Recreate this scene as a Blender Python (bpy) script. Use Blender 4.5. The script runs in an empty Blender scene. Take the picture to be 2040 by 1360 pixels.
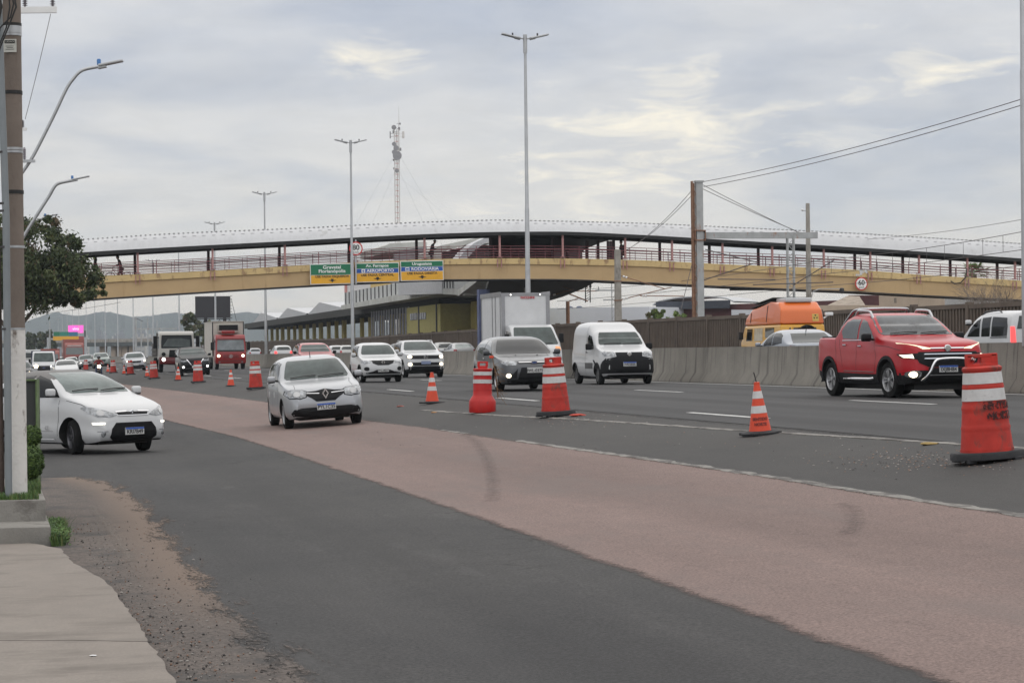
import bpy, bmesh, math, random
import numpy as np
from mathutils import Vector, Matrix
from mathutils.bvhtree import BVHTree
C = bpy.context.scene.collection
R = math.radians
rnd = random.Random(7)
# ------------------------------------------------------------------ camera
F = 4800.0                      # focal length in photo pixels (2040 wide)
PITCH, ROLL = R(0.334), R(0.65)
EYE = Vector((0, 0, 1.72))
cam = bpy.data.cameras.new("camera"); camo = bpy.data.objects.new("camera", cam); C.objects.link(camo)
cam.sensor_width = 36; cam.lens = F / 2040 * 36; cam.clip_start = 0.3; cam.clip_end = 12000
camo.matrix_world = Matrix.Translation(EYE) @ Matrix.Rotation(math.pi/2 + PITCH, 4, 'X') @ Matrix.Rotation(-ROLL, 4, 'Z')
sc = bpy.context.scene
sc.camera = camo
sc.render.resolution_x, sc.render.resolution_y = 1024, 682
sc.view_settings.view_transform = 'Standard'; sc.view_settings.look = 'None'
sc.view_settings.exposure = 0.06; sc.view_settings.gamma = 1
# ------------------------------------------------------------------ world: overcast daylight
SUN_EL, SUN_ROT = R(48), R(20)
w = bpy.data.worlds.new("World"); sc.world = w; w.use_nodes = True
nt = w.node_tree; nt.nodes.clear(); N = nt.nodes; L = nt.links
def wn(t, **k):
    n = N.new(t)
    for a, b in k.items():
        if a in n.inputs: n.inputs[a].default_value = b
        else: setattr(n, a, b)
    return n
def wm(op, a, b=None, clamp=False):
    n = N.new('ShaderNodeMath'); n.operation = op; n.use_clamp = clamp
    for i, q in enumerate((a, b)):
        if q is None: continue
        if isinstance(q, (int, float)): n.inputs[i].default_value = q
        else: L.new(q, n.inputs[i])
    return n.outputs[0]
def wramp(fac, stops):
    n = N.new('ShaderNodeValToRGB'); e = n.color_ramp.elements
    while len(e) < len(stops): e.new(0.5)
    for el, (p, c) in zip(e, stops): el.position = p; el.color = (*c, 1)
    L.new(fac, n.inputs[0]); return n.outputs[0]
def wmix(f, a, b):
    n = N.new('ShaderNodeMix'); n.data_type = 'RGBA'
    for i, q in ((0, f), (6, a), (7, b)):
        if isinstance(q, (int, float)): n.inputs[i].default_value = q
        elif isinstance(q, tuple): n.inputs[i].default_value = (*q, 1)
        else: L.new(q, n.inputs[i])
    return n.outputs[2]
tc = N.new('ShaderNodeTexCoord'); sep = N.new('ShaderNodeSeparateXYZ'); L.new(tc.outputs['Generated'], sep.inputs[0])
X_, Y_, Z_ = sep.outputs
zc_ = wm('MAXIMUM', Z_, 0.0)
den = wm('ADD', zc_, 0.16)
comb = N.new('ShaderNodeCombineXYZ'); L.new(wm('DIVIDE', X_, den), comb.inputs[0]); L.new(wm('DIVIDE', Y_, den), comb.inputs[1])
comb.inputs[2].default_value = 3.7
def cloud(scale, det, rough, dist, off):
    mp = N.new('ShaderNodeMapping'); mp.inputs['Location'].default_value = off; mp.inputs['Scale'].default_value = (scale*1.0, scale*0.9, 1)
    L.new(comb.outputs[0], mp.inputs[0])
    n = N.new('ShaderNodeTexNoise'); n.inputs['Scale'].default_value = 1; n.inputs['Detail'].default_value = det
    n.inputs['Roughness'].default_value = rough; n.inputs['Distortion'].default_value = dist
    L.new(mp.outputs[0], n.inputs[0]); return n.outputs[0]
c1 = cloud(1.5, 4, 0.5, 0.35, (1.3, 4.1, 0))
c2 = cloud(5.0, 7, 0.6, 0.3, (7.3, 1.1, 2))
c3 = cloud(6.0, 9, 0.6, 0.45, (2.9, 8.6, 5))
# base of the overcast: warm grey near the horizon, paler above, blue grey higher up, brighter towards the zenith
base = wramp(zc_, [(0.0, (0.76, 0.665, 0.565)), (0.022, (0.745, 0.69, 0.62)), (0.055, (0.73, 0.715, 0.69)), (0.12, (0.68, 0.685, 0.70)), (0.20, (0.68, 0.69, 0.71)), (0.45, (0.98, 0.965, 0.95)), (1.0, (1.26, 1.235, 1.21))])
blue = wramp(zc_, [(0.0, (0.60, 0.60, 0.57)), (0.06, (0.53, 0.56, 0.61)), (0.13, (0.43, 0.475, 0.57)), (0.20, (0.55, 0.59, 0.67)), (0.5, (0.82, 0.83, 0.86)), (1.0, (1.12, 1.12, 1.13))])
f1 = wramp(c1, [(0.46, (0, 0, 0)), (0.66, (1, 1, 1))])
f2 = wramp(c2, [(0.35, (0, 0, 0)), (0.75, (1, 1, 1))])
fm = wm('ADD', wm('MULTIPLY', f1, 0.85), wm('MULTIPLY', f2, 0.38), True)
col = wmix(fm, base, blue)
# thin bright breaks in the cloud, cream, to the right of the road axis
az = wm('DIVIDE', X_, wm('MAXIMUM', Y_, 0.05))
def band(v, c, r):
    return wm('SUBTRACT', 1.0, wm('DIVIDE', wm('ABSOLUTE', wm('SUBTRACT', v, c)), r), True)
m1 = wm('MULTIPLY', band(az, 0.06, 0.11), band(wm('SUBTRACT', Z_, wm('MULTIPLY', az, 0.25)), 0.072, 0.045))
m2 = wm('MULTIPLY', band(az, 0.17, 0.07), band(Z_, 0.118, 0.04))
m3 = wm('MULTIPLY', band(az, -0.055, 0.03), band(Z_, 0.123, 0.015))
mb = wm('MAXIMUM', wm('MAXIMUM', m1, wm('MULTIPLY', m2, 0.8)), m3)
f3 = wramp(wm('ADD', c3, wm('MULTIPLY', mb, 0.22)), [(0.60, (0, 0, 0)), (0.82, (1, 1, 1))])
col = wmix(wm('MULTIPLY', wm('MULTIPLY', f3, wm('MINIMUM', wm('MULTIPLY', mb, 2.5), 1.0)), 0.85), col, (0.97, 0.90, 0.755))
wisp = wm('ADD', 0.89, wm('MULTIPLY', c3, 0.24)); wsn = N.new('ShaderNodeVectorMath'); wsn.operation = 'SCALE'; L.new(col, wsn.inputs[0]); L.new(wisp, wsn.inputs['Scale']); col = wsn.outputs[0]
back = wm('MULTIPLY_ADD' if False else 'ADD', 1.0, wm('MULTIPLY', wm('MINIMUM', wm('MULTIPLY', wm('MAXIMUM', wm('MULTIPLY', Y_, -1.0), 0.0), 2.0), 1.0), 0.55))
bk = N.new('ShaderNodeVectorMath'); bk.operation = 'SCALE'; L.new(col, bk.inputs[0]); L.new(back, bk.inputs['Scale']); col = bk.outputs[0]   # unseen sky behind the viewer brightened, added to lift the light
sky = N.new('ShaderNodeTexSky'); sky.sky_type = 'NISHITA'; sky.sun_disc = False
sky.sun_elevation = SUN_EL; sky.sun_rotation = SUN_ROT
bg1 = N.new('ShaderNodeBackground'); bg1.inputs[1].default_value = 0.08; L.new(sky.outputs[0], bg1.inputs[0])
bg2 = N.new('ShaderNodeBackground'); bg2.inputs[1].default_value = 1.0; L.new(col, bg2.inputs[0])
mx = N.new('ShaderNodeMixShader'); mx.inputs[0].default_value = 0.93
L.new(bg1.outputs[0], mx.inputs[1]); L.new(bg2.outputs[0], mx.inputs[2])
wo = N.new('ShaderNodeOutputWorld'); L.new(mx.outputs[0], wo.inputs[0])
sun = bpy.data.lights.new("sun", 'SUN'); sun.energy = 0.8; sun.angle = R(100); sun.color = (1, .96, .9)
suno = bpy.data.objects.new("sun", sun); C.objects.link(suno)
sd = Vector((math.sin(SUN_ROT)*math.cos(SUN_EL), math.cos(SUN_ROT)*math.cos(SUN_EL), math.sin(SUN_EL)))
suno.rotation_euler = sd.to_track_quat('Z', 'Y').to_euler()

# ------------------------------------------------------------------ site geometry: the highway axis and the lie of the land
PHI = math.atan(1041 / F)                       # the road runs 12.2 degrees left of the view axis
CP, SP = math.cos(PHI), math.sin(PHI)
_ku = [-400, 0, 3, 6, 7.6, 8.6, 9.8, 11, 12.5, 16, 21.3, 22.5, 24, 36, 40, 60, 900]
_kz = [-1.72, -1.72, -1.68, -1.54, -1.44, -1.33, -1.17, -1.03, -.99, -.95, -.92, -.85, -.80, -.72, -.72, -.75, -.75]
def G(u, v):                                    # ground height
    z = float(np.interp(u, _ku, _kz)) + 1.72 + 0.001 * (min(max(v, 0), 420) - 50)
    if u > 22: z += 0.0012 * (min(max(v, 0), 300) - 60)
    return z
def XY(u, v): return (u * CP - v * SP, u * SP + v * CP)
def UV(x, y): return (x * CP + y * SP, -x * SP + y * CP)
def W(u, v, z=None): x, y = XY(u, v); return Vector((x, y, G(u, v) if z is None else z))
_cr, _sr, _cp, _sp = math.cos(ROLL), math.sin(ROLL), math.cos(PITCH), math.sin(PITCH)
def ray(px, py):                                # photo pixel -> direction with y = 1
    cx, cy = (px - 1020) / F, -(py - 680) / F
    x, y = cx*_cr + cy*_sr, -cx*_sr + cy*_cr
    d = Vector((x, _cp - y*_sp, _sp + y*_cp)); return d / d.y
def at(px, py, D): return EYE + ray(px, py) * D
def onground(px, py):                           # where that pixel's ray meets the ground
    d = ray(px, py); a, b = 2.0, 900.0
    f = lambda D: EYE.z + d.z*D - G(*UV(d.x*D, D))
    for _ in range(50):
        m = (a+b)/2
        if f(m) > 0: a = m
        else: b = m
    p = EYE + d*a; return p, UV(p.x, p.y)
def at_u(px, py, u):                            # where the ray meets the vertical plane parallel to the road at offset u
    d = ray(px, py); D = u / (d.x*CP + SP); p = EYE + d*D; return UV(p.x, p.y)[1], p.z
def at_v(px, py, v):
    d = ray(px, py); D = v / (CP - d.x*SP); p = EYE + d*D; return UV(p.x, p.y)[0], p.z

# ------------------------------------------------------------------ materials
_M = {}
def mat(name, col, rough=0.6, metal=0.0, var=0.12, vs=3.0, coat=0.0, emit=None, bump=0.0, bs=40.0, spec=0.5, col2=None, stretch=(1, 1, 1), ior=1.45, stain=None):
    if name in _M: return _M[name]
    m = bpy.data.materials.new(name); m.use_nodes = True; t = m.node_tree; n = t.nodes; l = t.links
    b = n['Principled BSDF']; b.inputs['Roughness'].default_value = rough; b.inputs['Metallic'].default_value = metal
    b.inputs['Coat Weight'].default_value = coat; b.inputs['Coat Roughness'].default_value = 0.05
    b.inputs['Specular IOR Level'].default_value = spec; b.inputs['IOR'].default_value = ior
    c = n.new('ShaderNodeTexCoord'); mp = n.new('ShaderNodeMapping'); mp.inputs['Scale'].default_value = stretch
    l.new(c.outputs['Object'], mp.inputs[0])
    x = n.new('ShaderNodeTexNoise'); x.inputs['Scale'].default_value = vs; x.inputs['Detail'].default_value = 5; x.inputs['Roughness'].default_value = 0.62
    l.new(mp.outputs[0], x.inputs[0])
    r = n.new('ShaderNodeValToRGB'); a = r.color_ramp.elements
    c2 = col2 or tuple(min(1, q*(1+var)) for q in col); c1 = tuple(q*(1-var) for q in col)
    a[0].position = 0.3; a[0].color = (*c1, 1); a[1].position = 0.7; a[1].color = (*c2, 1)
    l.new(x.outputs[0], r.inputs[0]); out = r.outputs[0]
    if stain:                                   # (colour, scale, threshold, stretch)
        sc_, ss, th, st = stain
        mp2 = n.new('ShaderNodeMapping'); mp2.inputs['Scale'].default_value = st; l.new(c.outputs['Object'], mp2.inputs[0])
        y = n.new('ShaderNodeTexNoise'); y.inputs['Scale'].default_value = ss; y.inputs['Detail'].default_value = 6; y.inputs['Roughness'].default_value = 0.65
        l.new(mp2.outputs[0], y.inputs[0])
        rr = n.new('ShaderNodeValToRGB'); rr.color_ramp.elements[0].position = th; rr.color_ramp.elements[1].position = th + 0.1
        l.new(y.outputs[0], rr.inputs[0])
        mixn = n.new('ShaderNodeMix'); mixn.data_type = 'RGBA'; l.new(rr.outputs[0], mixn.inputs[0]); l.new(out, mixn.inputs[6]); mixn.inputs[7].default_value = (*sc_, 1)
        out = mixn.outputs[2]
    l.new(out, b.inputs['Base Color'])
    if bump:
        z = n.new('ShaderNodeTexNoise'); z.inputs['Scale'].default_value = bs; z.inputs['Detail'].default_value = 4; l.new(c.outputs['Object'], z.inputs[0])
        q = n.new('ShaderNodeBump'); q.inputs['Strength'].default_value = bump; q.inputs['Distance'].default_value = 0.02
        l.new(z.outputs[0], q.inputs['Height']); l.new(q.outputs[0], b.inputs['Normal'])
    if emit:
        b.inputs['Emission Color'].default_value = (*emit[0], 1); b.inputs['Emission Strength'].default_value = emit[1]
    _M[name] = m; return m

# ------------------------------------------------------------------ mesh builder
class MB:
    def __init__(s): s.v = []; s.f = []; s.m = []; s.s = []
    def add(s, vs, fs, mi=0, smooth=False, T=None):
        o = len(s.v)
        s.v += [tuple(T @ Vector(p)) for p in vs] if T is not None else [tuple(p) for p in vs]
        s.f += [tuple(i+o for i in q) for q in fs]; s.m += [mi]*len(fs); s.s += [smooth]*len(fs); return s
    def box(s, c, d, mi=0, T=None):
        x, y, z = (q/2 for q in d); cx, cy, cz = c
        vs = [(cx+a*x, cy+b*y, cz+e*z) for a in (-1, 1) for b in (-1, 1) for e in (-1, 1)]
        return s.add(vs, [(0, 1, 3, 2), (4, 6, 7, 5), (0, 4, 5, 1), (2, 3, 7, 6), (0, 2, 6, 4), (1, 5, 7, 3)], mi, False, T)
    def bbox(s, c, d, bev=0.03, mi=0, seg=2, T=None):
        bm = bmesh.new(); bmesh.ops.create_cube(bm, size=1)
        for q in bm.verts: q.co = Vector((q.co.x*d[0]+c[0], q.co.y*d[1]+c[1], q.co.z*d[2]+c[2]))
        bmesh.ops.bevel(bm, geom=bm.edges[:], offset=min(bev, min(d)*.45), segments=seg, affect='EDGES', profile=0.6)
        bm.verts.index_update()
        s.add([q.co for q in bm.verts], [[q.index for q in f.verts] for f in bm.faces], mi, True, T); bm.free(); return s
    def tube(s, pts, r, n=8, mi=0, T=None, cap=True, smooth=True):
        pts = [Vector(p) for p in pts]; k = len(pts); rr = r if isinstance(r, (list, tuple)) else [r]*k
        o = []; prev = None
        for i, p in enumerate(pts):
            d = (pts[min(i+1, k-1)] - pts[max(i-1, 0)]).normalized()
            if prev is None: a = d.orthogonal().normalized()
            else: a = (prev - d*prev.dot(d)); a = a.normalized() if a.length > 1e-6 else d.orthogonal().normalized()
            prev = a; b = d.cross(a)
            for j in range(n):
                t = 2*math.pi*j/n; o.append(p + (a*math.cos(t) + b*math.sin(t))*rr[i])
        fs = [(i*n+j, i*n+(j+1) % n, (i+1)*n+(j+1) % n, (i+1)*n+j) for i in range(k-1) for j in range(n)]
        if cap: fs += [tuple(range(n-1, -1, -1)), tuple((k-1)*n+j for j in range(n))]
        return s.add(o, fs, mi, smooth, T)
    def lathe(s, prof, n=24, mi=0, T=None, cap=True, mis=None, smooth=True):   # prof: (r, z) about z
        o = [(r*math.cos(2*math.pi*j/n), r*math.sin(2*math.pi*j/n), z) for r, z in prof for j in range(n)]
        for i in range(len(prof)-1):
            s_ = [(i*n+j, i*n+(j+1) % n, (i+1)*n+(j+1) % n, (i+1)*n+j) for j in range(n)]
            if i == 0: base = len(s.v); s.v += [tuple(T @ Vector(p)) if T is not None else p for p in o]
            s.f += [tuple(q+base for q in f) for f in s_]; s.m += [mis[i] if mis else mi]*n; s.s += [smooth]*n
        if cap:
            k = len(prof)-1
            s.f += [tuple(base+j for j in range(n-1, -1, -1)), tuple(base+k*n+j for j in range(n))]; s.m += [mi, mis[-1] if mis else mi]; s.s += [False]*2
        return s
    def prism(s, poly, t, mi=0, T=None):       # 2D poly in xz, thickness along y (centred)
        k = len(poly); vs = [(x, -t/2, z) for x, z in poly] + [(x, t/2, z) for x, z in poly]
        fs = [tuple(range(k)), tuple(range(2*k-1, k-1, -1))] + [(i, i+k, (i+1) % k + k, (i+1) % k) for i in range(k)]
        return s.add(vs, fs, mi, False, T)
    def mesh(s, name, mats):
        me = bpy.data.meshes.new(name); me.from_pydata(s.v, [], s.f); me.update()
        for m in (mats if isinstance(mats, (list, tuple)) else [mats]): me.materials.append(m)
        me.polygons.foreach_set('material_index', s.m); me.polygons.foreach_set('use_smooth', s.s)
        bm = bmesh.new(); bm.from_mesh(me); bmesh.ops.recalc_face_normals(bm, faces=bm.faces[:]) if len(s.f) < 60000 and not getattr(s, 'keep', False) else None; bm.to_mesh(me); bm.free()
        try: me.set_sharp_from_angle(angle=R(42))
        except Exception: pass
        return me
    def build(s, name, mats, parent=None, **kw):
        o = bpy.data.objects.new(name, s.mesh(name, mats)); C.objects.link(o)
        if parent is not None: o.parent = parent
        for k, v in kw.items(): setattr(o, k, v)
        return o
def tag(o, label=None, cat=None, group=None, kind=None):
    for k, v in (('label', label), ('category', cat), ('group', group), ('kind', kind)):
        if v: o[k] = v
    return o
def thing(name, label, cat, loc=(0, 0, 0), rz=0.0, group=None):
    o = bpy.data.objects.new(name, None); C.objects.link(o); o.empty_display_size = .3
    o.location = loc; o.rotation_euler = (0, 0, rz); return tag(o, label, cat, group)
def dup(root, loc=None, rz=None, label=None, group=None):
    def cp(o, par):
        c = o.copy(); C.objects.link(c); c.parent = par
        if par is not None: c.matrix_parent_inverse = o.matrix_parent_inverse
        for ch in o.children: cp(ch, c)
        return c
    r = cp(root, None)
    if loc is not None: r.location = loc
    if rz is not None: r.rotation_euler[2] = rz
    if label: r['label'] = label
    if group: r['group'] = group
    return r
def text(name, body, size, m, parent=None, M=None, ext=0.003, sx=1.0, align='CENTER', bold=0.0):
    cu = bpy.data.curves.new(name, 'FONT'); cu.body = body; cu.size = size; cu.extrude = ext; cu.align_x = align; cu.align_y = 'CENTER'; cu.offset = bold
    cu.space_line = 1.0
    tmp = bpy.data.objects.new(name, cu); me = bpy.data.meshes.new_from_object(tmp); bpy.data.objects.remove(tmp); bpy.data.curves.remove(cu)
    me.name = name; me.materials.clear(); me.materials.append(m)
    o = bpy.data.objects.new(name, me); C.objects.link(o)
    if parent is not None: o.parent = parent
    MM = M or Matrix.Identity(4)
    o.matrix_local = MM @ Matrix.Diagonal((sx, 1, 1, 1)); return o
def frontal(x, y, z):   # text plane standing upright and facing +x (vehicle front)
    return Matrix(((0, 0, 1, x), (1, 0, 0, y), (0, 1, 0, z), (0, 0, 0, 1)))
def pchip(xs, ys, x):
    xs = np.asarray(xs, float); ys = np.asarray(ys, float); x = np.clip(np.asarray(x, float), xs[0], xs[-1])
    h = np.diff(xs); d = np.diff(ys)/h; m = np.zeros(len(xs)); m[0], m[-1] = d[0], d[-1]
    for i in range(1, len(xs)-1):
        if d[i-1]*d[i] > 0:
            w1, w2 = 2*h[i]+h[i-1], h[i]+2*h[i-1]; m[i] = (w1+w2)/(w1/d[i-1]+w2/d[i])
    k = np.clip(np.searchsorted(xs, x)-1, 0, len(h)-1); t = (x-xs[k])/h[k]
    return ys[k]*(2*t**3-3*t**2+1)+h[k]*m[k]*(t**3-2*t**2+t)+ys[k+1]*(-2*t**3+3*t**2)+h[k]*m[k+1]*(t**3-t**2)
# ------------------------------------------------------------------ ground, roads, markings
def sheet(name, vs, uL, uR, off, m, nu=24, kind='structure', label=None, wob=0.0, seed=1, down=0.0):
    """a sheet that follows the ground between two edge lines u(v); in the road's own frame"""
    rg = random.Random(seed); b = MB(); P = []
    for v in vs:
        a, c = (uL(v) if callable(uL) else uL), (uR(v) if callable(uR) else uR)
        a += rg.uniform(-wob, wob); c += rg.uniform(-wob, wob)
        cols = [a+(c-a)*j/nu for j in range(nu+1)] if nu else [a]+[q for q in _ku if a < q < c]+[c]
        for u in cols: P.append((u, v, G(u, v)+off))
    nu = len(cols)-1; n = nu+1; k = len(vs)
    b.add(P, [(i*n+j, i*n+j+1, (i+1)*n+j+1, (i+1)*n+j) for i in range(k-1) for j in range(nu)], 0, True)
    if down:
        rim = [j for j in range(n)] + [i*n+nu for i in range(1, k)] + [(k-1)*n+j for j in range(nu-1, -1, -1)] + [i*n for i in range(k-2, 0, -1)]
        o = len(b.v); b.v += [(b.v[i][0], b.v[i][1], b.v[i][2]-down) for i in rim]
        q = len(rim); b.f += [(rim[i], rim[(i+1) % q], o+(i+1) % q, o+i) for i in range(q)]; b.m += [0]*q; b.s += [False]*q
    b.keep = not down
    o = b.build(name, m, rotation_euler=(0, 0, PHI)); tag(o, label, None, None, kind); return o
def vrange(a, b, near=0.5):
    out = [a]
    while out[-1] < b: out.append(min(b, out[-1] + max(near, (max(out[-1], 0))*0.012)))
    return out
def asphalt(name, c, c2, streak=0.25, speck=0.35, rough=0.85, tracks=None, extra=None, spsc=55, cracks=None):
    m = bpy.data.materials.new(name); m.use_nodes = True; t = m.node_tree; n = t.nodes; l = t.links; b = n['Principled BSDF']
    b.inputs['Roughness'].default_value = rough; b.inputs['Specular IOR Level'].default_value = 0.35
    tc = n.new('ShaderNodeTexCoord')
    def noise(sc, st, det=5, ro=0.6):
        mp = n.new('ShaderNodeMapping'); mp.inputs['Scale'].default_value = st; l.new(tc.outputs['Object'], mp.inputs[0])
        x = n.new('ShaderNodeTexNoise'); x.inputs['Scale'].default_value = sc; x.inputs['Detail'].default_value = det; x.inputs['Roughness'].default_value = ro; l.new(mp.outputs[0], x.inputs[0]); return x.outputs[0]
    def ramp(f, a, b_, ca=(0, 0, 0), cb=(1, 1, 1)):
        r = n.new('ShaderNodeValToRGB'); r.color_ramp.elements[0].position = a; r.color_ramp.elements[1].position = b_
        r.color_ramp.elements[0].color = (*ca, 1); r.color_ramp.elements[1].color = (*cb, 1); l.new(f, r.inputs[0]); return r.outputs[0]
    def mix(f, a, b_, mode='MIX'):
        x = n.new('ShaderNodeMix'); x.data_type = 'RGBA'; x.blend_type = mode
        for i, q in ((0, f), (6, a), (7, b_)):
            if isinstance(q, (int, float)): x.inputs[i].default_value = q
            elif isinstance(q, tuple): x.inputs[i].default_value = (*q, 1)
            else: l.new(q, x.inputs[i])
        return x.outputs[2]
    o = mix(ramp(noise(0.35, (1, .35, 1)), 0.35, 0.65), c, c2)
    o = mix(ramp(noise(1.0, (1.6, 0.03, 1), 6), 0.3, 0.75), o, mix(1.0, o, (1-streak,)*3, 'MULTIPLY'))
    o = mix(ramp(noise(3.5, (1, .6, 1), 6, .7), 0.35, 0.7), o, mix(1.0, o, (1.14, 1.13, 1.12), 'MULTIPLY'))
    sp = ramp(noise(spsc, (1, 1, 1), 3, .8), 0.36, 0.66, (1-speck,)*3, (1+speck,)*3)
    o = mix(1.0, o, sp, 'MULTIPLY')
    if tracks:                                  # wheel paths: darker bands along the lanes
        s = n.new('ShaderNodeSeparateXYZ'); l.new(tc.outputs['Object'], s.inputs[0])
        per, ph, amt = tracks
        mm = n.new('ShaderNodeMath'); mm.operation = 'MULTIPLY_ADD'; l.new(s.outputs[0], mm.inputs[0]); mm.inputs[1].default_value = 2*math.pi/per; mm.inputs[2].default_value = ph
        si = n.new('ShaderNodeMath'); si.operation = 'SINE'; l.new(mm.outputs[0], si.inputs[0])
        o = mix(ramp(si.outputs[0], 0.0, 0.9), o, mix(1.0, o, (amt,)*3, 'MULTIPLY'))
    if cracks:
        cs, cth = cracks; mp = n.new('ShaderNodeMapping'); l.new(tc.outputs['Object'], mp.inputs[0]); wv = n.new('ShaderNodeTexNoise'); wv.inputs['Scale'].default_value = 3; l.new(mp.outputs[0], wv.inputs[0])
        av = n.new('ShaderNodeVectorMath'); av.operation = 'MULTIPLY_ADD'; l.new(wv.outputs['Color'], av.inputs[0]); av.inputs[1].default_value = (.5, .5, 0); l.new(mp.outputs[0], av.inputs[2])
        vo = n.new('ShaderNodeTexVoronoi'); vo.feature = 'DISTANCE_TO_EDGE'; vo.inputs['Scale'].default_value = cs; l.new(av.outputs[0], vo.inputs['Vector'])
        line = ramp(vo.outputs['Distance'], 0.0, 0.028, (1, 1, 1), (0, 0, 0)); area = ramp(noise(.22, (1, .5, 1), 4), cth, cth+.06)
        mu = mix(1.0, line, area, 'MULTIPLY'); o = mix(mu, o, mix(1.0, o, (.35, .33, .32), 'MULTIPLY'))
    if extra:
        for (ec, es, est, lo, hi) in extra:
            o = mix(ramp(noise(es, est, 6, .7), lo, hi), o, ec)
    l.new(o, b.inputs['Base Color'])
    bp = n.new('ShaderNodeBump'); bp.inputs['Strength'].default_value = 0.35; bp.inputs['Distance'].default_value = 0.01
    l.new(noise(90, (1, 1, 1), 3, .7), bp.inputs['Height']); l.new(bp.outputs[0], b.inputs['Normal'])
    return m
M_side = asphalt('side asphalt', (0.0320, 0.0312, 0.0320), (0.0544, 0.0520, 0.0504), .24, .55, tracks=(2.9, .4, .86), cracks=(1.6, .50), spsc=42, extra=[((0.0760, 0.0736, 0.0720), .9, (1, .25, 1), .60, .80)])
M_high = asphalt('highway asphalt', (0.0377, 0.0368, 0.0377), (0.0469, 0.0460, 0.0469), .30, .15, .8, tracks=(2.3000, 0.5520, 0.6624), spsc=35)
M_shld = asphalt('shoulder asphalt', (0.0405, 0.0386, 0.0377), (0.0534, 0.0506, 0.0478), .12, .25, extra=[((0.0865, 0.0791, 0.0718), 2.2, (1, .25, 1), .66, .74)])
M_red = asphalt('red lane asphalt', (0.1680, 0.1180, 0.1040), (0.1940, 0.1390, 0.1235),   .16, .42, tracks=(3.3, 1.0, .90), extra=[((0.1386, 0.1109, 0.1008), .8, (1, .25, 1), .5, .78)], spsc=48)
M_dirt = asphalt('gritty verge', (0.0823, 0.0689, 0.0613), (0.1117, 0.0932, 0.0815), .05, .55, .95, extra=[((0.0554, 0.0512, 0.0487), 1.1, (1, .8, 1), .5, .62)], spsc=38)
M_sand = asphalt('orange sand', (0.234, 0.148, 0.098), (0.281, 0.179, 0.117), .0, .35, .95, extra=[((0.125, 0.105, 0.094), 3.0, (1, .6, 1), .5, .60)], spsc=60)
M_slab = asphalt('sidewalk concrete', (0.1830, 0.1600, 0.1400), (0.2220, 0.1970, 0.1730), .0, .10, .9, extra=[((0.1520, 0.1330, 0.1150), 1.6, (.5, 1, 1), .50, .66)], spsc=50)
M_gnd = asphalt('open ground', (.12, .115, .085), (.17, .155, .12), .0, .3, .95)
M_mark = mat('road paint', (.48, .48, .46), .7, var=.14, vs=9, stain=((.09, .085, .08), 14, .60, (1, .4, 1)))
M_oldmark = mat('worn road paint', (.20, .19, .172), .8, var=.25, vs=9, stain=((.075, .068, .062), 5, .47, (1, .35, 1)))
# land to the horizon
b = MB(); us = [-2500, -700, -150, -40, -12, -6, 0, 3, 6, 7.6, 8.6, 9.8, 11, 12.5, 16, 21.3, 22.5, 24, 36, 60, 200, 900, 3000]; vs_ = [-60, 0, 30, 60, 100, 160, 240, 300, 420, 700, 1500, 4300]
P = [(u, v, G(u, v)-.12) for v in vs_ for u in us]; n = len(us)
b.add(P, [(i*n+j, i*n+j+1, (i+1)*n+j+1, (i+1)*n+j) for i in range(len(vs_)-1) for j in range(n-1)], 0, False); b.keep = True
tag(b.build('ground', M_gnd, rotation_euler=(0, 0, PHI)), kind='structure')
sheet('side_road', vrange(-30, 900), -14, 11.2, 0.0, M_side, nu=0)
sheet('highway', vrange(-30, 1200), 10.9, 21.9, 0.006, M_high, nu=0)
sheet('far_carriageway', vrange(-30, 1200), 22.05, 35.6, 0.0, M_high, nu=0)
sheet('railway_bed', vrange(-30, 1200, 2), 36.4, 58, 0.03, M_dirt, nu=6)
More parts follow.
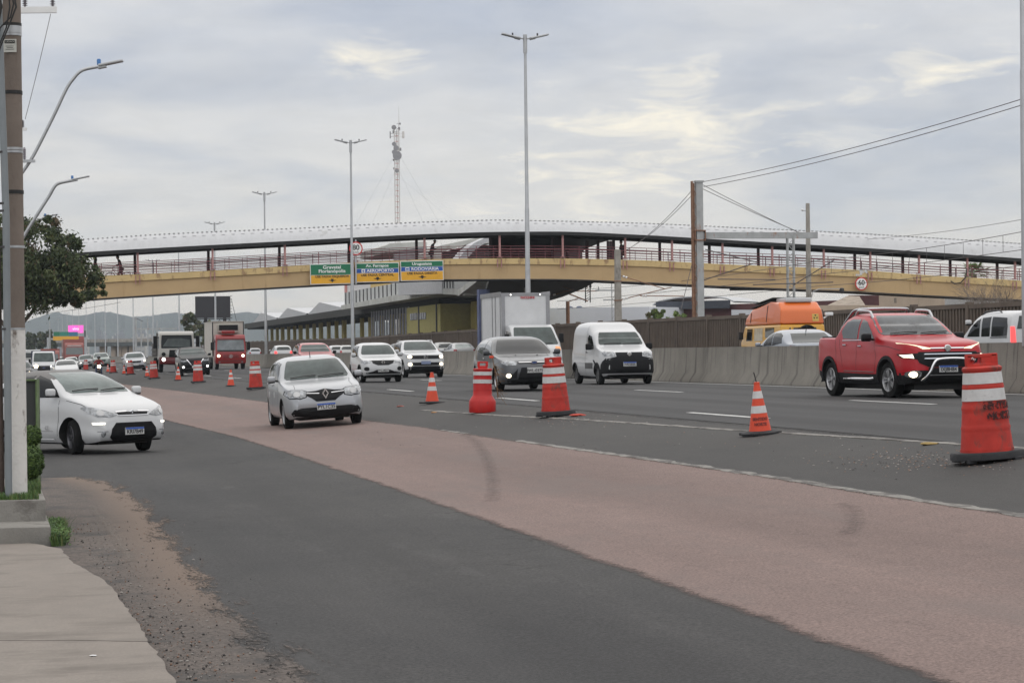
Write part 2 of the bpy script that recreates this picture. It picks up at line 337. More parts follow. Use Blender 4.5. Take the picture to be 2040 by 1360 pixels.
# red lane, its edges read off the pavement
def edge(pts, far=None):
    q = sorted([onground(*p)[1][::-1] for p in pts]); vv = [a[0] for a in q]; uu = [a[1] for a in q]
    return lambda v: float(np.interp(v, vv, uu))
EL = edge([(330, 838), (470, 872), (600, 914), (760, 968), (1000, 1052), (1300, 1160), (1600, 1268), (1850, 1356), (2040, 1420)])
ER = edge([(238, 764), (330, 775), (430, 787), (545, 802), (650, 822), (740, 838), (850, 851), (930, 863), (1000, 874), (1160, 896), (1500, 944), (1700, 976), (1900, 1006), (2040, 1027), (2300, 1068)])
vf = onground(238, 764)[1][1]; vl = onground(330, 838)[1][1]
ELf = lambda v: EL(v) if v < vl else EL(vl) + (ER(vf)-EL(vl))*0.0 + 0.012*(v-vl)*0
def soft(m, name, att='lay', n1=2.2, a1=.5, n2=30, a2=.30, gain=7.0):
    """a copy of material m whose coverage breaks up where the vertex layer (distance to the edge) is small"""
    m = m.copy(); m.name = name; n, l = m.node_tree.nodes, m.node_tree.links
    an = n.new('ShaderNodeAttribute'); an.attribute_name = att; sx = n.new('ShaderNodeSeparateColor'); l.new(an.outputs['Color'], sx.inputs[0]); tcn = n.new('ShaderNodeTexCoord')
    acc = sx.outputs[0]
    for sc_, am in ((n1, a1), (n2, a2)):
        x = n.new('ShaderNodeTexNoise'); x.inputs['Scale'].default_value = sc_; x.inputs['Detail'].default_value = 6; x.inputs['Roughness'].default_value = .7; l.new(tcn.outputs['Object'], x.inputs[0])
        q = n.new('ShaderNodeMath'); q.operation = 'MULTIPLY_ADD'; l.new(x.outputs[0], q.inputs[0]); q.inputs[1].default_value = am; q.inputs[2].default_value = -am/2
        r = n.new('ShaderNodeMath'); r.operation = 'ADD'; l.new(acc, r.inputs[0]); l.new(q.outputs[0], r.inputs[1]); acc = r.outputs[0]
    q = n.new('ShaderNodeMath'); q.operation = 'MULTIPLY'; q.use_clamp = True; l.new(acc, q.inputs[0]); q.inputs[1].default_value = gain
    l.new(q.outputs[0], n['Principled BSDF'].inputs['Alpha']); return m
def softsheet(name, vs, uL, uR, off, m, nu=60, ext=.3):
    b = MB(); att = []
    for v in vs:
        a, c = uL(v), uR(v)
        cols = [a-ext, a-ext*.6, a-ext*.25, a, a+ext*.25, a+ext*.6, a+ext]+list(np.linspace(a+ext*1.3, c-ext*1.3, nu))+[c-ext, c-ext*.6, c-ext*.25, c, c+ext*.25, c+ext*.6, c+ext]
        for u in cols: b.v.append((u, v, G(u, v)+off)); att.append((min(1, max(-1, min(u-a, c-u))), 0, 0, 1))
    n = nu+14; b.f = [(i*n+j, i*n+j+1, (i+1)*n+j+1, (i+1)*n+j) for i in range(len(vs)-1) for j in range(n-1)]; b.m = [0]*len(b.f); b.s = [True]*len(b.f); b.keep = True
    o = b.build(name, m, rotation_euler=(0, 0, PHI)); tag(o, kind='structure'); ca = o.data.color_attributes.new('lay', 'FLOAT_COLOR', 'POINT'); ca.data.foreach_set('color', np.array(att, np.float32).ravel()); return o
softsheet('shoulder', vrange(-20, 420, .5), lambda v: ER(v)-.25, lambda v: 10.9, 0.003, soft(M_shld, 'shoulder worn', n1=1.0, a1=.3, n2=20, a2=.2), nu=30)
softsheet('red_lane', vrange(9, 175, .25), lambda v: EL(v), lambda v: max(ER(v), EL(v)+.9), 0.006, soft(M_red, 'red lane worn', n1=1.4, a1=.22, n2=26, a2=.22, gain=9), nu=46)
# tyre marks on the red lane
for pts in ([(905, 862), (935, 872), (962, 900), (978, 940), (983, 980), (975, 1020)], [(1660, 1000), (1690, 1010), (1702, 1030), (1698, 1052), (1680, 1075)]):
    q = [onground(*p)[1] for p in pts]; b = MB(); att = []
    P_ = [Vector((float(pchip(range(len(q)), [a[0] for a in q], [t])[0]), float(pchip(range(len(q)), [a[1] for a in q], [t])[0]), 0)) for t in np.linspace(0, len(q)-1, 50)]
    for i, p in enumerate(P_):
        d = (P_[min(i+1, 49)]-P_[max(i-1, 0)]).normalized(); s_ = Vector((-d.y, d.x, 0))
        for w_, a_ in ((-.16, -.3), (-.09, .02), (0, .1), (.09, .02), (.16, -.3)): r = p+s_*w_; b.v.append((r.x, r.y, G(r.x, r.y)+.010)); att.append((a_ if 4 < i < 45 else -.2, 0, 0, 1))
    b.f = [(i*5+j, i*5+j+1, (i+1)*5+j+1, (i+1)*5+j) for i in range(49) for j in range(4)]; b.m = [0]*len(b.f); b.s = [True]*len(b.f); b.keep = True
    mm = soft(M_shld, 'tyre mark', n1=9, a1=.5, n2=40, a2=.5, gain=1.6); o = b.build('tyre_mark', mm, rotation_euler=(0, 0, PHI)); tag(o, kind='structure'); ca = o.data.color_attributes.new('lay', 'FLOAT_COLOR', 'POINT'); ca.data.foreach_set('color', np.array(att, np.float32).ravel())
def mark(pts_px=None, uv=None, wd=0.12, m=None, off=0.010, name='lane_line', wob=0.006, step=.6, seed=3):
    q = [onground(*p)[1] for p in pts_px] if pts_px else uv
    q = sorted(q, key=lambda a: a[1]); vv = [a[1] for a in q]; uu = [a[0] for a in q]
    n = max(2, int((vv[-1]-vv[0])/step)+1); vr = [vv[0]+(vv[-1]-vv[0])*i/(n-1) for i in range(n)]
    f = lambda v: float(np.interp(v, vv, uu))
    return sheet(name, vr, lambda v: f(v)-wd/2, lambda v: f(v)+wd/2, off, m or M_mark, nu=2, wob=wob, seed=seed, down=.008)
# dashed lines of the highway: 4 m strokes every 16 m
u1 = np.mean([onground(*p)[1][0] for p in ((787, 778), (1010, 794.5), (1468, 827))])
u2 = np.mean([onground(*p)[1][0] for p in ((847, 758.5), (1315, 778.5), (1826, 801.5))])
v1 = onground(1376, 822)[1][1]; v2 = onground(1728, 797)[1][1]
for (uu, v0) in ((u1, v1), (u2, v2)):
    for k in range(-1, 22):
        v = v0 + 16*k; mark(uv=[(uu, v-4.2), (uu, v)], wd=.13, off=.010)
mark(uv=[(20.75, 5), (20.75, 500)], wd=.13, off=.010, step=3)
mark(uv=[(23.2, 5), (23.2, 500)], wd=.12, off=.005, step=3)
mark([(840, 817), (880, 820), (1000, 828), (1140, 835), (1290, 845), (1440, 855.5), (1600, 865), (1760, 875), (1930, 886.5), (2090, 897)], wd=.10, m=M_oldmark, off=.010, wob=.02, step=.3)
q = [(1030, 878), (1160, 896.5), (1330, 920), (1500, 945), (1700, 977), (1900, 1007), (2040, 1027.5), (2120, 1040)]
mark(q, wd=.11, m=M_oldmark, off=.010, wob=.03, step=.25)
mark([(880, 857), (930, 864)], wd=.09, m=M_oldmark, off=.010, wob=.02, step=.3)
# verge, sand and slab in the near left corner
def polysheet(name, pxs, off, m, res=0.22, down=0.0, rag=0.0, seed=5, label=None):
    """ground sheet inside an outline read off the pavement"""
    rg = random.Random(seed)
    q = [onground(*p)[1] for p in pxs]; out = []
    for i in range(len(q)):
        a, c = q[i], q[(i+1) % len(q)]; n = max(1, int(math.dist(a, c)/.16))
        for k in range(n):
            t = k/n; out.append((a[0]+(c[0]-a[0])*t+rg.uniform(-rag, rag), a[1]+(c[1]-a[1])*t+rg.uniform(-rag, rag)))
    bm = bmesh.new(); vsb = [bm.verts.new((u, v, 0)) for u, v in out]; f = bm.faces.new(vsb)
    bmesh.ops.triangulate(bm, faces=[f]); 
    u0, u1_ = min(a[0] for a in out), max(a[0] for a in out)
    x = math.ceil(u0/.5)*.5
    while x < u1_: bmesh.ops.bisect_plane(bm, geom=bm.verts[:]+bm.edges[:]+bm.faces[:], plane_co=(x, 0, 0), plane_no=(1, 0, 0)); x += .5
    bmesh.ops.recalc_face_normals(bm, faces=bm.faces[:])
    if sum(f.normal.z for f in bm.faces) < 0: bmesh.ops.reverse_faces(bm, faces=bm.faces[:])
    for vt in bm.verts: vt.co.z = G(vt.co.x, vt.co.y)+off
    if down:
        r = bmesh.ops.extrude_edge_only(bm, edges=[e for e in bm.edges if e.is_boundary])
        for g in r['geom']:
            if isinstance(g, bmesh.types.BMVert): g.co.z -= down
    me = bpy.data.meshes.new(name); bm.to_mesh(me); bm.free(); me.materials.append(m)
    o = bpy.data.objects.new(name, me); C.objects.link(o); o.rotation_euler = (0, 0, PHI); tag(o, label, None, None, 'structure'); return o
def polydist(pts, u, v):
    best = 9e9
    for i in range(len(pts)-1):
        (x1, y1), (x2, y2) = pts[i], pts[i+1]; dx, dy = x2-x1, y2-y1
        t = max(0, min(1, ((u-x1)*dx+(v-y1)*dy)/(dx*dx+dy*dy+1e-9))); best = min(best, math.hypot(u-x1-t*dx, v-y1-t*dy))
    return best
VO = [onground(*p)[1] for p in [(-300, 945), (60, 948), (170, 950), (235, 966), (290, 998), (330, 1045), (370, 1095), (420, 1148), (455, 1196), (500, 1241), (560, 1290), (640, 1345), (760, 1430), (900, 1600)]]
vv_ = [a[1] for a in VO[::-1]]; uu_ = [a[0] for a in VO[::-1]]
b = MB(); att = []; step = .09
us_ = np.arange(-6.5, 4.2, step); vs_ = np.arange(8.5, VO[2][1]+.8, .13)
for v in vs_:
    lim = max(a for a in [float(np.interp(v, vv_, uu_))])
    for u in us_:
        ins = u < lim and v < VO[2][1]
        d = polydist(VO, u, v); d = d if ins else -d
        sand = max(0.0, 1-abs(d-.18)/.62) * (1 if v > 19 else max(0, (v-14)/5))
        b.v.append((u, v, G(u, v)+.006)); att.append((max(-1, min(1, d)), sand, 0, 1))
n = len(us_)
for i in range(len(vs_)-1):
    for j in range(n-1):
        q = (i*n+j, i*n+j+1, (i+1)*n+j+1, (i+1)*n+j)
        if max(att[k][0] for k in q) > -.35: b.f.append(q); b.m.append(0); b.s.append(True)
m = M_dirt; t_ = m.node_tree; n_ = t_.nodes; l_ = t_.links; pb = n_['Principled BSDF']
M_verge = m.copy(); M_verge.name = 'verge grit'; t_ = M_verge.node_tree; n_ = t_.nodes; l_ = t_.links; pb = n_['Principled BSDF']
an = n_.new('ShaderNodeAttribute'); an.attribute_name = 'lay'; sx_ = n_.new('ShaderNodeSeparateColor'); l_.new(an.outputs['Color'], sx_.inputs[0])
tcn = n_.new('ShaderNodeTexCoord')
def nz(sc_, st=(1, 1, 1)):
    mp = n_.new('ShaderNodeMapping'); mp.inputs['Scale'].default_value = st; l_.new(tcn.outputs['Object'], mp.inputs[0])
    x = n_.new('ShaderNodeTexNoise'); x.inputs['Scale'].default_value = sc_; x.inputs['Detail'].default_value = 7; x.inputs['Roughness'].default_value = .7; l_.new(mp.outputs[0], x.inputs[0]); return x.outputs[0]
def mth(op, a, c, cl=False):
    x = n_.new('ShaderNodeMath'); x.operation = op; x.use_clamp = cl
    for i, q in enumerate((a, c)):
        if isinstance(q, (int, float)): x.inputs[i].default_value = q
        else: l_.new(q, x.inputs[i])
    return x.outputs[0]
alpha = mth('MULTIPLY_ADD' if False else 'MULTIPLY', mth('ADD', mth('MULTIPLY', mth('SUBTRACT', nz(5, (1, .16, 1)), .5), 1.2), mth('ADD', sx_.outputs[0], mth('MULTIPLY', mth('SUBTRACT', nz(40, (1, .3, 1)), .5), .8))), 6.0, True)
l_.new(alpha, pb.inputs['Alpha'])
old = pb.inputs['Base Color'].links[0].from_socket
mixn = n_.new('ShaderNodeMix'); mixn.data_type = 'RGBA'
fs_ = mth('MULTIPLY', mth('ADD', mth('MULTIPLY', sx_.outputs[1], 1.3), mth('SUBTRACT', mth('MULTIPLY', nz(30), .9), .75)), 1.15, True)
l_.new(fs_, mixn.inputs[0]); l_.new(old, mixn.inputs[6]); mixn.inputs[7].default_value = (.150, .112, .088, 1); l_.new(mixn.outputs[2], pb.inputs['Base Color'])
b.keep = True
o = b.build('verge', M_verge, rotation_euler=(0, 0, PHI)); tag(o, kind='structure')
ca = o.data.color_attributes.new('lay', 'FLOAT_COLOR', 'POINT'); ca.data.foreach_set('color', np.array([(max(0, 0)+a[0], a[1], 0, 1) for a in att], np.float32).ravel())
M_kerb = mat('kerb concrete', (.165, .145, .13), .9, var=.2, vs=8, bump=.3)
polysheet('sidewalk', [(-400, 1088), (60, 1090), (120, 1102), (148, 1132), (190, 1155), (226, 1184), (268, 1246), (350, 1372), (430, 1700), (-400, 1700)], .045, M_slab, down=.1, rag=.014, seed=6)
mark([(-60, 1289), (60, 1290), (150, 1289), (230, 1291), (300, 1292)], wd=.012, m=mat('crack', (.06, .052, .046), .9), off=.047, wob=.006, step=.08, name='slab_crack')
# loose stones and litter on the verge
b = MB(); rg = random.Random(11)
for i in range(1500):
    px = rg.gauss(300, 110); py = rg.uniform(1040, 1360)
    px = 120 + (py-1040)*.75 + abs(rg.gauss(0, 90))
    p, (u, v) = onground(px, py); s = rg.choice((.002, .003, .004, .005, .006, .010))*rg.uniform(.6, 1.3)
    if px < 160 + (py-1130)*.9 and rg.random() < .8: continue
    T = Matrix.Translation((u, v, G(u, v)+.008+s*.3)) @ Matrix.Rotation(rg.uniform(0, 6), 4, 'Z') @ Matrix.Rotation(rg.uniform(-.5, .5), 4, 'X')
    b.add([(s*a*rg.uniform(.6, 1.2), s*c*rg.uniform(.6, 1.2), s*.7*e) for a, c, e in ((1, 0, 0), (0, 1, 0), (-1, 0, 0), (0, -1, 0), (0, 0, 1), (0, 0, -1))],
          [(0, 1, 4), (1, 2, 4), (2, 3, 4), (3, 0, 4), (1, 0, 5), (2, 1, 5), (3, 2, 5), (0, 3, 5)], rg.choice((0, 0, 1, 2)), False, T)
tag(b.build('gravel', [mat('stone dark', (.05, .046, .044), .9), mat('stone red', (.20, .125, .09), .9), mat('stone pale', (.26, .24, .22), .9)], rotation_euler=(0, 0, PHI)), 'loose dark and reddish gravel strewn over the verge beside the sidewalk slab', kind='stuff')
# concrete median wall, New Jersey profile
b = MB(); prof = [(-.30, 0), (-.30, .08), (-.13, .33), (-.075, 1.10), (.075, 1.10), (.13, .33), (.30, .08), (.30, 0)]
VM = [20+4*i for i in range(0, 20)] + [100+8*i for i in range(0, 40)] + [430, 470]
P = []; 
for v in VM:
    for du, dz in prof: P.append((21.55+du, v, G(21.3, v)-.02+dz+(0.0012*(min(v, 300)-60) if v > 60 else 0)*0.3))
k = len(prof); b.add(P, [(i*k+j, i*k+j+1, (i+1)*k+j+1, (i+1)*k+j) for i in range(len(VM)-1) for j in range(k-1)] + [tuple(range(k)), tuple((len(VM)-1)*k+j for j in range(k-1, -1, -1))], 0, False)
pr3 = [(-.303, .0), (-.303, .08), (-.133, .33), (-.078, 1.08), (-.078, 1.103), (.078, 1.103)]
for v in VM:
    z = G(21.3, v)-.02+(0.0012*(min(v, 300)-60) if v > 60 else 0)*0.3
    b.add([(21.55+x, v+e, z+y) for x, y in pr3 for e in (-.012, .012)], [(2*i, 2*i+1, 2*i+3, 2*i+2) for i in range(len(pr3)-1)], 1)
M_barr = mat('barrier concrete', (.205, .190, .165), .9, var=.16, vs=1.2, bump=.3, bs=25, stain=((.120, .110, .097), 1.5, .53, (.1, 2.4, .22)))
o = b.build('median_barrier', [M_barr, mat('joint', (.11, .10, .09), .9)], rotation_euler=(0, 0, PHI))
tag(o, 'long grey concrete median barrier with a flared foot and dark streaks', 'barrier')
# ------------------------------------------------------------------ shared paints
M_galv = mat('galvanised steel', (.42, .43, .44), .45, .6, .12, 2)
M_conc = mat('old concrete', (.30, .28, .25), .9, var=.2, vs=2.5, bump=.3, stain=((.16, .14, .12), 2.0, .56, (1, 1, .3)))
M_black = mat('black', (.018, .018, .018), .6, var=.2)
M_dark = mat('dark steel', (.045, .043, .045), .6, var=.2)
M_white = mat('white paint', (.72, .72, .71), .5, var=.05)
M_pink = mat('faded red steel', (.42, .22, .21), .7, var=.25, vs=6, stain=((.30, .13, .11), 5, .58, (1, 1, .4)))
M_rail = mat('maroon rail', (.22, .075, .085), .6, var=.2, vs=5)
M_beam = mat('tan girder', (.49, .345, .185), .85, var=.07, vs=.6, bump=.15, stain=((.41, .28, .14), 1.3, .60, (1.6, 1, .22)))
M_lip = mat('yellow ledge', (.60, .445, .215), .85, var=.08, vs=1.2, stain=((.34, .22, .12), 2.6, .54, (1, 1, .4)))
M_roofm = mat('white roof sheet', (.45, .455, .465), .5, .05, var=.06, vs=1.5, stain=((.37, .37, .37), 1.3, .6, (1, 1, 1)))
M_wire = mat('wire', (.10, .09, .09), .7)
M_yel = mat('yellow wall', (.29, .235, .065), .85, var=.2, vs=1.5)
M_lou = mat('grey louvre', (.27, .27, .28), .6, var=.15)
M_blue = mat('blue column paint', (.10, .12, .22), .8, var=.25, vs=1.5, stain=((.3, .3, .33), 2.5, .66, (1, 1, 1)))
M_rust = mat('rusty steel', (.24, .13, .08), .9, var=.35, vs=5)
M_greymast = mat('grey mast paint', (.36, .37, .37), .7, var=.15, vs=2, stain=((.30, .15, .09), .9, .57, (1.4, 1.4, .5)))
ORD = 'first second third fourth fifth sixth seventh eighth ninth tenth eleventh twelfth thirteenth fourteenth fifteenth sixteenth seventeenth eighteenth nineteenth twentieth'.split()
# ------------------------------------------------------------------ lamp posts along the median
va = at_u(1053, 690, 21.55)[0]; vb = at_u(703, 700, 21.55)[0]; sp = vb - va
ztop = at(1047, 75, XY(21.55, va)[1]).z
def lamp_post():
    t = thing('street_lamp', 'x', 'street lamp'); h = ztop - 1.75
    b = MB(); b.tube([(0, 0, 0), (0, 0, h*.45), (0, 0, h*.455), (0, 0, h-.5)], [.115, .09, .078, .055], 14)
    b.tube([(0, 0, h-.75), (0, 0, h)], .085, 14); b.build('pole', M_galv, t)
    for s in (-1, 1):
        b = MB(); T = Matrix.Rotation(0 if s > 0 else math.pi, 4, 'Z')
        b.tube([(.08, 0, h-.16), (.26, 0, h-.14)], .03, 8, T=T)
        b.add(*(lambda q: (q.v, q.f))(MB().bbox((0, 0, 0), (.78, .3, .07), .03)), 0, True, T @ Matrix.Translation((.60, 0, h-.06)) @ Matrix.Rotation(R(-13), 4, 'Y'))
        b.add(*(lambda q: (q.v, q.f))(MB().bbox((0, 0, 0), (.26, .2, .12), .03)), 0, True, T @ Matrix.Translation((.32, 0, h-.13)) @ Matrix.Rotation(R(-13), 4, 'Y'))
        b.tube([(.52, 0, h-.04), (.52, 0, h+.07)], .035, 8, 1, T=T)
        b.build('lamp_head', [M_galv, M_dark], t)
    return t
lp = lamp_post(); LG = 'street lamps along the median'
lsp = [at_u(2047, 690, 21.55)[0], va, vb] + [at_u(px, 700, 21.55)[0] for px in (530, 430)]
d_ = (lsp[-1]-lsp[1])/3
while len(lsp) < 17: lsp.append(lsp[-1] + d_*.985)
for i, v in enumerate(lsp):
    o = lp if i == 0 else dup(lp)
    p = W(21.55, v, 0); p.z = G(21.3, v) + 1.0 + (0.0012*(min(v, 300)-60) if v > 60 else 0)*0.3; o.location = p; o.rotation_euler = (0, 0, PHI)
    o['group'] = LG
    o['label'] = ['grey lamp post cut off by the right edge of the photo', 'tallest grey double headed lamp post, behind the white box truck', 'tall grey double headed lamp post beside the green road signs'][i] if i < 3 else \
        f'double headed lamp post on the median, {ORD[i-3]} one left of the road signs'
# ------------------------------------------------------------------ footbridge
S_whx = mat('white scrawl', (.6, .6, .6), .7)
V0 = at_u(703, 700, 21.55)[0] + 9.0
if V0 > lsp[3]-6: V0 = (lsp[2]+lsp[3])/2
TB = [(-140, 620, 594, 583, 531, 504), (-60, 613, 587, 574, 521, 495), (50, 606, 577, 562, 511, 485), (200, 594, 563, 550, 501, 475), (340, 585, 555.7, 543.5, 493, 466), (620, 568, 540, 527.5, 478.5, 454), (740, 562, 533, 521, 472, 447.5), (890, 556, 527, 515.5, 465.5, 441.5), (1000, 555.5, 526, 514.5, 462.5, 439), (1100, 555.5, 527, 514.6, 462, 441), (1260, 561, 530, 517.6, 468, 444.7), (1450, 570, 540, 526.6, 479, 453), (1700, 580, 551, 537, 493.5, 465), (1850, 588, 560, 548, 503, 474), (2040, 597, 572, 559, 516, 486), (2200, 606, 583, 571, 527, 497), (2330, 612, 590, 579, 535, 505)]
cols = [[at_v(r[0], r[k], V0 + (1.2 if k == 5 else 0)) for r in TB] for k in range(1, 6)]
def zf(k): xs = [c[0] for c in cols[k]]; ys = [c[1] for c in cols[k]]; return lambda u: float(pchip(xs, ys, [u])[0])
zbot, zlip, ztp, zrl, zrt = (zf(k) for k in range(5))
U0, U1 = cols[0][0][0], cols[0][-1][0]
br = thing('footbridge', 'long arched tan footbridge with a white curved roof spanning the highway', 'footbridge', W(20, V0, 0), PHI)
def along(name, sec, m, step=.6, u0=None, u1=None, parent=None, smooth=False, mis=None):
    """sweep a section (list of functions u -> (v, z)) along the bridge"""
    b = MB(); n = int(((u1 or U1)-(u0 or U0))/step)+1; us = np.linspace(u0 or U0, u1 or U1, n); k = len(sec)
    for u in us:
        for f in sec: v, z = f(u); b.v.append((u-20, v, z))
    for i in range(n-1):
        for j in range(k): b.f.append((i*k+j, i*k+(j+1) % k, (i+1)*k+(j+1) % k, (i+1)*k+j)); b.m.append(mis[j] if mis else 0); b.s.append(smooth)
    b.f += [tuple(range(k)), tuple((n-1)*k+j for j in range(k-1, -1, -1))]; b.m += [0, 0]; b.s += [False]*2
    return b.build(name, m, parent or br)
for dv, s in ((0, 1), (3.0, -1)):
    along('girder', [lambda u: (dv+.10*s, zbot(u)), lambda u: (dv+.10*s, zlip(u)+.02), lambda u: (dv+.40*s, zlip(u)+.02), lambda u: (dv+.40*s, zbot(u)-.0)], M_beam)
    along('ledge', [lambda u: (dv, zlip(u)), lambda u: (dv, ztp(u)), lambda u: (dv+.16*s, ztp(u)), lambda u: (dv+.16*s, zlip(u))], M_lip)
    along('bottom_flange', [lambda u: (dv+.02*s, zbot(u)-.06), lambda u: (dv+.02*s, zbot(u)-.002), lambda u: (dv+.55*s, zbot(u)-.002), lambda u: (dv+.55*s, zbot(u)-.06)], M_dark)
along('deck', [lambda u: (.42, ztp(u)-.60), lambda u: (.42, ztp(u)-.42), lambda u: (2.58, ztp(u)-.42), lambda u: (2.58, ztp(u)-.60)], M_conc)
# roof: ribbed sheet bent over the walkway
b = MB(); n = int((U1-U0)/.085); us = np.linspace(U0, U1, n); zl_, zt_ = pchip([c[0] for c in cols[3]], [c[1] for c in cols[3]], us), pchip([c[0] for c in cols[4]], [c[1] for c in cols[4]], us)
ts = np.linspace(-1, 1, 17); k = len(ts)
for i, u in enumerate(us):
    rp = .008 if i % 4 in (0, 1) else -.0
    for t in ts:
        a = abs(t); h = (1 - a**2.6)
        b.v.append((u-20, 1.5 + t*1.95, zl_[i] + (zt_[i]-zl_[i])*h + rp*(1 if a < .97 else 0)))
b.f = [(i*k+j, i*k+j+1, (i+1)*k+j+1, (i+1)*k+j) for i in range(n-1) for j in range(k-1)]; b.m = [0]*len(b.f); b.s = [False]*len(b.f); b.keep = True
b.build('roof_sheet', M_roofm, br)
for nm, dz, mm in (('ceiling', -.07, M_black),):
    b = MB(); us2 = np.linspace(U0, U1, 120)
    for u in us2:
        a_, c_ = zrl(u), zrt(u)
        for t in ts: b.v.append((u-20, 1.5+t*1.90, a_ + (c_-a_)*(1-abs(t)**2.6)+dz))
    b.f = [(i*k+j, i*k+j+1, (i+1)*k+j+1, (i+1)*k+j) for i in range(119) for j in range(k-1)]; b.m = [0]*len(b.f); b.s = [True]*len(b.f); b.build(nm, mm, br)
for dv in (-.42, 3.3):
    along('roof_beam', [lambda u: (dv, zrl(u)-.22), lambda u: (dv, zrl(u)-.01), lambda u: (dv+.12, zrl(u)-.01), lambda u: (dv+.12, zrl(u)-.22)], M_black)
b = MB(); u = U0+.3
while u < U1:                                   # row of dark fixings along the upper bend
    tt = -.62; z = zrl(u) + (zrt(u)-zrl(u))*(1-abs(tt)**2.6) + .03
    b.box((u-20, 1.5+tt*1.95, z-.012), (.22, .03, .02)); u += .62
b.build('roof_seam', mat('seam grey', (.30, .30, .31), .6), br)['kind'] = 'stuff'
b = MB(); u = U0+.2
while u < U1: b.box((u-20, 1.5-.45, zrl(u)+(zrt(u)-zrl(u))*(1-.23**2.6)+.03), (.09, .4, .035)); u += .30
b.build('ridge_caps', mat('dark caps', (.20, .20, .20), .7), br)['kind'] = 'stuff'
for (x0, x1, y0, y1, zo_) in ((1706, 1728, 538, 548, -.02),):
    ua_, za_ = at_v(x0, y0, V0-.03); ub_, zb2 = at_v(x1, y1, V0-.03); b = MB(); rg = random.Random(2)
    for i in range(9): b.box((rg.uniform(ua_, ub_)-20, -.008-.001*i, rg.uniform(zb2, za_)), (rg.uniform(.08, .2), .01, rg.uniform(.1, .24)))
    b.build('graffiti', S_whx, br)['kind'] = 'stuff'
ua_, za_ = at_v(1455, 569, V0+.7); ub_, zb2 = at_v(1521, 576, V0+.7); b = MB(); b.box(((ua_+ub_)/2-20, .7, (za_+zb2)/2-.05), (ub_-ua_, .4, .3)); b.build('cable_box', M_black, br)
b = MB(); b.tube([(at_v(px, py, V0-.3)[0]-20, -.3, at_v(px, py, V0-.3)[1]) for px, py in ((1926, 535), (1924, 552), (1914, 563), (1902, 565), (1894, 560))], .04, 6); b.build('hose', M_black, br)
PK = [u for u in (4.7, 9.4)] + [at_v(px, 500, V0)[0] for px in (423, 567, 708, 845, 994.6, 1120, 1244.5, 1337.6, 1438, 1537, 1639.5, 1732, 1829, 1925, 2020, 2115)]
PK = sorted([PK[2]-4.72*i for i in (1, 2, 3, 4)] + PK[2:])
for u in PK:
    z0, z1 = ztp(u)-.35, zrl(u)-.2
    b = MB(); b.box((u-20, -.14, (z0+.45+z1)/2), (.13, .12, z1-z0-.45)); 
    for s in (-.13, .13): b.box((u-20+s, -.055, zlip(u)+.05), (.05, .1, .55))
    b.box((u-20, -.06, ztp(u)+.06), (.34, .11, .05)); b.build('post', M_pink, br)
    b = MB(); b.box((u-20, 2.85, (z0+z1)/2), (.17, .14, z1-z0)); b.build('rear_post', mat('dark post', (.05, .03, .035), .6), br)
for dv in (.06, 2.94):
    b = MB(); us = np.linspace(U0, U1, 120)
    for hh, r in ((.80, .022), (.60, .038), (.42, .02), (.27, .02), (.10, .02)):
        b.tube([(u-20, dv, ztp(u)+hh) for u in us], r, 5)
    u = U0+.2; i = 0
    while u < U1: b.box((u-20, dv, ztp(u)+.39), (.03 if i % 3 else .05, .03, .80)); u += 1.15; i += 1
    b.build('railing', M_rail, br)
b = MB(); b.box((-23, 1.5, (zbot(-3)-.08)/2), (.9, 1.6, zbot(-3)-.08)); b.build('pier', M_beam, br)
# ------------------------------------------------------------------ road signs on the bridge
S_green, S_blue, S_yel = mat('sign green', (.012, .16, .075), .5, var=.06), mat('sign blue', (.015, .085, .36), .5, var=.06), mat('sign yellow', (.74, .38, .025), .5, var=.06)
S_wh, S_bl = mat('sign white', (.8, .8, .78), .5, var=.03), mat('sign black', (.015, .015, .015), .5)
def gantry(label, x0, x1, yt, yb, rows, lines):
    ua, za = at_v(x0, yt, V0-.30); ub, zb_ = at_v(x1, yt-1.6, V0-.30); zc__ = at_v(x0, yb, V0-.30)[1]
    Wd, H = ub-ua, za-zc__; tilt = math.atan2(zb_-za, ub-ua)
    t = thing('road_sign', label, 'road sign', W(ua, V0-.30, zc__), PHI, 'direction signs on the footbridge'); t.rotation_euler = (0, -tilt, PHI)
    b = MB(); b.box((Wd/2, .02, H/2), (Wd+.06, .05, H+.06)); b.box((Wd*.25, .12, H*.8), (.08, .2, .08)); b.box((Wd*.75, .12, H*.8), (.08, .2, .08)); b.build('backing', S_wh, t)
    z = H
    for m, fr in rows:
        b = MB(); b.box((Wd/2, -.012, z-fr*H/2), (Wd-.02, .02, fr*H-.03)); b.build('colour_field', m, t); z -= fr*H
    for body, fx, fz, size, m, sx in lines:
        text('lettering', body, size, m, t, Matrix.Translation((Wd*fx, -.026, H*fz)) @ Matrix.Rotation(math.pi/2, 4, 'X'), sx=sx, bold=.006)
    b = MB(); c = Wd*.5; a = H*.13
    b.prism([(c-.28, a+.07), (c-.06, a+.0), (c-.06, a+.0), (c, a-.08), (c+.06, a), (c+.28, a+.07), (c+.08, a+.07), (c+.08, a+.15), (c-.08, a+.15), (c-.08, a+.07)], .012, 0, Matrix.Translation((0, -.03, 0))); b.build('arrow', S_bl, t)
    return t, Wd, H
gantry('green over yellow direction sign reading Gravatai Florianopolis, leftmost of three', 619, 704, 527, 566, [(S_green, .55), (S_yel, .45)],
       [('Gravataí', .50, .84, .30, S_wh, 1.15), ('Florianópolis', .50, .64, .30, S_wh, 1.12), ('USE FAIXA ESQUERDA', .50, .37, .22, S_bl, 1.0)])
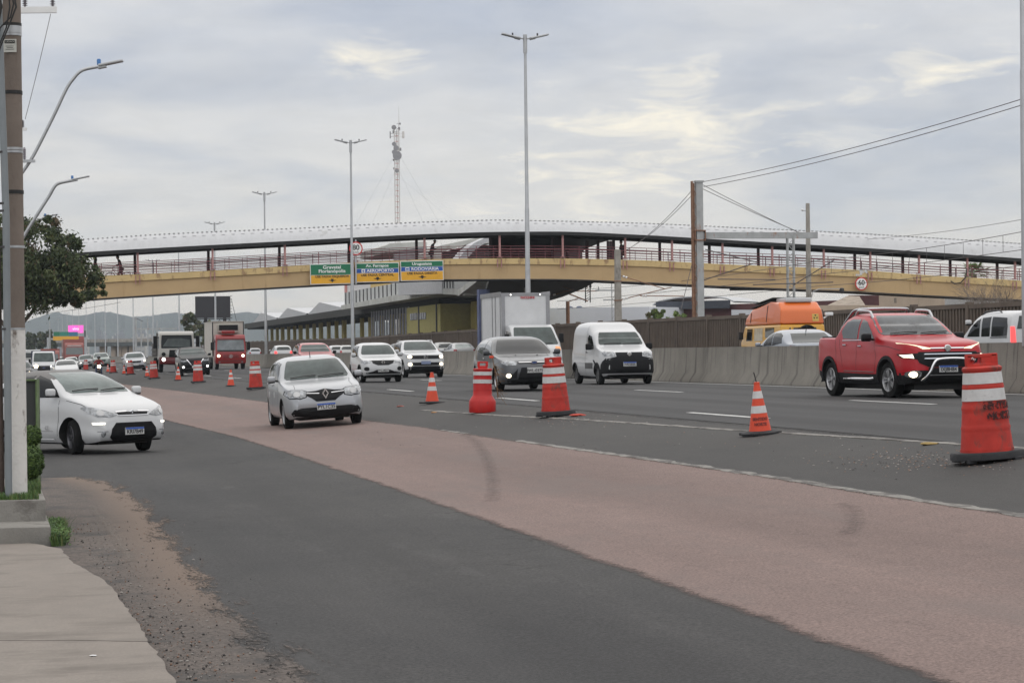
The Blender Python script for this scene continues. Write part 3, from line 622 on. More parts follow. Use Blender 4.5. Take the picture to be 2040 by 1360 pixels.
t, Wd, H = gantry('middle direction sign with a blue AEROPORTO band on the footbridge', 709.5, 794, 525, 562, [(S_green, .29), (S_blue, .24), (S_yel, .47)],
       [('Av. Farrapos', .50, .86, .24, S_wh, 1.2), ('AEROPORTO', .57, .59, .26, S_wh, 1.15), ('USE FAIXA CENTRAL', .50, .36, .21, S_bl, 1.1)])
b = MB(); b.box((Wd*.17, -.026, H*.59), (.24, .01, .22)); b.box((Wd*.17, -.034, H*.59), (.16, .01, .04), 1); b.box((Wd*.17, -.0345, H*.59), (.04, .01, .15), 1); b.build('pictogram', [S_wh, S_blue], t)
t, Wd, H = gantry('rightmost direction sign with a blue RODOVIARIA band on the footbridge', 799, 882.5, 521, 559, [(S_green, .29), (S_blue, .24), (S_yel, .47)],
       [('Uruguaiana', .50, .86, .24, S_wh, 1.2), ('RODOVIÁRIA', .57, .59, .26, S_wh, 1.15), ('USE FAIXA DIREITA', .50, .36, .21, S_bl, 1.1)])
b = MB(); b.box((Wd*.15, -.026, H*.59), (.26, .01, .23)); b.box((Wd*.15, -.034, H*.605), (.19, .01, .08), 1); b.box((Wd*.15, -.034, H*.53), (.19, .01, .03), 1); b.build('pictogram', [S_wh, S_blue], t)
def speed(label, px, py, rpx, num, dv, post=False):
    u, z = at_v(px, py, V0-dv); r = rpx*XY(u, V0-dv)[1]/F
    t = thing('speed_limit_sign', label, 'speed sign', W(u, V0-dv, z-r), PHI)
    T = Matrix.Translation((0, 0, r)) @ Matrix.Rotation(math.pi/2, 4, 'X')
    b = MB(); b.lathe([(r, -.015), (r, .015)], 36, 0, T); b.build('disc', mat('sign red', (.55, .03, .03), .5), t)
    b = MB(); b.lathe([(r*.83, .016), (r*.83, .022)], 36, 0, T); b.build('face', S_wh, t)
    text('numerals', num, r*1.05, S_bl, t, Matrix.Translation((0, -.027, r*1.12)) @ Matrix.Rotation(math.pi/2, 4, 'X'), bold=.01)
    text('unit_lettering', 'km/h', r*.42, S_bl, t, Matrix.Translation((0, -.027, r*.45)) @ Matrix.Rotation(math.pi/2, 4, 'X'))
    b = MB(); b.box((0, .08, r), (.08, .14, r*1.6) if not post else (.09, .12, r*2.6))
    if post: b.box((0, .10, -.9), (.09, .09, 1.9))
    b.build('bracket', M_galv, t)
speed('round 80 km/h speed sign with a red ring above the direction signs', 709, 495, 13.6, '80', .55, True)
speed('round 60 km/h speed sign with a red ring on the tan girder at right', 1716, 565, 13.2, '60', .25)
# ------------------------------------------------------------------ noise wall beyond the far carriageway
xs, ys = [], []
for px, py in ((2300, 586), (2040, 600), (1700, 616), (1480, 627), (1300, 635), (1120, 645), (900, 659), (700, 673), (480, 681)):
    v, z = at_u(px, py, 36.0); xs.append(v); ys.append(z)
zw = lambda v: float(np.interp(v, xs, ys))
nw = thing('noise_wall', 'long brown ribbed concrete wall running behind the far carriageway', 'wall', W(36, 20, G(36, 20)), PHI)
zo = G(36, 20)
M_brown = mat('brown concrete', (.125, .098, .078), .95, var=.18, vs=1.4, bump=.25, stain=((.085, .07, .06), 1.4, .58, (1, 1, .3)))
v = 40.0; i = 0; npan = 0
while v < 430:
    z = zw(v+2.8); base = G(36, v)-.05
    st = .30 if v < 220 else .6
    b = MB(); b.box((.06, v+2.8-20, (z+base)/2-zo), (.08, 5.5, z-base))
    q = v+.25
    while q < v+5.4: b.box((-.02, q-20, (z-.18+base)/2-zo), (.09, st*.45, z-.18-base)); q += st
    b.box((-.03, v+2.8-20, z-.09-zo), (.13, 5.4, .17))
    if npan < 66: b.build('panel', M_brown, nw); npan += 1
    b = MB(); b.box((0, v-20, (z+.06+base)/2-zo), (.26, .24, z+.06-base)); b.build('post', M_brown, nw)
    v += 5.6
# ------------------------------------------------------------------ railway electrification
def wire(name, pts, r=.02, sag=0, label='', group=None, m=None, n=14):
    P = []
    for a, c in zip(pts[:-1], pts[1:]):
        for i in range(n):
            t = i/n; q = Vector(a).lerp(Vector(c), t); q.z -= sag*4*t*(1-t); P.append(q)
    P.append(Vector(pts[-1])); o = P[0].copy()
    b = MB(); b.tube([q-o for q in P], r, 5); return tag(b.build(name, m or M_wire, location=o), label, 'cable', group)
vm, zm = at_u(1388, 361, 40.0)
ms = thing('catenary_mast', 'tallest grey and rusty steel mast carrying a beam over the railway', 'mast', W(40, vm, G(40, vm)), PHI)
h = zm - G(40, vm)
b = MB(); b.box((.12, 0, h/2), (.40, .34, h)); b.box((.12, 0, h-.02), (.52, .44, .10)); b.build('column', M_greymast, ms)
b = MB(); 
b.box((-.30, -.12, h/2), (.05, .1, h)); b.box((-.30, .12, h/2), (.05, .1, h))
z = .3
while z < h-.4: b.tube([(-.30, -.14, z), (-.10, -.14, z+.35)], .022, 4); b.tube([(-.10, -.14, z+.35), (-.30, -.14, z+.7)], .022, 4); z += .7
b.box((-.2, .1, h/2), (.18, .03, h*.98)); b.build('lattice_web', M_rust, ms)
zb1 = at_v(1500, 469, vm)[1]-G(40, vm); ub1 = at_v(1628, 466, vm)[0]-40
b = MB(); b.box((ub1/2+.1, 0, zb1), (ub1-.2, .22, .36)); b.build('cross_beam', M_greymast, ms)
b = MB()
for dz in (.28, -.28): b.box((.12, 0, zb1+dz), (.62, .5, .06))
for q in (.1, -.1): b.box((.12+q*3.0, 0, zb1), (.03, .52, .6))
b.build('clamp', M_rust, ms)
ud = at_v(1575, 520, vm)[0]-40; zd = at_v(1575, 592, vm)[1]-G(40, vm)
b = MB()
for s in (-.19, .19):
    for q in (-.1, .1): b.box((ud+s, q, (zb1+.2+zd)/2), (.075, .06, zb1+.2-zd))
z = zd
while z < zb1-.3: b.tube([(ud-.19, -.1, z), (ud+.19, -.1, z+.38)], .03, 4); b.tube([(ud+.19, -.1, z+.38), (ud-.19, -.1, z+.76)], .03, 4); b.box((ud, .05, z), (.38, .1, .05)); z += .76
b.build('drop_lattice', M_greymast, ms)
top = W(40.2, vm, zm-.15)
for k_, (px, py) in enumerate(((1588, 462), (1600, 466))):
    wire('stay_wire', [W(40.15, vm, zm-.1-.25*k_), at(px, py, XY(46.3, vm)[1])], .018, .05, ['upper stay wire from the mast top down to the beam end', 'lower stay wire from the mast top down to the beam end'][k_])
p_, _ = at(1612, 600, 1), 0
ur, zr = at_v(1609, 405, vm+3)
rp = thing('round_pole', 'thin round concrete pole with a beam end resting by the orange van', 'pole', W(ur, vm+3, G(ur, vm)), PHI)
hr = zr-G(ur, vm); b = MB(); b.tube([(0, 0, 0), (0, 0, hr)], [.20, .12], 14); b.build('shaft', M_conc, rp)
b = MB(); b.box((-.2, 0, hr-.45), (.3, .05, .05)); b.lathe([(.06, 0), (.09, .05), (.06, .1)], 10, 1, Matrix.Translation((-.34, 0, hr-.45))); b.build('bracket', [M_galv, M_white], rp)
b = MB(); b.tube([(0, -.2, 0), (.1, -.22, .35), (.5, -.22, .5), (1.9, -.22, .5)], .025, 6, T=Matrix.Translation((.1, 0, at_v(1612, 590, vm)[1]-G(ur, vm))));
b.lathe([(.0, -.22), (.11, -.16), (.14, 0), (.14, .1), (.05, .14)], 14, 1, Matrix.Translation((2.0, -.22, at_v(1612, 590, vm)[1]-G(ur, vm)+.42))); b.build('dome_camera', [M_galv, M_dark], rp)
def stub_pole(px, ytop, u, wpx, label, arms=()):
    v, z = at_u(px, ytop, u); D = XY(u, v)[1]; r = wpx*D/F/2; zg = G(u, v)
    t = thing('concrete_pole', label, 'pole', W(u, v, zg), PHI, 'concrete railway poles')
    b = MB(); b.box((0, 0, (z-zg)/2), (2*r, 2*r*1.1, z-zg), 0)
    for q in b.v[:]: pass
    b.v = [(x*(1.25 if zz < .1 else .95), y_*(1.25 if zz < .1 else .95), zz) for x, y_, zz in b.v]; b.build('shaft', M_conc, t)
    b = MB()
    for q in (.28, .45): b.box((0, 0, (z-zg)*(1-q)), (2*r+.10, 2*r+.14, .06))
    b.build('band', M_rust, t)
    for (x0, y0, x1, y1) in arms:
        a = at(x0, y0, D); c = at(x1, y1, D-1.0); I = Matrix.Translation(t.location) @ Matrix.Rotation(PHI, 4, 'Z'); I = I.inverted()
        b = MB(); P0, P1 = I @ a, I @ c; b.tube([P0, P1], .028, 6)
        for f in (.06, .12): q = P0.lerp(P1, f); b.tube([q, P0.lerp(P1, f+.035)], .07, 8, 1)
        b.build('cantilever_arm', [M_rust, M_white], t)
stub_pole(1230, 497, 38.5, 10.5, 'short tapered concrete pole behind the white delivery van', [(1236, 549, 1324, 575), (1236, 597, 1338, 572), (1275, 589, 1362, 590)])
stub_pole(1049, 500, 38.5, 10, 'concrete pole half hidden behind the tallest lamp post', [(1066, 553, 1140, 577), (1100, 588, 1143, 576)])
for k_, (x0, y0, x1, y1) in enumerate(((1405, 497, 1510, 523), (1402, 558, 1500, 525), (1430, 556, 1545, 557), (1582, 567, 1662, 518), (1500, 567, 1660, 562))):
    D = XY(42, vm)[1]
    tag(wire('cantilever_tube', [at(x0, y0, D), at(x1, y1, D-2)], .03, 0, 'x'), ['upper insulated catenary tube sloping from the tall mast', 'lower catenary tube rising from the tall mast', 'level steady tube beside the tall mast', 'catenary tube rising past the thin round pole', 'long level tube below the drop lattice'][k_], 'catenary arm', 'catenary arms')
D = 205; q = at(1171, 581, D); zg = G(*UV(q.x, q.y)); t = thing('catenary_mast', 'dark hanging lattice with a side arm right of the white box truck', 'mast', (at(1131, 600, D).x, D, zg)); cx = t.location.x
b = MB(); b.tube([(0, 0, 0), (0, 0, at(1131, 600, D).z-zg)], .16, 8); b.build('post', M_rust, t)
b = MB(); xl = q.x-cx
for s in (-.2, .2): b.box((xl+s, 0, (at(1, 584, D).z+at(1, 616, D).z)/2-zg), (.09, .09, at(1, 584, D).z-at(1, 616, D).z))
for i in range(6): z = at(1, 614-5*i, D).z-zg; b.tube([(xl-.2, 0, z), (xl+.2, 0, z+.22)], .03, 4)
b.bbox((xl-.2, 0, at(1, 583, D).z-zg), (.25, .2, .3), .05); b.bbox((xl+.22, 0, at(1, 583, D).z-zg), (.2, .2, .3), .05); b.build('drop_lattice', M_black, t)
b = MB(); b.tube([(0, 0, at(1, 597, D).z-zg), (xl, 0, at(1, 613, D).z-zg)], .06, 5); b.tube([(0, 0, at(1, 614, D).z-zg), (xl*.6, 0, at(1, 606, D).z-zg)], .04, 5); b.tube([(-.8, 0, at(1, 593, D).z-zg), (xl+.8, 0, at(1, 593, D).z-zg)], .04, 5); b.tube([(-1.3, 0, at(1, 584, D).z-zg), (xl, 0, at(1, 584, D).z-zg)], .07, 5); b.build('arm', M_rust, t)
t2 = thing('signal_post', 'slim grey lattice post just left of the short concrete pole', 'post', (at(1223, 600, 190).x, 190, 1.0)); hh = at(1223, 562, 190).z-1; b = MB()
for s in (-.16, .16): b.box((s, 0, hh/2), (.07, .07, hh))
for i in range(int(hh/.5)): b.tube([(-.16, 0, i*.5), (.16, 0, i*.5+.5)], .025, 4)
b.build('lattice', M_galv, t2); b = MB(); b.box((-.7, 0, at(1, 592, 190).z-1), (1.5, .1, .1)); b.box((-1.2, 0, at(1, 589, 190).z-1), (.08, .08, .35)); b.box((-.4, 0, at(1, 611, 190).z-1), (.9, .1, .08)); b.build('bracket', M_galv, t2)
# wires along the track (parallel to the road)
for k_, (x0, y0, x1, y1, u, sg, lab) in enumerate(((1628, 518, 2040, 461, 45, .15, 'upper overhead catenary wire crossing the white roof at right'), (1628, 547, 2040, 497, 45, .05, 'second overhead wire below the upper catenary at right'),
        (1150, 577, 1628, 520, 45, .25, 'catenary wire passing the grey mast'), (1110, 600, 1628, 548, 45, .1, 'contact wire over the near track'), (1110, 616, 1628, 570, 49, .1, 'lowest overhead wire over the far track'), (1628, 570, 2040, 528, 49, .1, 'far track wire across the tan girder'))):
    va_, za_ = at_u(x0, y0, u); vb_, zb_ = at_u(x1, y1, u)
    wire('catenary_wire', [W(u, va_, za_), W(u, vb_, zb_)], .016, sg, lab, 'overhead railway wires')
va_, za_ = at_u(1628, 519, 45); vb_, zb_ = at_u(2040, 461, 45); vc_, zc2 = at_u(1628, 547, 45); vd_, zd2 = at_u(2040, 497, 45)
b = MB(); o_ = W(45, va_, 0)
for i in range(1, 12):
    t_ = i/12; v = va_+(vb_-va_)*t_; z1 = za_+(zb_-za_)*t_-.6*t_*(1-t_); z0 = zc2+(zd2-zc2)*(v-vc_)/(vd_-vc_)-.2*t_*(1-t_)
    q = W(45, v, 0)-o_; b.tube([q+Vector((0, 0, z0)), q+Vector((0, 0, z1))], .012, 4)
tag(b.build('droppers', M_wire, location=o_), 'row of short vertical droppers linking the two catenary wires at right', 'cable', kind='stuff')
for k_, (y0, y1) in enumerate(((362, 190), (372, 202))):
    va_, za_ = at_u(1402, y0, 40.2); vb_, zb_ = at_u(2060, y1, 40.2)
    wire('power_line', [W(40.2, va_, za_), W(40.2, vb_, zb_)], .018, .25, ['upper of two power lines rising to the right edge of the sky', 'lower of two power lines rising to the right edge of the sky'][k_], 'power lines from the mast top')
for k_, (x1, y1) in enumerate(((1245, 500), (1238, 503))):
    wire('power_line', [W(39.9, vm, zm-.3-k_*.3), at(x1, y1, XY(40, vm+22)[1])], .016, .35, ['outer of two wires falling left from the mast top', 'inner of two wires falling left from the mast top'][k_], 'power lines from the mast top')
wire('power_line', [at(1690, 478, 170), at(2060, 433, 120)], .014, .2, 'faint single wire in the sky above the right end of the roof')
wire('stay_wire', [at(1378, 528, 141), at(1357, 615, 139)], .02, 0, 'dark guy wire sloping down left of the tall mast')
# ------------------------------------------------------------------ station, buildings, trees, hills
def ubox(b, u0, u1, v0, v1, z0, z1, mi=0, o=(0, 0, 0)):
    b.box(((u0+u1)/2-o[0], (v0+v1)/2-o[1], (z0+z1)/2-o[2]), (abs(u1-u0), abs(v1-v0), z1-z0), mi)
M_cwh = mat('weathered white panels', (.50, .51, .50), .7, var=.1, vs=1.0, stain=((.42, .42, .40), 1.4, .6, (1, 1, .3)))
M_cwh2 = mat('grimy white concrete', (.47, .47, .44), .9, var=.12, vs=.8, stain=((.36, .35, .31), .9, .55, (1, 1, .35)))
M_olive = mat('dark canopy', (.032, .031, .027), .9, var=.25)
zs = G(42, 230)+.6
st = thing('station_building', 'grey and white railway station building with yellow walls behind the road signs', 'station', W(40, 200, G(40, 200)), PHI)
O = (40, 200, G(40, 200))
vR, zR = at_u(950, 592, 42); vL, zL = at_u(488, 650, 42); zc1 = (zR+zL)/2
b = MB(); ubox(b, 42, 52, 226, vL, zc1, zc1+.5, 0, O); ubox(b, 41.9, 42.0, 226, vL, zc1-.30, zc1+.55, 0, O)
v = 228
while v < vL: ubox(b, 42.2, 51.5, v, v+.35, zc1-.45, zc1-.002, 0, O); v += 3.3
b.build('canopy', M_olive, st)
b = MB(); mods = np.linspace(vL-2, 262, 5)
for a, c in zip(mods[:-1], mods[1:]):
    m_ = (a+c)/2; vs3 = [(a, zc1+.55), (m_+4, zc1+2.1), (c, zc1+.9), (c, zc1+.52), (a, zc1+.52)]
    b.add([(43-O[0], v-O[1], z-O[2]) for v, z in vs3] + [(52-O[0], v-O[1], z-O[2]) for v, z in vs3], [(0, 1, 2, 3, 4), (9, 8, 7, 6, 5), (0, 5, 6, 1), (1, 6, 7, 2)], 0)
b.build('canopy_roof', M_roofm, st)
cb = MB(); v = 243; i = 0
while v < vL-3:
    c = MB(); ubox(c, 45, 45.38, v, v+(1.1 if i % 3 else 1.9), zs-.6, zc1-.3, 0, O); c.build('column', M_yel, st); v += 7.5; i += 1
b = MB(); v = 240
while v < vL-8: ubox(b, 50.5, 50.7, v, v+5, zs+1.4, zs+2.5, 0, O); v += 6.4
b.build('banner_row', mat('navy panels', (.035, .04, .10), .6), st)
# concourse level over the tracks
def face_u(px0, yt0, yb0, px1, yt1, yb1, u): # quad in the plane u, corners read at both ends
    v0, z0t = at_u(px0, yt0, u); _, z0b = at_u(px0, yb0, u); v1, z1t = at_u(px1, yt1, u); _, z1b = at_u(px1, yb1, u); return v0, z0b, z0t, v1, z1b, z1t
def wedge(name, q, u, dep, m, ribs=0, rm=None, parent=None):
    v0, z0b, z0t, v1, z1b, z1t = q; b = MB(); P = []
    for uu in (u, u+dep): P += [(uu-O[0], v0-O[1], z0b-O[2]), (uu-O[0], v0-O[1], z0t-O[2]), (uu-O[0], v1-O[1], z1t-O[2]), (uu-O[0], v1-O[1], z1b-O[2])]
    b.add(P, [(0, 1, 2, 3), (7, 6, 5, 4), (0, 4, 5, 1), (1, 5, 6, 2), (2, 6, 7, 3), (3, 7, 4, 0)], 0)
    for i in range(ribs):
        t = (i+.5)/ribs; v = v0+(v1-v0)*t; zb, zt = z0b+(z1b-z0b)*t, z0t+(z1t-z0t)*t
        b.box((u-.04-O[0], v-O[1], (zb+zt)/2-O[2]), (.08, abs(v1-v0)/ribs*.10, (zt-zb)*.97), 1)
    return b.build(name, [m, rm or M_dark], parent or st)
wedge('ribbed_wall', face_u(686, 583, 608, 793, 563, 588, 40), 40, 8, M_cwh, 14)
wedge('base_band', face_u(686, 608.2, 617, 870, 573, 588, 40), 39.6, 8, M_cwh2)
wedge('advert_band', face_u(688, 562, 582.5, 780, 545, 564.5, 40.3), 40.3, 6, mat('ad panel', (.62, .60, .60), .6), 0)
wedge('advert_edge', face_u(686, 566, 583, 690, 565, 582.5, 40.2), 40.2, 6, mat('ad red', (.55, .22, .20), .6), 0)
wedge('advert_stripe', face_u(738, 560, 573, 777, 553, 567, 40.22), 40.22, 6, mat('ad ochre', (.55, .38, .12), .6), 0)
q = face_u(794, 552, 588, 882, 545, 585, 38.5)
o = wedge('louvre_box', q, 38.5, 9, M_lou)
b = MB(); v0, z0b, z0t, v1, z1b, z1t = q
for i in range(22):
    t = (i+.5)/22; b.add([(38.5-.05-O[0], v0-O[1], z0b+(z0t-z0b)*t-O[2]-.04), (38.5-.05-O[0], v0-O[1], z0b+(z0t-z0b)*t-O[2]+.04), (38.5-.05-O[0], v1-O[1], z1b+(z1t-z1b)*t-O[2]+.04), (38.5-.05-O[0], v1-O[1], z1b+(z1t-z1b)*t-O[2]-.04)], [(0, 1, 2, 3)], 0)
b.build('louvre_slats', mat('slat grey', (.42, .42, .43), .5), st)['kind'] = 'stuff'
wedge('stair_wall', face_u(883, 556, 574, 906, 554, 574, 37), 37, 6, M_cwh, 4)
wedge('stair_band', face_u(882, 575, 586, 925, 575, 588, 36.8), 36.8, 5, M_cwh2)
vs1, zs1 = at_u(912, 590, 36.6); vs2, zs2 = at_u(956, 556, 36.6); _, zs3 = at_u(912, 578, 36.6); _, zs4 = at_u(956, 545, 36.6)
b = MB(); P = []
for uu in (36.6, 40.5): P += [(uu-O[0], vs1-O[1], zs1-O[2]), (uu-O[0], vs1-O[1], zs3-O[2]), (uu-O[0], vs2-O[1], zs4-O[2]), (uu-O[0], vs2-O[1], zs2-O[2])]
b.add(P, [(0, 1, 2, 3), (7, 6, 5, 4), (0, 4, 5, 1), (1, 5, 6, 2), (2, 6, 7, 3), (3, 7, 4, 0)]); b.build('staircase', M_cwh2, st)
# ground storey under the concourse
vy0, zy = at_u(810, 606, 41); vy1, _ = at_u(877, 606, 41)
b = MB(); ubox(b, 41, 50, vy1, vy0, O[2]-.1, zc1-.4, 0, O); b.build('ground_floor_wall', mat('pale yellow wall', (.34, .30, .11), .85, var=.1, stain=((.30, .26, .10), .8, .6, (1, 1, .4))), st)
for (x0, x1, y0, y1) in ((818, 831, 623, 638), (833, 849, 622, 637)):
    a0, z0 = at_u(x0, y1, 41); a1, z1 = at_u(x1, y0, 41)
    b = MB(); ubox(b, 40.93, 41.0, a1, a0, z0, z1, 0, O)
    for i in range(1, 4): ubox(b, 40.90, 40.95, a1+(a0-a1)*i/4-.03, a1+(a0-a1)*i/4+.03, z0, z1, 1, O)
    b.build('window', [mat('window dark', (.06, .065, .08), .2), M_lou], st)
for x0 in (835.5, 871): 
    a0, _ = at_u(x0, 620, 41); b = MB(); ubox(b, 40.9, 41.0, a0, a0+.35, O[2], zc1-.4, 0, O); b.build('drain_pipe', M_dark, st)
b = MB(); v = 238
while v < 262: ubox(b, 41, 41.15, v, v+.25, O[2], zc1-.3, 0, O); v += 1.7
ubox(b, 46, 46.3, 236, 262, O[2], zc1-.3, 1, O); b.build('screen_wall', [M_lou, M_dark], st)
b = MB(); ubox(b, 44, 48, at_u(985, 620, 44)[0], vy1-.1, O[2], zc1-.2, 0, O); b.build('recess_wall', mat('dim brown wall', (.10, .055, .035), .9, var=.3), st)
a0, _ = at_u(940, 620, 43.5); a1, _ = at_u(953, 620, 43.5)
b = MB(); ubox(b, 43.4, 44.0, a1-12, a0, O[2], zc1-.3, 0, O); b.build('recess_wall', M_yel, st)
# hall joining the footbridge: slab, roof, walls
zf_ = zbot(36)-.05
def slab(name, poly, z0, z1, m, parent=st):
    b = MB(); k = len(poly); P = [(u-O[0], v-O[1], z0-O[2]) for u, v in poly] + [(u-O[0], v-O[1], z1-O[2]) for u, v in poly]
    b.add(P, [tuple(range(k)), tuple(range(2*k-1, k-1, -1))] + [(i, (i+1) % k, (i+1) % k+k, i+k) for i in range(k)]); return b.build(name, m, parent)
ue = at_v(1189, 560, V0+3.2)[0]
pu = lambda px, v: at_v(px, 520, v)[0]
slab('hall_floor', [(pu(974, V0+3.05), V0+3.05), (ue, V0+3.05), (pu(1160, V0+22), V0+22), (pu(1120, V0+46), V0+46), (pu(1090, V0+62), V0+62), (pu(960, V0+62), V0+62)], zf_, zf_+.45, M_olive)
zr1 = zrl(36)-.25
slab('hall_roof', [(pu(976, V0+3.5), V0+3.5), (pu(1228, V0+3.5), V0+3.5), (pu(1196, V0+10), V0+10), (pu(1165, V0+20), V0+20), (pu(1150, V0+42), V0+42), (pu(978, V0+42), V0+42)], zr1, zr1+.35, M_black)
slab('hall_back_wall', [(pu(977, V0+26), V0+26), (pu(1150, V0+26), V0+26), (pu(1150, V0+26.3), V0+26.3), (pu(977, V0+26.3), V0+26.3)], zf_+.45, zr1, M_black)
slab('hall_side_wall', [(pu(977, V0+3.6), V0+3.6), (pu(979, V0+3.6), V0+3.6), (pu(980, V0+26), V0+26), (pu(978, V0+26), V0+26)], zf_+.45, zr1, M_dark)
vp_ = V0+21
slab('pier', [(pu(953.5, vp_), vp_), (pu(975.5, vp_), vp_), (pu(975.5, vp_), vp_+.8), (pu(953.5, vp_), vp_+.8)], .5, zf_-.02, M_blue)
for px in (1190, 1210, 1216, 1168):
    uu = at_v(px, 500, V0+7)[0]; b = MB(); ubox(b, uu, uu+.16, V0+7, V0+7.2, zf_+.45, zr1, 0, O); b.build('hall_column', mat('dark post', (.05, .03, .035), .6), st)
for (x0, x1, y0, m) in ((1098, 1127, 496, M_lou), (1133, 1160, 493, mat('stall grey', (.22, .20, .21), .7))):
    a0, z1 = at_v(x0, y0, V0+14); a1, _ = at_v(x1, y0, V0+14); b = MB(); ubox(b, a0, a1, V0+14, V0+16, zf_+.45, z1, 0, O); b.build('ticket_booth', m, st)
for (x0, x1, y0) in ((1071, 1086, 490), (1090, 1095, 490), (979, 982, 490)):
    a0, z1 = at_v(x0, y0, V0+22); a1, _ = at_v(x1, y0, V0+22); b = MB(); ubox(b, a0, a1, V0+22, V0+22.2, z1-.06, z1+.06, 0, O); b.build('ceiling_light', mat('tube light', (.9, .85, .7), .5, emit=((1, .9, .65), 1.6)), st)
# concrete roofs above, seen over the railing
def face_v(name, pts, v, dep, m):
    P = [at_v(x, y, v) for x, y in pts]; b = MB(); k = len(P)
    vs4 = [(u-O[0], v-O[1], z-O[2]) for u, z in P] + [(u-O[0], v+dep-O[1], z-O[2]) for u, z in P]
    b.add(vs4, [tuple(range(k)), tuple(range(2*k-1, k-1, -1))] + [(i, (i+1) % k, (i+1) % k+k, i+k) for i in range(k)]); return b.build(name, m, st)
face_v('upper_roof', [(769, 503), (769, 489), (776, 485), (848, 481), (850, 483), (850, 503)], V0+42, 14, M_cwh2)
face_v('upper_wall', [(792, 530), (792, 500), (850, 490), (850, 530)], V0+40, 2, M_lou)
face_v('sloping_roof', [(850, 503), (878, 489), (985, 467), (985, 484), (930, 487), (880, 502), (880, 515), (850, 515)], V0+36, 5, M_cwh2)
face_v('louvre_wall', [(880, 520), (880, 503), (940, 488), (975, 488), (975, 520)], V0+37, 1, M_dark)
face_v('curved_stair_roof', [(914, 515), (926, 500), (945, 484), (962, 476), (976, 469), (976, 480), (962, 487), (944, 500), (930, 516)], V0+28, 3, M_roofm)
# ------------------------------------------------------------------ low buildings behind the railway at right
def block(name, label, cat, px0, yt0, px1, yt1, D0, D1, m, depth=14, group=None):
    a, c = at(px0, yt0, D0), at(px1, yt1, D1); zg = min(G(*UV(a.x, a.y)), G(*UV(c.x, c.y)))
    t = thing(name, label, cat, (a.x, a.y, zg), 0, group); d = Vector((c.x-a.x, c.y-a.y, 0)); nrm = Vector((-d.y, d.x, 0)).normalized()
    if nrm.y < 0: nrm = -nrm
    P = [Vector((0, 0, 0)), d, d+nrm*depth, nrm*depth]; za, zc = a.z-zg, c.z-zg
    vs5 = [(p.x, p.y, -.1) for p in P] + [(P[0].x, P[0].y, za), (P[1].x, P[1].y, zc), (P[2].x, P[2].y, zc), (P[3].x, P[3].y, za)]
    b = MB(); b.add(vs5, [(0, 1, 2, 3), (7, 6, 5, 4), (0, 4, 5, 1), (1, 5, 6, 2), (2, 6, 7, 3), (3, 7, 4, 0)]); b.build('wall', m, t); return t, d.normalized(), nrm, a, c
M_w2 = mat('painted wall', (.60, .62, .66), .9, var=.05, vs=.4)
M_mar = mat('maroon cladding', (.085, .03, .032), .7, var=.12)
M_bei = mat('beige plaster', (.46, .37, .29), .9, var=.1, vs=.6, stain=((.33, .26, .2), .9, .6, (1, 1, .4)))
t, d, n_, a, c = block('warehouse', 'plain pale warehouse wall with scrawled letters behind the white vans', 'warehouse', 985, 615, 1293, 611, 235, 225, M_w2)
q = at(1143, 625, 231.5)-t.location
text('graffiti', 'CC', 1.9, mat('graffiti blue', (.16, .19, .25), .8), t, Matrix.Translation(q) @ Matrix.Rotation(math.atan2(d.y, d.x), 4, 'Z') @ Matrix.Rotation(math.pi/2, 4, 'X'), sx=.8)
t, d, n_, a, c = block('maroon_shed', 'long maroon building behind the railway left of the orange van', 'building', 1293, 612, 1700, 597, 232, 222, M_mar)
b = MB(); p0, p1 = at(1300, 604, 231)-t.location, at(1462, 598, 227)-t.location
P = []
for q, s in ((p0, 0), (p1, 0)): P.append(q)
L_ = (p1-p0).length; dirr = (p1-p0).normalized()
for i in range(13):
    tt = i/12; zz = .62*(1-(2*tt-1)**2)**.6; q = p0+(p1-p0)*tt
    for off in (0, 6): b.v.append(tuple(q+n_*off+Vector((0, 0, zz-.2)))); b.v.append(tuple(q+n_*off+Vector((0, 0, zz-.08))))
for i in range(12):
    o_ = i*4; b.f += [(o_, o_+4, o_+5, o_+1), (o_+1, o_+5, o_+7, o_+3), (o_+2, o_+3, o_+7, o_+6), (o_, o_+2, o_+6, o_+4)]; b.m += [0]*4; b.s += [False]*4
b.build('curved_roof', M_galv, t)
b = MB(); q = (p0+p1)/2; b.box((0, 0, 0), (L_*.9, .3, .75), 0, Matrix.Translation(q+Vector((0, 0, -.30))) @ Matrix.Rotation(math.atan2(dirr.y, dirr.x), 4, 'Z')); b.build('window', mat('window dark', (.06, .065, .08), .2), t)
t, d, n_, a, c = block('beige_house', 'beige house with a sloping stained roof right of the orange van', 'house', 1630, 608, 1722, 608, 196, 192, M_bei, 8)
b = MB(); A, B_, C_, D_ = at(1645, 610, 196)-t.location, at(1690, 589, 200)-t.location, at(1712, 590, 200)-t.location, at(1724, 608, 194)-t.location
b.add([A, B_, C_, D_] + [q+Vector((0, .6, 0)) for q in (A, B_, C_, D_)], [(0, 1, 2, 3), (7, 6, 5, 4), (0, 4, 5, 1), (1, 5, 6, 2), (2, 6, 7, 3), (3, 7, 4, 0)]); b.build('roof', mat('stained roof', (.30, .25, .20), .9, var=.3, vs=1.5), t)
block('maroon_shed', 'small maroon block above the beige house behind the red pickup', 'building', 1690, 588, 1752, 588, 203, 200, M_mar, 6)
t, d, n_, a, c = block('beige_house', 'long beige wall with barred windows above the red pickup roof', 'house', 1751, 585, 1880, 592, 190, 180, M_bei, 10)
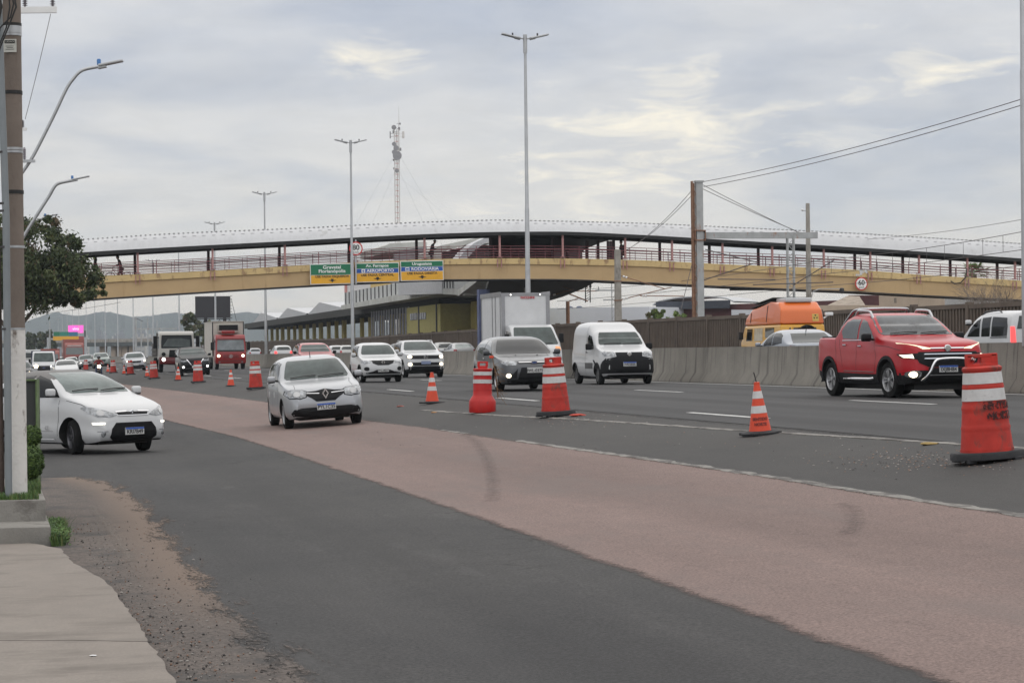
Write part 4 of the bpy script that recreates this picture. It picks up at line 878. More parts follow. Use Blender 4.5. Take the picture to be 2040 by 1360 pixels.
for x0, x1, y0, y1 in ((1757, 1790, 597, 603), (1842, 1872, 598, 606)):
    p0, p1 = at(x0, y0, 188)-t.location, at(x1, y1, 181)-t.location; b = MB(); b.box(((p0.x+p1.x)/2, (p0.y+p1.y)/2-2.5, (p0.z+p1.z)/2), (abs(p1.x-p0.x), .2, abs(p1.z-p0.z))); b.build('window', mat('barred window', (.20, .17, .14), .8), t)
block('grey_hut', 'pale grey low building under the right end of the footbridge', 'hut', 1882, 594, 1990, 596, 178, 170, mat('grey render', (.42, .42, .42), .9), 8)
block('white_shed', 'low white flat roofed shed behind the noise wall left of the orange van', 'shed', 1457, 617, 1505, 617, 205, 203, M_w2, 6)
# ------------------------------------------------------------------ trees
LEAF = [mat('leaf dark', (.028, .042, .016), .75, var=.25, vs=2), mat('leaf mid', (.048, .066, .024), .7, var=.25, vs=2), mat('leaf light', (.085, .105, .035), .65, var=.2, vs=2), mat('leaf brown', (.10, .07, .035), .7, var=.2, vs=2)]
M_bark = mat('bark', (.09, .07, .055), .95, var=.3, vs=6, bump=.5)
def crown(clumps, n, size, mats, parent, rg, wts=(4, 5, 3, .5), name='crown', flat=1.0, shell=.65):
    b = MB(); sub = []
    for (c, r) in clumps:
        k = max(3, int(4*r[0]*r[1]+3))
        for i in range(k):
            d = Vector((rg.gauss(0, 1), rg.gauss(0, 1), rg.gauss(0, 1))).normalized(); f = rg.uniform(shell, 1.0)
            sub.append((Vector(c)+Vector((d.x*r[0]*f, d.y*r[1]*f, d.z*r[2]*f)), rg.uniform(.22, .42)*min(r), rg.choices(range(len(mats)), wts[:len(mats)])[0]))
    for i in range(n):
        c, r, mi = rg.choice(sub); d = Vector((rg.gauss(0, .6), rg.gauss(0, .6), rg.gauss(0, .5)))*r; p = c+d
        s = size*rg.uniform(.45, 1.6); a = Vector((rg.gauss(0, 1), rg.gauss(0, 1), rg.gauss(0, 1)*.6)).normalized(); e = a.orthogonal().normalized(); e.rotate(Matrix.Rotation(rg.uniform(0, 6.28), 3, a)); g = a.cross(e)
        o = len(b.v); b.v += [tuple(p-e*s), tuple(p-g*s*.45+a*s*.12), tuple(p+e*s), tuple(p+g*s*.45+a*s*.12)]; b.f.append((o, o+1, o+2, o+3)); b.m.append(mi if rg.random() < .8 else rg.randrange(len(mats))); b.s.append(False)
    b.keep = True; return b.build(name, mats, parent)
def trunk(parent, h, r, limbs, rg, m=None):
    b = MB(); b.tube([(0, 0, -.1), (.04*h*rg.uniform(-1, 1), 0, h*.5), (0, 0, h)], [r*1.25, r, r*.75], 10)
    for q in limbs:
        e = Vector(q); s = Vector((0, 0, h*rg.uniform(.75, .98))); mid = s.lerp(e, .5)+Vector((0, 0, -.1*(e-s).length)); b.tube([s, mid, e], [r*.5, r*.32, r*.12], 7)
    return b.build('trunk', m or M_bark, parent)
rg = random.Random(5)
p = at(30, 700, 118); p.z = G(*UV(p.x, p.y))
tr = thing('broadleaf_tree', 'dense dark green tree beside the utility pole, in front of the footbridge', 'tree', p)
sc_ = 118/F
def tpx(px, py): q = at(px, py, 118); return q-p
CL = [((95, 560), 2.0, 1.5), ((60, 500), 1.9, 1.6), ((75, 460), .95, .75), ((115, 478), 1.0, .8), ((130, 520), 1.2, 1.0), ((150, 555), 1.2, 1.0), ((172, 570), .8, .8), ((40, 570), 1.6, 1.1), ((0, 540), 2.2, 2.0), ((110, 585), 1.5, .5), ((192, 578), .35, .3), ((186, 540), .3, .35), ((-40, 560), 2.0, 1.6), ((20, 470), 1.5, 1.2), ((60, 588), 1.5, .5), ((110, 597), .9, .35), ((160, 592), .9, .4), ((80, 540), 2.0, 1.4), ((20, 596), 1.3, .5)]
cl = [(tuple(tpx(*q)+Vector((0, rg.uniform(-.6, .6), 0))), (rx, rx*1.1, rz)) for q, rx, rz in CL]
crown(cl, 46000, .085, LEAF, tr, rg); trunk(tr, 3.6, .26, [c for c, r in (cl[0], cl[1], cl[8], cl[12])], rg)
def simple_tree(name, label, px, py_top, D, wpx, base_h, n, sz, mats=LEAF, wts=(5, 4, 2, .4), seed=1, group=None, yb=None, ncl=6):
    rg = random.Random(seed); q = at(px, py_top, D); zg = G(*UV(q.x, q.y)); H = q.z-zg; wr = wpx*D/F/2
    t = thing(name, label, 'tree', (q.x, q.y, zg), 0, group); cl = []
    for i in range(ncl):
        a = rg.uniform(0, 6.28); f = rg.uniform(.1, .7); zz = base_h+(H-base_h)*rg.uniform(.3, .8)
        cl.append(((math.cos(a)*wr*f, math.sin(a)*wr*f, zz), (wr*rg.uniform(.3, .5), wr*.4, (H-base_h)*rg.uniform(.18, .28))))
    cl.append(((0, 0, base_h+(H-base_h)*.72), (wr*.35, wr*.35, (H-base_h)*.26)))
    crown(cl, n, sz, mats, t, rg, wts); trunk(t, base_h+(H-base_h)*.3, max(.08, wr*.07), [c for c, r in cl], rg); return t
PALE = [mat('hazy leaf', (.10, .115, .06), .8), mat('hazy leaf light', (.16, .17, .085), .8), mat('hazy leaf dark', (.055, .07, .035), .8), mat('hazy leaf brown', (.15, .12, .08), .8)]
simple_tree('round_tree', 'small loose green tree left of the black billboard', 372, 621, 300, 52, 1.6, 5000, .16, PALE, (4, 2, 4, 1), 3)
simple_tree('round_tree', 'bushy tree half hidden behind the black billboard', 412, 634, 310, 60, 1.2, 3500, .18, PALE, (4, 2, 4, 1), 4)
for k_, (px, yt, wp_, lab) in enumerate(((62, 660, 34, 'dark bushy tree at the far left, nearest the utility pole'), (84, 655, 34, 'tallest of the dark far trees at left'), (103, 664, 22, 'smallest dark tree beside the far overhead sign'))):
    simple_tree('round_tree', lab, px, yt, 540, wp_, 1.5, 3500, .3, [PALE[2], PALE[0], PALE[3]], (6, 3, 1), 30+k_, 'dark trees beyond the far end of the road', ncl=12)
SHR = [mat('shrub green', (.13, .19, .045), .7, var=.2), mat('shrub dark', (.06, .10, .025), .7), mat('shrub light', (.20, .27, .08), .7), mat('shrub stem', (.14, .13, .06), .8)]
simple_tree('green_shrub', 'bright green leafy shrub rising above the noise wall behind the vans', 1312, 606, 160, 55, 2.0, 2600, .10, SHR, (4, 3, 3, 1), 12)
simple_tree('green_shrub', 'low spread of light green leaves left of the grey mast', 1350, 619, 160, 46, 2.0, 2000, .10, SHR, (4, 3, 3, 1), 13)
# palm beyond the bridge
q = at(1942, 545, 190); zg = G(*UV(q.x, q.y)); t = thing('palm_tree', 'fan leaved palm seen through the footbridge railing at right', 'tree', (q.x, q.y, zg)); h = q.z-zg
b = MB(); b.tube([(0, 0, 0), (.1, 0, h*.6), (0, 0, h)], [.22, .17, .15], 10); b.build('trunk', M_bark, t)
b = MB(); rg = random.Random(3)
for i in range(34):
    a = rg.uniform(0, 6.28); el = rg.uniform(-.5, 1.3); L_ = rg.uniform(.8, 1.35); d = Vector((math.cos(a)*math.cos(el), math.sin(a)*math.cos(el), math.sin(el)))
    c0 = Vector((0, 0, h))+d*L_*.45; sd_ = d.cross(Vector((0, 0, 1))).normalized(); up = sd_.cross(d)
    for j in range(-6, 7):
        e = (d*math.cos(j*.2)+sd_*math.sin(j*.2)).normalized()*L_*.6; w_ = up*.02+sd_*.03
        tip = c0+e+Vector((0, 0, -.14*abs(j)/6-.08)); o_ = len(b.v); b.v += [tuple(c0-w_), tuple(c0+e*.5-w_), tuple(tip), tuple(c0+e*.5+w_)]; b.f.append((o_, o_+1, o_+2, o_+3)); b.m.append(j % 2); b.s.append(False)
b.keep = True; b.build('fronds', [SHR[1], SHR[0]], t)
# bare thicket at the right end of the girder
rg = random.Random(21); q = at(1985, 612, 125); zg = G(*UV(q.x, q.y)); t = thing('bare_tree', 'leafless grey brown thicket in front of the right end of the girder', 'tree', (q.x, q.y, zg)); b = MB()
def twig(p, d, L_, r, n):
    e = p+d*L_; mid = p.lerp(e, .5)+Vector((rg.gauss(0, .04), rg.gauss(0, .04), 0))*L_; b.tube([p, mid, e], [r, r*.8, r*.55], 4)
    if n:
        for i in range(rg.choice((3, 3, 4))):
            dd = (d+Vector((rg.gauss(0, .5), rg.gauss(0, .5), rg.gauss(.05, .35)))).normalized(); twig(p.lerp(e, rg.uniform(.5, 1)), dd, L_*rg.uniform(.55, .85), r*.6, n-1)
for i in range(9): twig(Vector((rg.uniform(-.8, 1.4), rg.uniform(-1, 1), 0)), Vector((rg.uniform(-.45, .35), rg.uniform(-.3, .3), 1)).normalized(), rg.uniform(1.6, 2.3), .035, 4)
b.build('branches', mat('twigs', (.20, .165, .14), .9), t)
# ------------------------------------------------------------------ hills, overpass and the far town
sk = [(-700, 660), (-300, 655), (0, 650), (50, 641), (75, 632), (100, 625), (115, 622), (135, 627), (160, 629), (180, 625), (205, 621), (225, 622), (245, 627), (268, 631), (300, 629), (330, 624), (352, 622), (375, 626), (410, 621), (450, 625), (490, 622), (540, 626), (600, 625), (680, 629), (760, 640), (900, 660), (1400, 690), (2100, 690), (2800, 700)]
b = MB(); xs_ = np.linspace(-700, 2800, 480); rg = random.Random(2); rows = 9
for x in xs_:
    y = float(pchip([a[0] for a in sk], [a[1] for a in sk], [x])[0])+rg.uniform(-.9, .9)
    top = at(x, y, 3000); 
    for r in range(rows):
        t_ = r/(rows-1); Dd = 2100+900*t_; pp = at(x, 718, Dd); b.v.append((pp.x, pp.y, (-4 if r == 0 else max(2, top.z*(t_**1.3))*(1 if r == rows-1 else rg.uniform(.9, 1.08)))))
k = rows; b.f = [(i*k+j, (i+1)*k+j, (i+1)*k+j+1, i*k+j+1) for i in range(len(xs_)-1) for j in range(k-1)]; b.m = [0]*len(b.f); b.s = [True]*len(b.f); b.keep = True
tag(b.build('hills', mat('wooded hills', (.035, .048, .045), .95, var=.35, vs=.02)), kind='structure')
rg = random.Random(17); TWR = [mat('far block pale', (.36, .34, .32), .8, var=.1, vs=.02), mat('far block grey', (.20, .21, .23), .8), mat('far block white', (.42, .42, .42), .8)]
for i in range(34):
    px = rg.choice((rg.uniform(120, 300), rg.uniform(195, 290), rg.uniform(260, 420))); yt = rg.uniform(655, 703); D = rg.uniform(1500, 2050)
    if px > 300: yt = rg.uniform(668, 700)
    q = at(px, yt, D); wd = rg.uniform(6, 18)*D/F; h = q.z-1
    b = MB(); b.box((0, 0, h/2), (wd, wd, h)); mm = rg.choice(TWR)
    if h > 8: b.box((wd*.1, 0, h+1), (wd*.35, wd*.35, 2))
    z = 3.0
    while z < h-1: b.box((0, -wd/2-.05, z), (wd*.8, .12, .9), 1); z += 3.0
    tag(b.build('far_tower', [mm, TWR[1]], location=(q.x, q.y, 1)), 'pale hazy apartment block far off below the hills', 'building', 'far apartment blocks below the hills')
# elevated road across the far end
D = 560; z0, z1 = at(100, 691, D).z, at(100, 683, D).z
ov = thing('far_overpass', 'distant grey overpass crossing the highway below the hills', 'overpass', (at(130, 700, D).x, D, 0)); ox = ov.location.x
xa, xb = at(-60, 690, D).x-ox, at(330, 690, D).x-ox
b = MB(); b.box(((xa+xb)/2, 0, (z0+z1)/2), (xb-xa, 7, z1-z0)); b.build('deck', mat('far dark deck', (.09, .10, .10), .9), ov)
b = MB(); b.box(((xa+xb)/2, -3.4, z1+.35), (xb-xa, .2, .8)); b.build('parapet', M_conc, ov)
for px in (206, 229, 238, 250, 264, 20): b = MB(); x = at(px, 700, D).x-ox; b.box((x, 0, z0/2), (1.3, 3, z0)); b.build('column', M_bei, ov)
def panel(name, label, cat, x0, x1, y0, y1, D, mats, fn=None, legs=None, ry=0):
    a, c = at(x0, y0, D), at(x1, y1, D); cx = (a.x+c.x)/2; zg = 0.5; t = thing(name, label, cat, (cx, D, zg)); Wd = c.x-a.x
    b = MB(); b.box((0, 0, (a.z+c.z)/2-zg), (Wd, .35, a.z-c.z)); b.build('panel', mats, t)
    if legs:
        for lx in legs: b = MB(); b.box((at(lx, 0, D).x-cx, .4, (c.z-zg)/2+.3), (.35, .3, c.z-zg+.6)); b.build('leg', M_dark, t)
    return t, Wd, a.z-zg, c.z-zg, cx
t, Wd, zt_, zb_, cx = panel('led_billboard', 'bright magenta advertising screen below the distant hills', 'screen', 136, 166, 648, 663, 620, mat('magenta screen', (.8, .1, .5), .5, emit=((.95, .12, .55), .75)), legs=(140, 162))
text('lettering', 'vivo', 1.0, mat('screen white', (.9, .9, .9), .5, emit=((1, 1, 1), .9)), t, Matrix.Translation((0, -.2, (zt_+zb_)/2+.1)) @ Matrix.Rotation(math.pi/2, 4, 'X'))
t, Wd, zt_, zb_, cx = panel('billboard', 'large unlit black billboard above the red box truck', 'billboard', 389, 459, 590.5, 633, 260, mat('black screen', (.03, .028, .032), .5, var=.1), legs=(402, 440))
b = MB(); 
for x in (-1.6, -.9, .7, 1.2, 1.8): b.tube([(x, 0, zb_-.2), (x-.25, 0, zb_-.6)], .035, 4); b.tube([(x, 0, zb_-.2), (x+.25, 0, zb_-.6)], .035, 4)
b.box((0, 0, zb_-.1), (Wd, .3, .1)); b.box((0, 0, zb_-.6), (Wd, .6, .07))
for z in np.linspace(zb_, zt_, 8): b.box((Wd/2+.1, 0, z), (.2, .1, .05))
b.tube([(Wd/2+.1, .2, zt_-.3), (Wd/2+.9, 2, zb_-2.5)], .03, 4); b.build('service_frame', M_dark, t)
D = 470
ga = at(107, 661, D); t = thing('overhead_sign', 'far gantry sign with green blue and yellow bands before the pink screen', 'road sign', (at(132, 700, D).x, D, .6)); cx = t.location.x
for (x0, x1, y0, y1, m) in ((107, 119, 661, 669.5, S_green), (119.4, 137, 661, 669.5, mat('sign teal', (.03, .22, .16), .5)), (137.4, 155, 661, 669.5, mat('sign hazy blue', (.04, .17, .28), .5)), (106, 157, 670, 677.5, S_yel), (157.2, 167, 670, 677, mat('sign dull red', (.35, .06, .07), .5))):
    a, c = at(x0, y0, D), at(x1, y1, D); b = MB(); b.box(((a.x+c.x)/2-cx, 0, (a.z+c.z)/2-.6), (c.x-a.x, .2, a.z-c.z)); b.build('colour_field', m, t)
zz = at(107, 672, D).z-.6; b = MB(); b.box((at(95, 700, D).x-cx, .3, zz/2), (.35, .35, zz)); b.box((at(170, 700, D).x-cx, .3, zz/2), (.35, .35, zz)); b.box((at(132, 0, D).x-cx, .3, zz-.3), (at(170, 0, D).x-at(95, 0, D).x, .3, .3)); b.build('gantry_frame', M_galv, t)
# left railway posts and gantry beam near the dump truck
for (px, yt, D, w_, lab) in ((270, 632, 330, 4.2, 'squat grey railway post with a beam, left of the white dump truck'),):
    q = at(px, yt, D); t = thing('catenary_mast', lab, 'mast', (q.x, q.y, .8)); b = MB(); b.box((0, 0, (q.z-.8)/2), (w_*D/F, .3, q.z-.8)); b.build('column', M_greymast, t)
    zb1 = at(300, 655, D).z-.8; x1 = at(352, 655, D).x-q.x; b = MB(); b.box((x1/2, 0, zb1), (x1, .2, .22)); b.build('cross_beam', M_greymast, t)
    b = MB(); b.tube([(0, 0, q.z-.9), (at(285, 640, D).x-q.x, 0, at(285, 640, D).z-.8)], .05, 4); b.build('stay', M_wire, t)
for (px, yt, D, lab) in ((281, 640, 420, 'thin far post right of the squat grey railway post'), (294, 633, 450, 'very thin far post between two lamp posts'), (313, 638, 440, 'thin far post above the dump truck bed'), (99, 640, 420, 'thick grey far post left of the overhead sign'), (322, 654, 400, 'stubby far post above the white dump truck cab')):
    q = at(px, yt, D); b = MB(); b.tube([(0, 0, 0), (0, 0, q.z-.6)], [.16, .10], 6); tag(b.build('far_post', M_greymast, location=(q.x, q.y, .6)), lab, 'post', 'thin posts in the distance')
# guyed radio tower
D = 330; q = at(790, 236, D); zg = 1.0; H = q.z-zg; t = thing('radio_tower', 'slim guyed lattice radio tower rising behind the footbridge roof', 'radio tower', (q.x, q.y, zg))
M_tw = mat('tower white', (.62, .60, .58), .6); M_tr = mat('tower red', (.5, .2, .17), .6); M_ant = mat('antenna grey', (.26, .26, .27), .6)
b = MB(); hw = .62/2; leg = [(-hw, -.3), (hw, -.3), (0, .4)]; z = 0; i = 0
zA = at(790, 442, D).z-zg-3
for (x, y) in leg: b.tube([(x, y, 0), (x, y, H-1.5)], .075, 5)
z = max(0, zA-4)
while z < H-2:
    for j in range(3):
        (x0, y0), (x1, y1) = leg[j], leg[(j+1) % 3]; b.tube([(x0, y0, z), (x1, y1, z)], .028, 4, 1); b.tube([(x0, y0, z), (x1, y1, z+.75)], .02, 4)
    z += .75
b.build('lattice', [M_tw, M_tr], t)
zt1 = at(792, 212, D).z-zg; b = MB(); b.tube([(hw, 0, H-2), (hw, 0, zt1)], [.06, .02], 6); b.build('lightning_rod', M_tw, t)
def zy_(py): return at(790, py, D).z-zg
for (px, py, kind, rr) in ((785, 255, 'd', .33), (795, 257, 'b', .3), (797, 247, 'b', .18), (784, 263, 'b', .28), (785, 288, 'd', .30), (789, 296, 'd', .38), (797, 298, 'b', .28), (785, 304, 'd', .32), (791, 311, 'd', .62), (783, 319, 'b', .18), (784, 336, 'b', .2), (790, 341, 'd', .28)):
    x = (px-790)*D/F; z = zy_(py); b = MB()
    if kind == 'd': b.lathe([(.03, -.05), (rr*.7, .05), (rr, .22), (rr, .34), (.02, .36)], 18, 0, Matrix.Translation((x, -.45, z)) @ Matrix.Rotation(math.pi/2, 4, 'X') )
    else: b.bbox((x, -.2, z), (rr, .25, rr*1.5), .04)
    b.tube([(x, -.2, z), (0, 0, z)], .03, 5); b.build('dish' if kind == 'd' else 'antenna', M_ant, t)
for s in (-1, 1):
    b = MB(); x = s*13*D/F; b.box((x, 0, zy_(269)), (.14 if s < 0 else .32, .14, .95)); b.tube([(x, 0, zy_(266)), (0, 0, zy_(266))], .03, 5); b.tube([(x, 0, zy_(272)), (0, 0, zy_(272))], .03, 5); b.build('antenna', M_ant if s < 0 else M_tw, t)
b = MB()
for (px, y0) in ((700, 300), (735, 330), (880, 300), (845, 330), (915, 350)):
    x = (px-790)*D/F; b.tube([(0, 0, zy_(y0)), (x*.9, 0, zy_(442)), (x*1.3, 0, 0)], .012, 4)
b.build('guy_wires', mat('guy wire', (.4, .4, .4), .6), t)['kind'] = 'stuff'
# ------------------------------------------------------------------ near left corner: utility poles, planter, hedge balls
f0 = onground(50, 1090)[0].y; f1 = f0+.85
Dp = f1+.42
M_pole = mat('pole concrete', (.18, .148, .125), .9, var=.12, vs=3, bump=.3, bs=60, stain=((.10, .08, .068), 3, .58, (1, 1, .25)))
M_peel = mat('peeling white paint', (.62, .60, .57), .85, var=.06, vs=5, bump=.4, bs=30, stain=((.15, .12, .10), 5.5, .56, (1, 1, .5)))
pb_, pt_ = at(34, 985, Dp), at(22, 0, Dp)
zpl = at(34, 985, Dp).z
xr0, xr1 = at(54, 985, Dp).x, at(38, 0, Dp).x; xc0, xc1 = at(33, 985, Dp).x, at(20, 0, Dp).x
def near_pole():
    z0 = zpl-.25; t = thing('utility_pole', 'thick round concrete utility pole with peeling white paint at its foot', 'utility pole', (at(33, 985, Dp).x, Dp, z0))
    cx = t.location.x; H = 5.6; r0, r1 = xr0-xc0, xr1-xc1; ztop_ = at(20, 0, Dp).z
    def rad(z): return r0+(r1-r0)*(z-zpl)/(ztop_-zpl)
    def cxx(z): return xc0-cx+(xc1-xc0)*(z-zpl)/(ztop_-zpl)*0
    zs_ = [z0, at(33, 655, Dp).z]
    b = MB(); b.tube([(0, 0, 0), (0, 0, zs_[1]-z0)], [rad(z0)+.002, rad(zs_[1])+.002], 32); b.build('painted_foot', M_peel, t)
    b = MB(); b.tube([(0, 0, zs_[1]-z0), (0, 0, H)], [rad(zs_[1]), rad(z0+H)], 32); b.build('shaft', M_pole, t)
    for py, m, hh in ((60, M_galv, .035), (50, M_black, .015), (185, M_black, .018), (383, M_black, .018), (303, M_galv, .012), (297, M_galv, .012), (492, M_galv, .012), (655, M_galv, .010), (70, M_galv, .012)):
        z = at(30, py, Dp).z; b = MB(); b.lathe([(rad(z)+.006, -hh), (rad(z)+.006, hh)], 32, 0, Matrix.Translation((0, 0, z-z0)), cap=False); b.build('strap', m, t)
    return t, rad, z0
np_, rad, z0p = near_pole()
np_.rotation_euler[1] = 0.0
# small warning plate
zc_p = at(25, 94, Dp).z; wp = thing('warning_plate', 'small white CUIDADO plate strapped high on the utility pole', 'sign', (at(24, 94, Dp).x, Dp-rad(zc_p)-.012, at(24, 107, Dp).z))
ph = at(24, 81, Dp).z-at(24, 107, Dp).z; pw = at(38, 94, Dp).x-at(12, 94, Dp).x
b = MB(); b.box((0, 0, ph/2), (pw, .006, ph)); b.build('plate', mat('plate cream', (.55, .55, .50), .6), wp)
b = MB(); b.box((0, -.005, ph*.80), (pw*.80, .003, ph*.24)); b.build('header', S_bl, wp)
text('lettering', 'CUIDADO', pw*.2, mat('plate letters', (.5, .5, .45), .6), wp, Matrix.Translation((0, -.009, ph*.80)) @ Matrix.Rotation(math.pi/2, 4, 'X'), ext=.0008)
for k_, zz in enumerate((.46, .34, .22)): b = MB(); b.box((0, -.004, ph*zz), (pw*(.6, .5, .65)[k_], .002, ph*.03)); b.build('text_line', S_bl, wp)
# conduit and second pole
M_pipe = mat('grey conduit', (.20, .22, .23), .5, .2, var=.1, vs=3, stain=((.32, .32, .31), 4, .62, (1, 1, .3)))
xa, xb = at(20, 985, Dp-.2).x, at(-2, 0, Dp-.2).x
cd = thing('conduit_pipe', 'grey metal cable conduit clamped in front of the utility pole', 'pipe', (xa, Dp-.26, zpl-.1)); b = MB(); b.tube([(0, 0, 0), (at(12, 430, Dp-.26).x-xa, 0, at(12, 430, Dp-.26).z-zpl+.1), (xb-xa, 0, at(0, -60, Dp-.26).z-zpl+.1)], [.036, .036, .034], 16); b.build('tube', M_pipe, cd)
for py in (303, 405, 420, 492, 655):
    q = at(10, py, Dp-.26); f = (q.z-zpl+.1)/(at(0, -60, Dp-.26).z-zpl+.1); b = MB(); b.lathe([(.040, -.01), (.040, .01)], 16, 0, Matrix.Translation(((xb-xa)*f, 0, q.z-zpl+.1)), cap=False); b.build('clamp', M_dark, cd)
q = at(0, 985, Dp+.1); op = thing('wooden_pole', 'second brown pole just inside the left edge of the photo', 'utility pole', (q.x+.012, q.y-.1, zpl-.1)); b = MB(); b.tube([(-.02, 0, 0), (-.03, 0, 2.4), (-.12, 0, 5.6)], [.075, .07, .065], 18); b.build('shaft', mat('dark pole', (.085, .062, .052), .9, var=.25, vs=6), op)
# cable bundle at the top
b = MB(); rg = random.Random(4); o_ = at(0, 60, Dp-.4)
for i in range(7):
    x0 = rg.uniform(-.03, .12); P = [(x0-.05, 0, .75), (x0+.02*rg.uniform(-1, 1), 0, .45), (x0+rg.uniform(-.02, .07), 0, .22), (x0-.03, 0, .02), (x0-.12, 0, -.2)]; b.tube(P, .008, 6)
b.tube([(.03, 0, .7), (.10, 0, .42), (.135, 0, .25), (.10, 0, .12), (.0, .0, .02), (-.06, 0, -.25)], .009, 6)
tag(b.build('cable_bundle', M_black, location=o_), 'tangle of black cables looping down beside the utility pole top', 'cable')
# stepped concrete planter
M_pl = mat('planter concrete', (.20, .19, .172), .9, var=.15, vs=3, bump=.35, stain=((.13, .12, .108), 2.2, .56, (1, 1, 1)))
z0 = G(*UV(-4, 22))-.01
pl = thing('planter', 'stepped grey concrete planter at the foot of the utility pole', 'planter', (at(101, 1090, f0).x, f0, z0), PHI)
def step(name, px_r, y_top, y_f, dep, zlo):
    zt = at(50, y_top, y_f).z; x1 = at(px_r, y_top, y_f).x-pl.location.x+(y_f-f0)*.217; x0 = x1-2.6
    b = MB(); b.bbox(((x0+x1)/2, (y_f-f0)+dep/2, (zt+zlo)/2-z0), (x1-x0, dep, zt-zlo), .012, seg=2); b.build(name, M_pl, pl); return zt
zt1 = step('lower_step', 101, 1049, f0, 5.4, z0); zt2 = step('upper_step', 91, 995, f1, 4.4, z0+.02)
M_grass = [mat('grass blade', (.07, .13, .03), .7, var=.3), mat('grass dry', (.16, .17, .06), .7), mat('grass dark', (.035, .07, .02), .7)]
def tuft(name, area, n, hmin, hmax, label, loc, spread=.3, seed=1):
    rg = random.Random(seed); b = MB()
    for i in range(n):
        x, y, zz = area(rg); h = rg.uniform(hmin, hmax); a = rg.uniform(0, 6.28); d = Vector((math.cos(a), math.sin(a), 0)); s = d.orthogonal().normalized()*h*.035+Vector((.0015, 0, 0)); p = Vector((x, y, zz)); ln = rg.uniform(.1, spread)*3
        q1 = p+Vector((0, 0, h*.6))+d*h*.2*ln; q2 = p+Vector((0, 0, h*.92))+d*h*.5*ln; o = len(b.v); b.v += [tuple(p-s), tuple(p+s), tuple(q1+s*.7), tuple(q1-s*.7), tuple(q2)]; b.f += [(o, o+1, o+2, o+3), (o+3, o+2, o+4)]; k = rg.choices((0, 1, 2), (6, 1.2, 3))[0]; b.m += [k]*2; b.s += [False]*2
    b.keep = True; return tag(b.build(name, M_grass, location=loc, rotation_euler=(0, 0, PHI)), label, kind='stuff')
xg = at(90, 995, f1).x
tuft('grass', lambda r: (r.uniform(-1.0, -.06), r.uniform(.04, 1.6), 0), 14000, .03, .085, 'short green grass covering the planter top around the pole foot', (xg, f1, zt2), seed=3)
tuft('grass', lambda r: (r.uniform(-.2, -.02), r.uniform(1.0, 2.6), 0), 1600, .05, .14, 'longer grass tufts behind the planter edge below the hedge balls', (xg, f1, zt2), seed=4)
xw = at(101, 1049, f0).x
def weeds(r):
    t_ = r.random(); return (abs(r.gauss(0, .05))+.0+.08*t_, -.05+2.3*t_, .0)
tuft('weeds', weeds, 4200, .05, .17, 'green weeds sprouting along the right foot of the planter', (xw+.01, f0, z0+.01), spread=.5, seed=5)
rg = random.Random(9); t = None
b = MB()
for i in range(2200):
    t_ = rg.choice((rg.gauss(.12, .1), rg.gauss(.5, .1), rg.gauss(.75, .12))); p = Vector((abs(rg.gauss(.03, .06)), 2.2*max(0, t_), rg.uniform(.01, .14))); s = rg.uniform(.008, .02); a = Vector((rg.gauss(0, .5), rg.gauss(-.5, .5), 1)).normalized(); e = a.orthogonal().normalized(); g = a.cross(e)
    o = len(b.v); b.v += [tuple(p-e*s), tuple(p-g*s*.7), tuple(p+e*s), tuple(p+g*s*.7)]; b.f.append((o, o+1, o+2, o+3)); b.m.append(rg.choice((0, 0, 2))); b.s.append(False)
b.keep = True; tag(b.build('weed_leaves', M_grass, location=(xw+.01, f0, z0+.01), rotation_euler=(0, 0, PHI)), 'small round weed leaves along the right foot of the planter', kind='stuff')
# two clipped hedge balls and the dark green box behind them
HED = [mat('box leaf', (.055, .10, .022), .6, var=.25), mat('box leaf light', (.10, .16, .035), .6), mat('box leaf dark', (.022, .045, .012), .7)]
def ball(label, px, py, rpx, D, n, seed, rx=1.0):
    rg = random.Random(seed); c = at(px, py, D); r = rpx*D/F; t = thing('hedge_ball', label, 'shrub', (c.x, c.y, c.z-r), 0, 'clipped hedge balls'); b = MB()
    bm = bmesh.new(); bmesh.ops.create_icosphere(bm, subdivisions=3, radius=r*.86)
    b2 = MB(); b2.add([(q.co.x*rx, q.co.y, q.co.z+r) for q in bm.verts], [[q.index for q in f.verts] for f in bm.faces], 0, True); bm.free(); b2.build('inner_mass', HED[2], t)
    for i in range(n):
        d = Vector((rg.gauss(0, 1), rg.gauss(0, 1), rg.gauss(0, 1))).normalized(); l_ = 1+.09*math.sin(d.x*9+seed)*math.sin(d.z*11+d.y*7); p = Vector((d.x*rx, d.y, d.z))*r*rg.uniform(.82, 1.02)*l_+Vector((0, 0, r)); s = rg.uniform(.008, .016)
        a = (d+Vector((rg.gauss(0, .6), rg.gauss(0, .6), rg.gauss(0, .6)))).normalized(); e = a.orthogonal().normalized(); g = a.cross(e); o = len(b.v); b.v += [tuple(p-e*s), tuple(p-g*s*.6), tuple(p+e*s), tuple(p+g*s*.6)]; b.f.append((o, o+1, o+2, o+3)); b.m.append(rg.choices((0, 1, 2), (5, 3, 2))[0]); b.s.append(False)
    b.keep = True; b.build('leaves', HED, t); return t
ball('smaller clipped hedge ball, the upper one beside the dark green cabinet', 62, 868, 20, 25.4, 9000, 1)
ball('larger clipped hedge ball below the smaller one beside the pole foot', 60, 921, 33, 25.3, 16000, 2, .8)
c0, c1 = at(36, 757, 26.4), at(75, 985, 26.4); cb_ = thing('utility_cabinet', 'tall dark cabinet with a green rim behind the hedge balls', 'cabinet', ((c0.x+c1.x)/2, 26.4, c1.z)); Wd, H = c1.x-c0.x, c0.z-c1.z
b = MB(); b.bbox((0, .12, H/2), (Wd-.015, .22, H-.02), .008); b.build('body', mat('cabinet dark', (.022, .024, .022), .6), cb_)
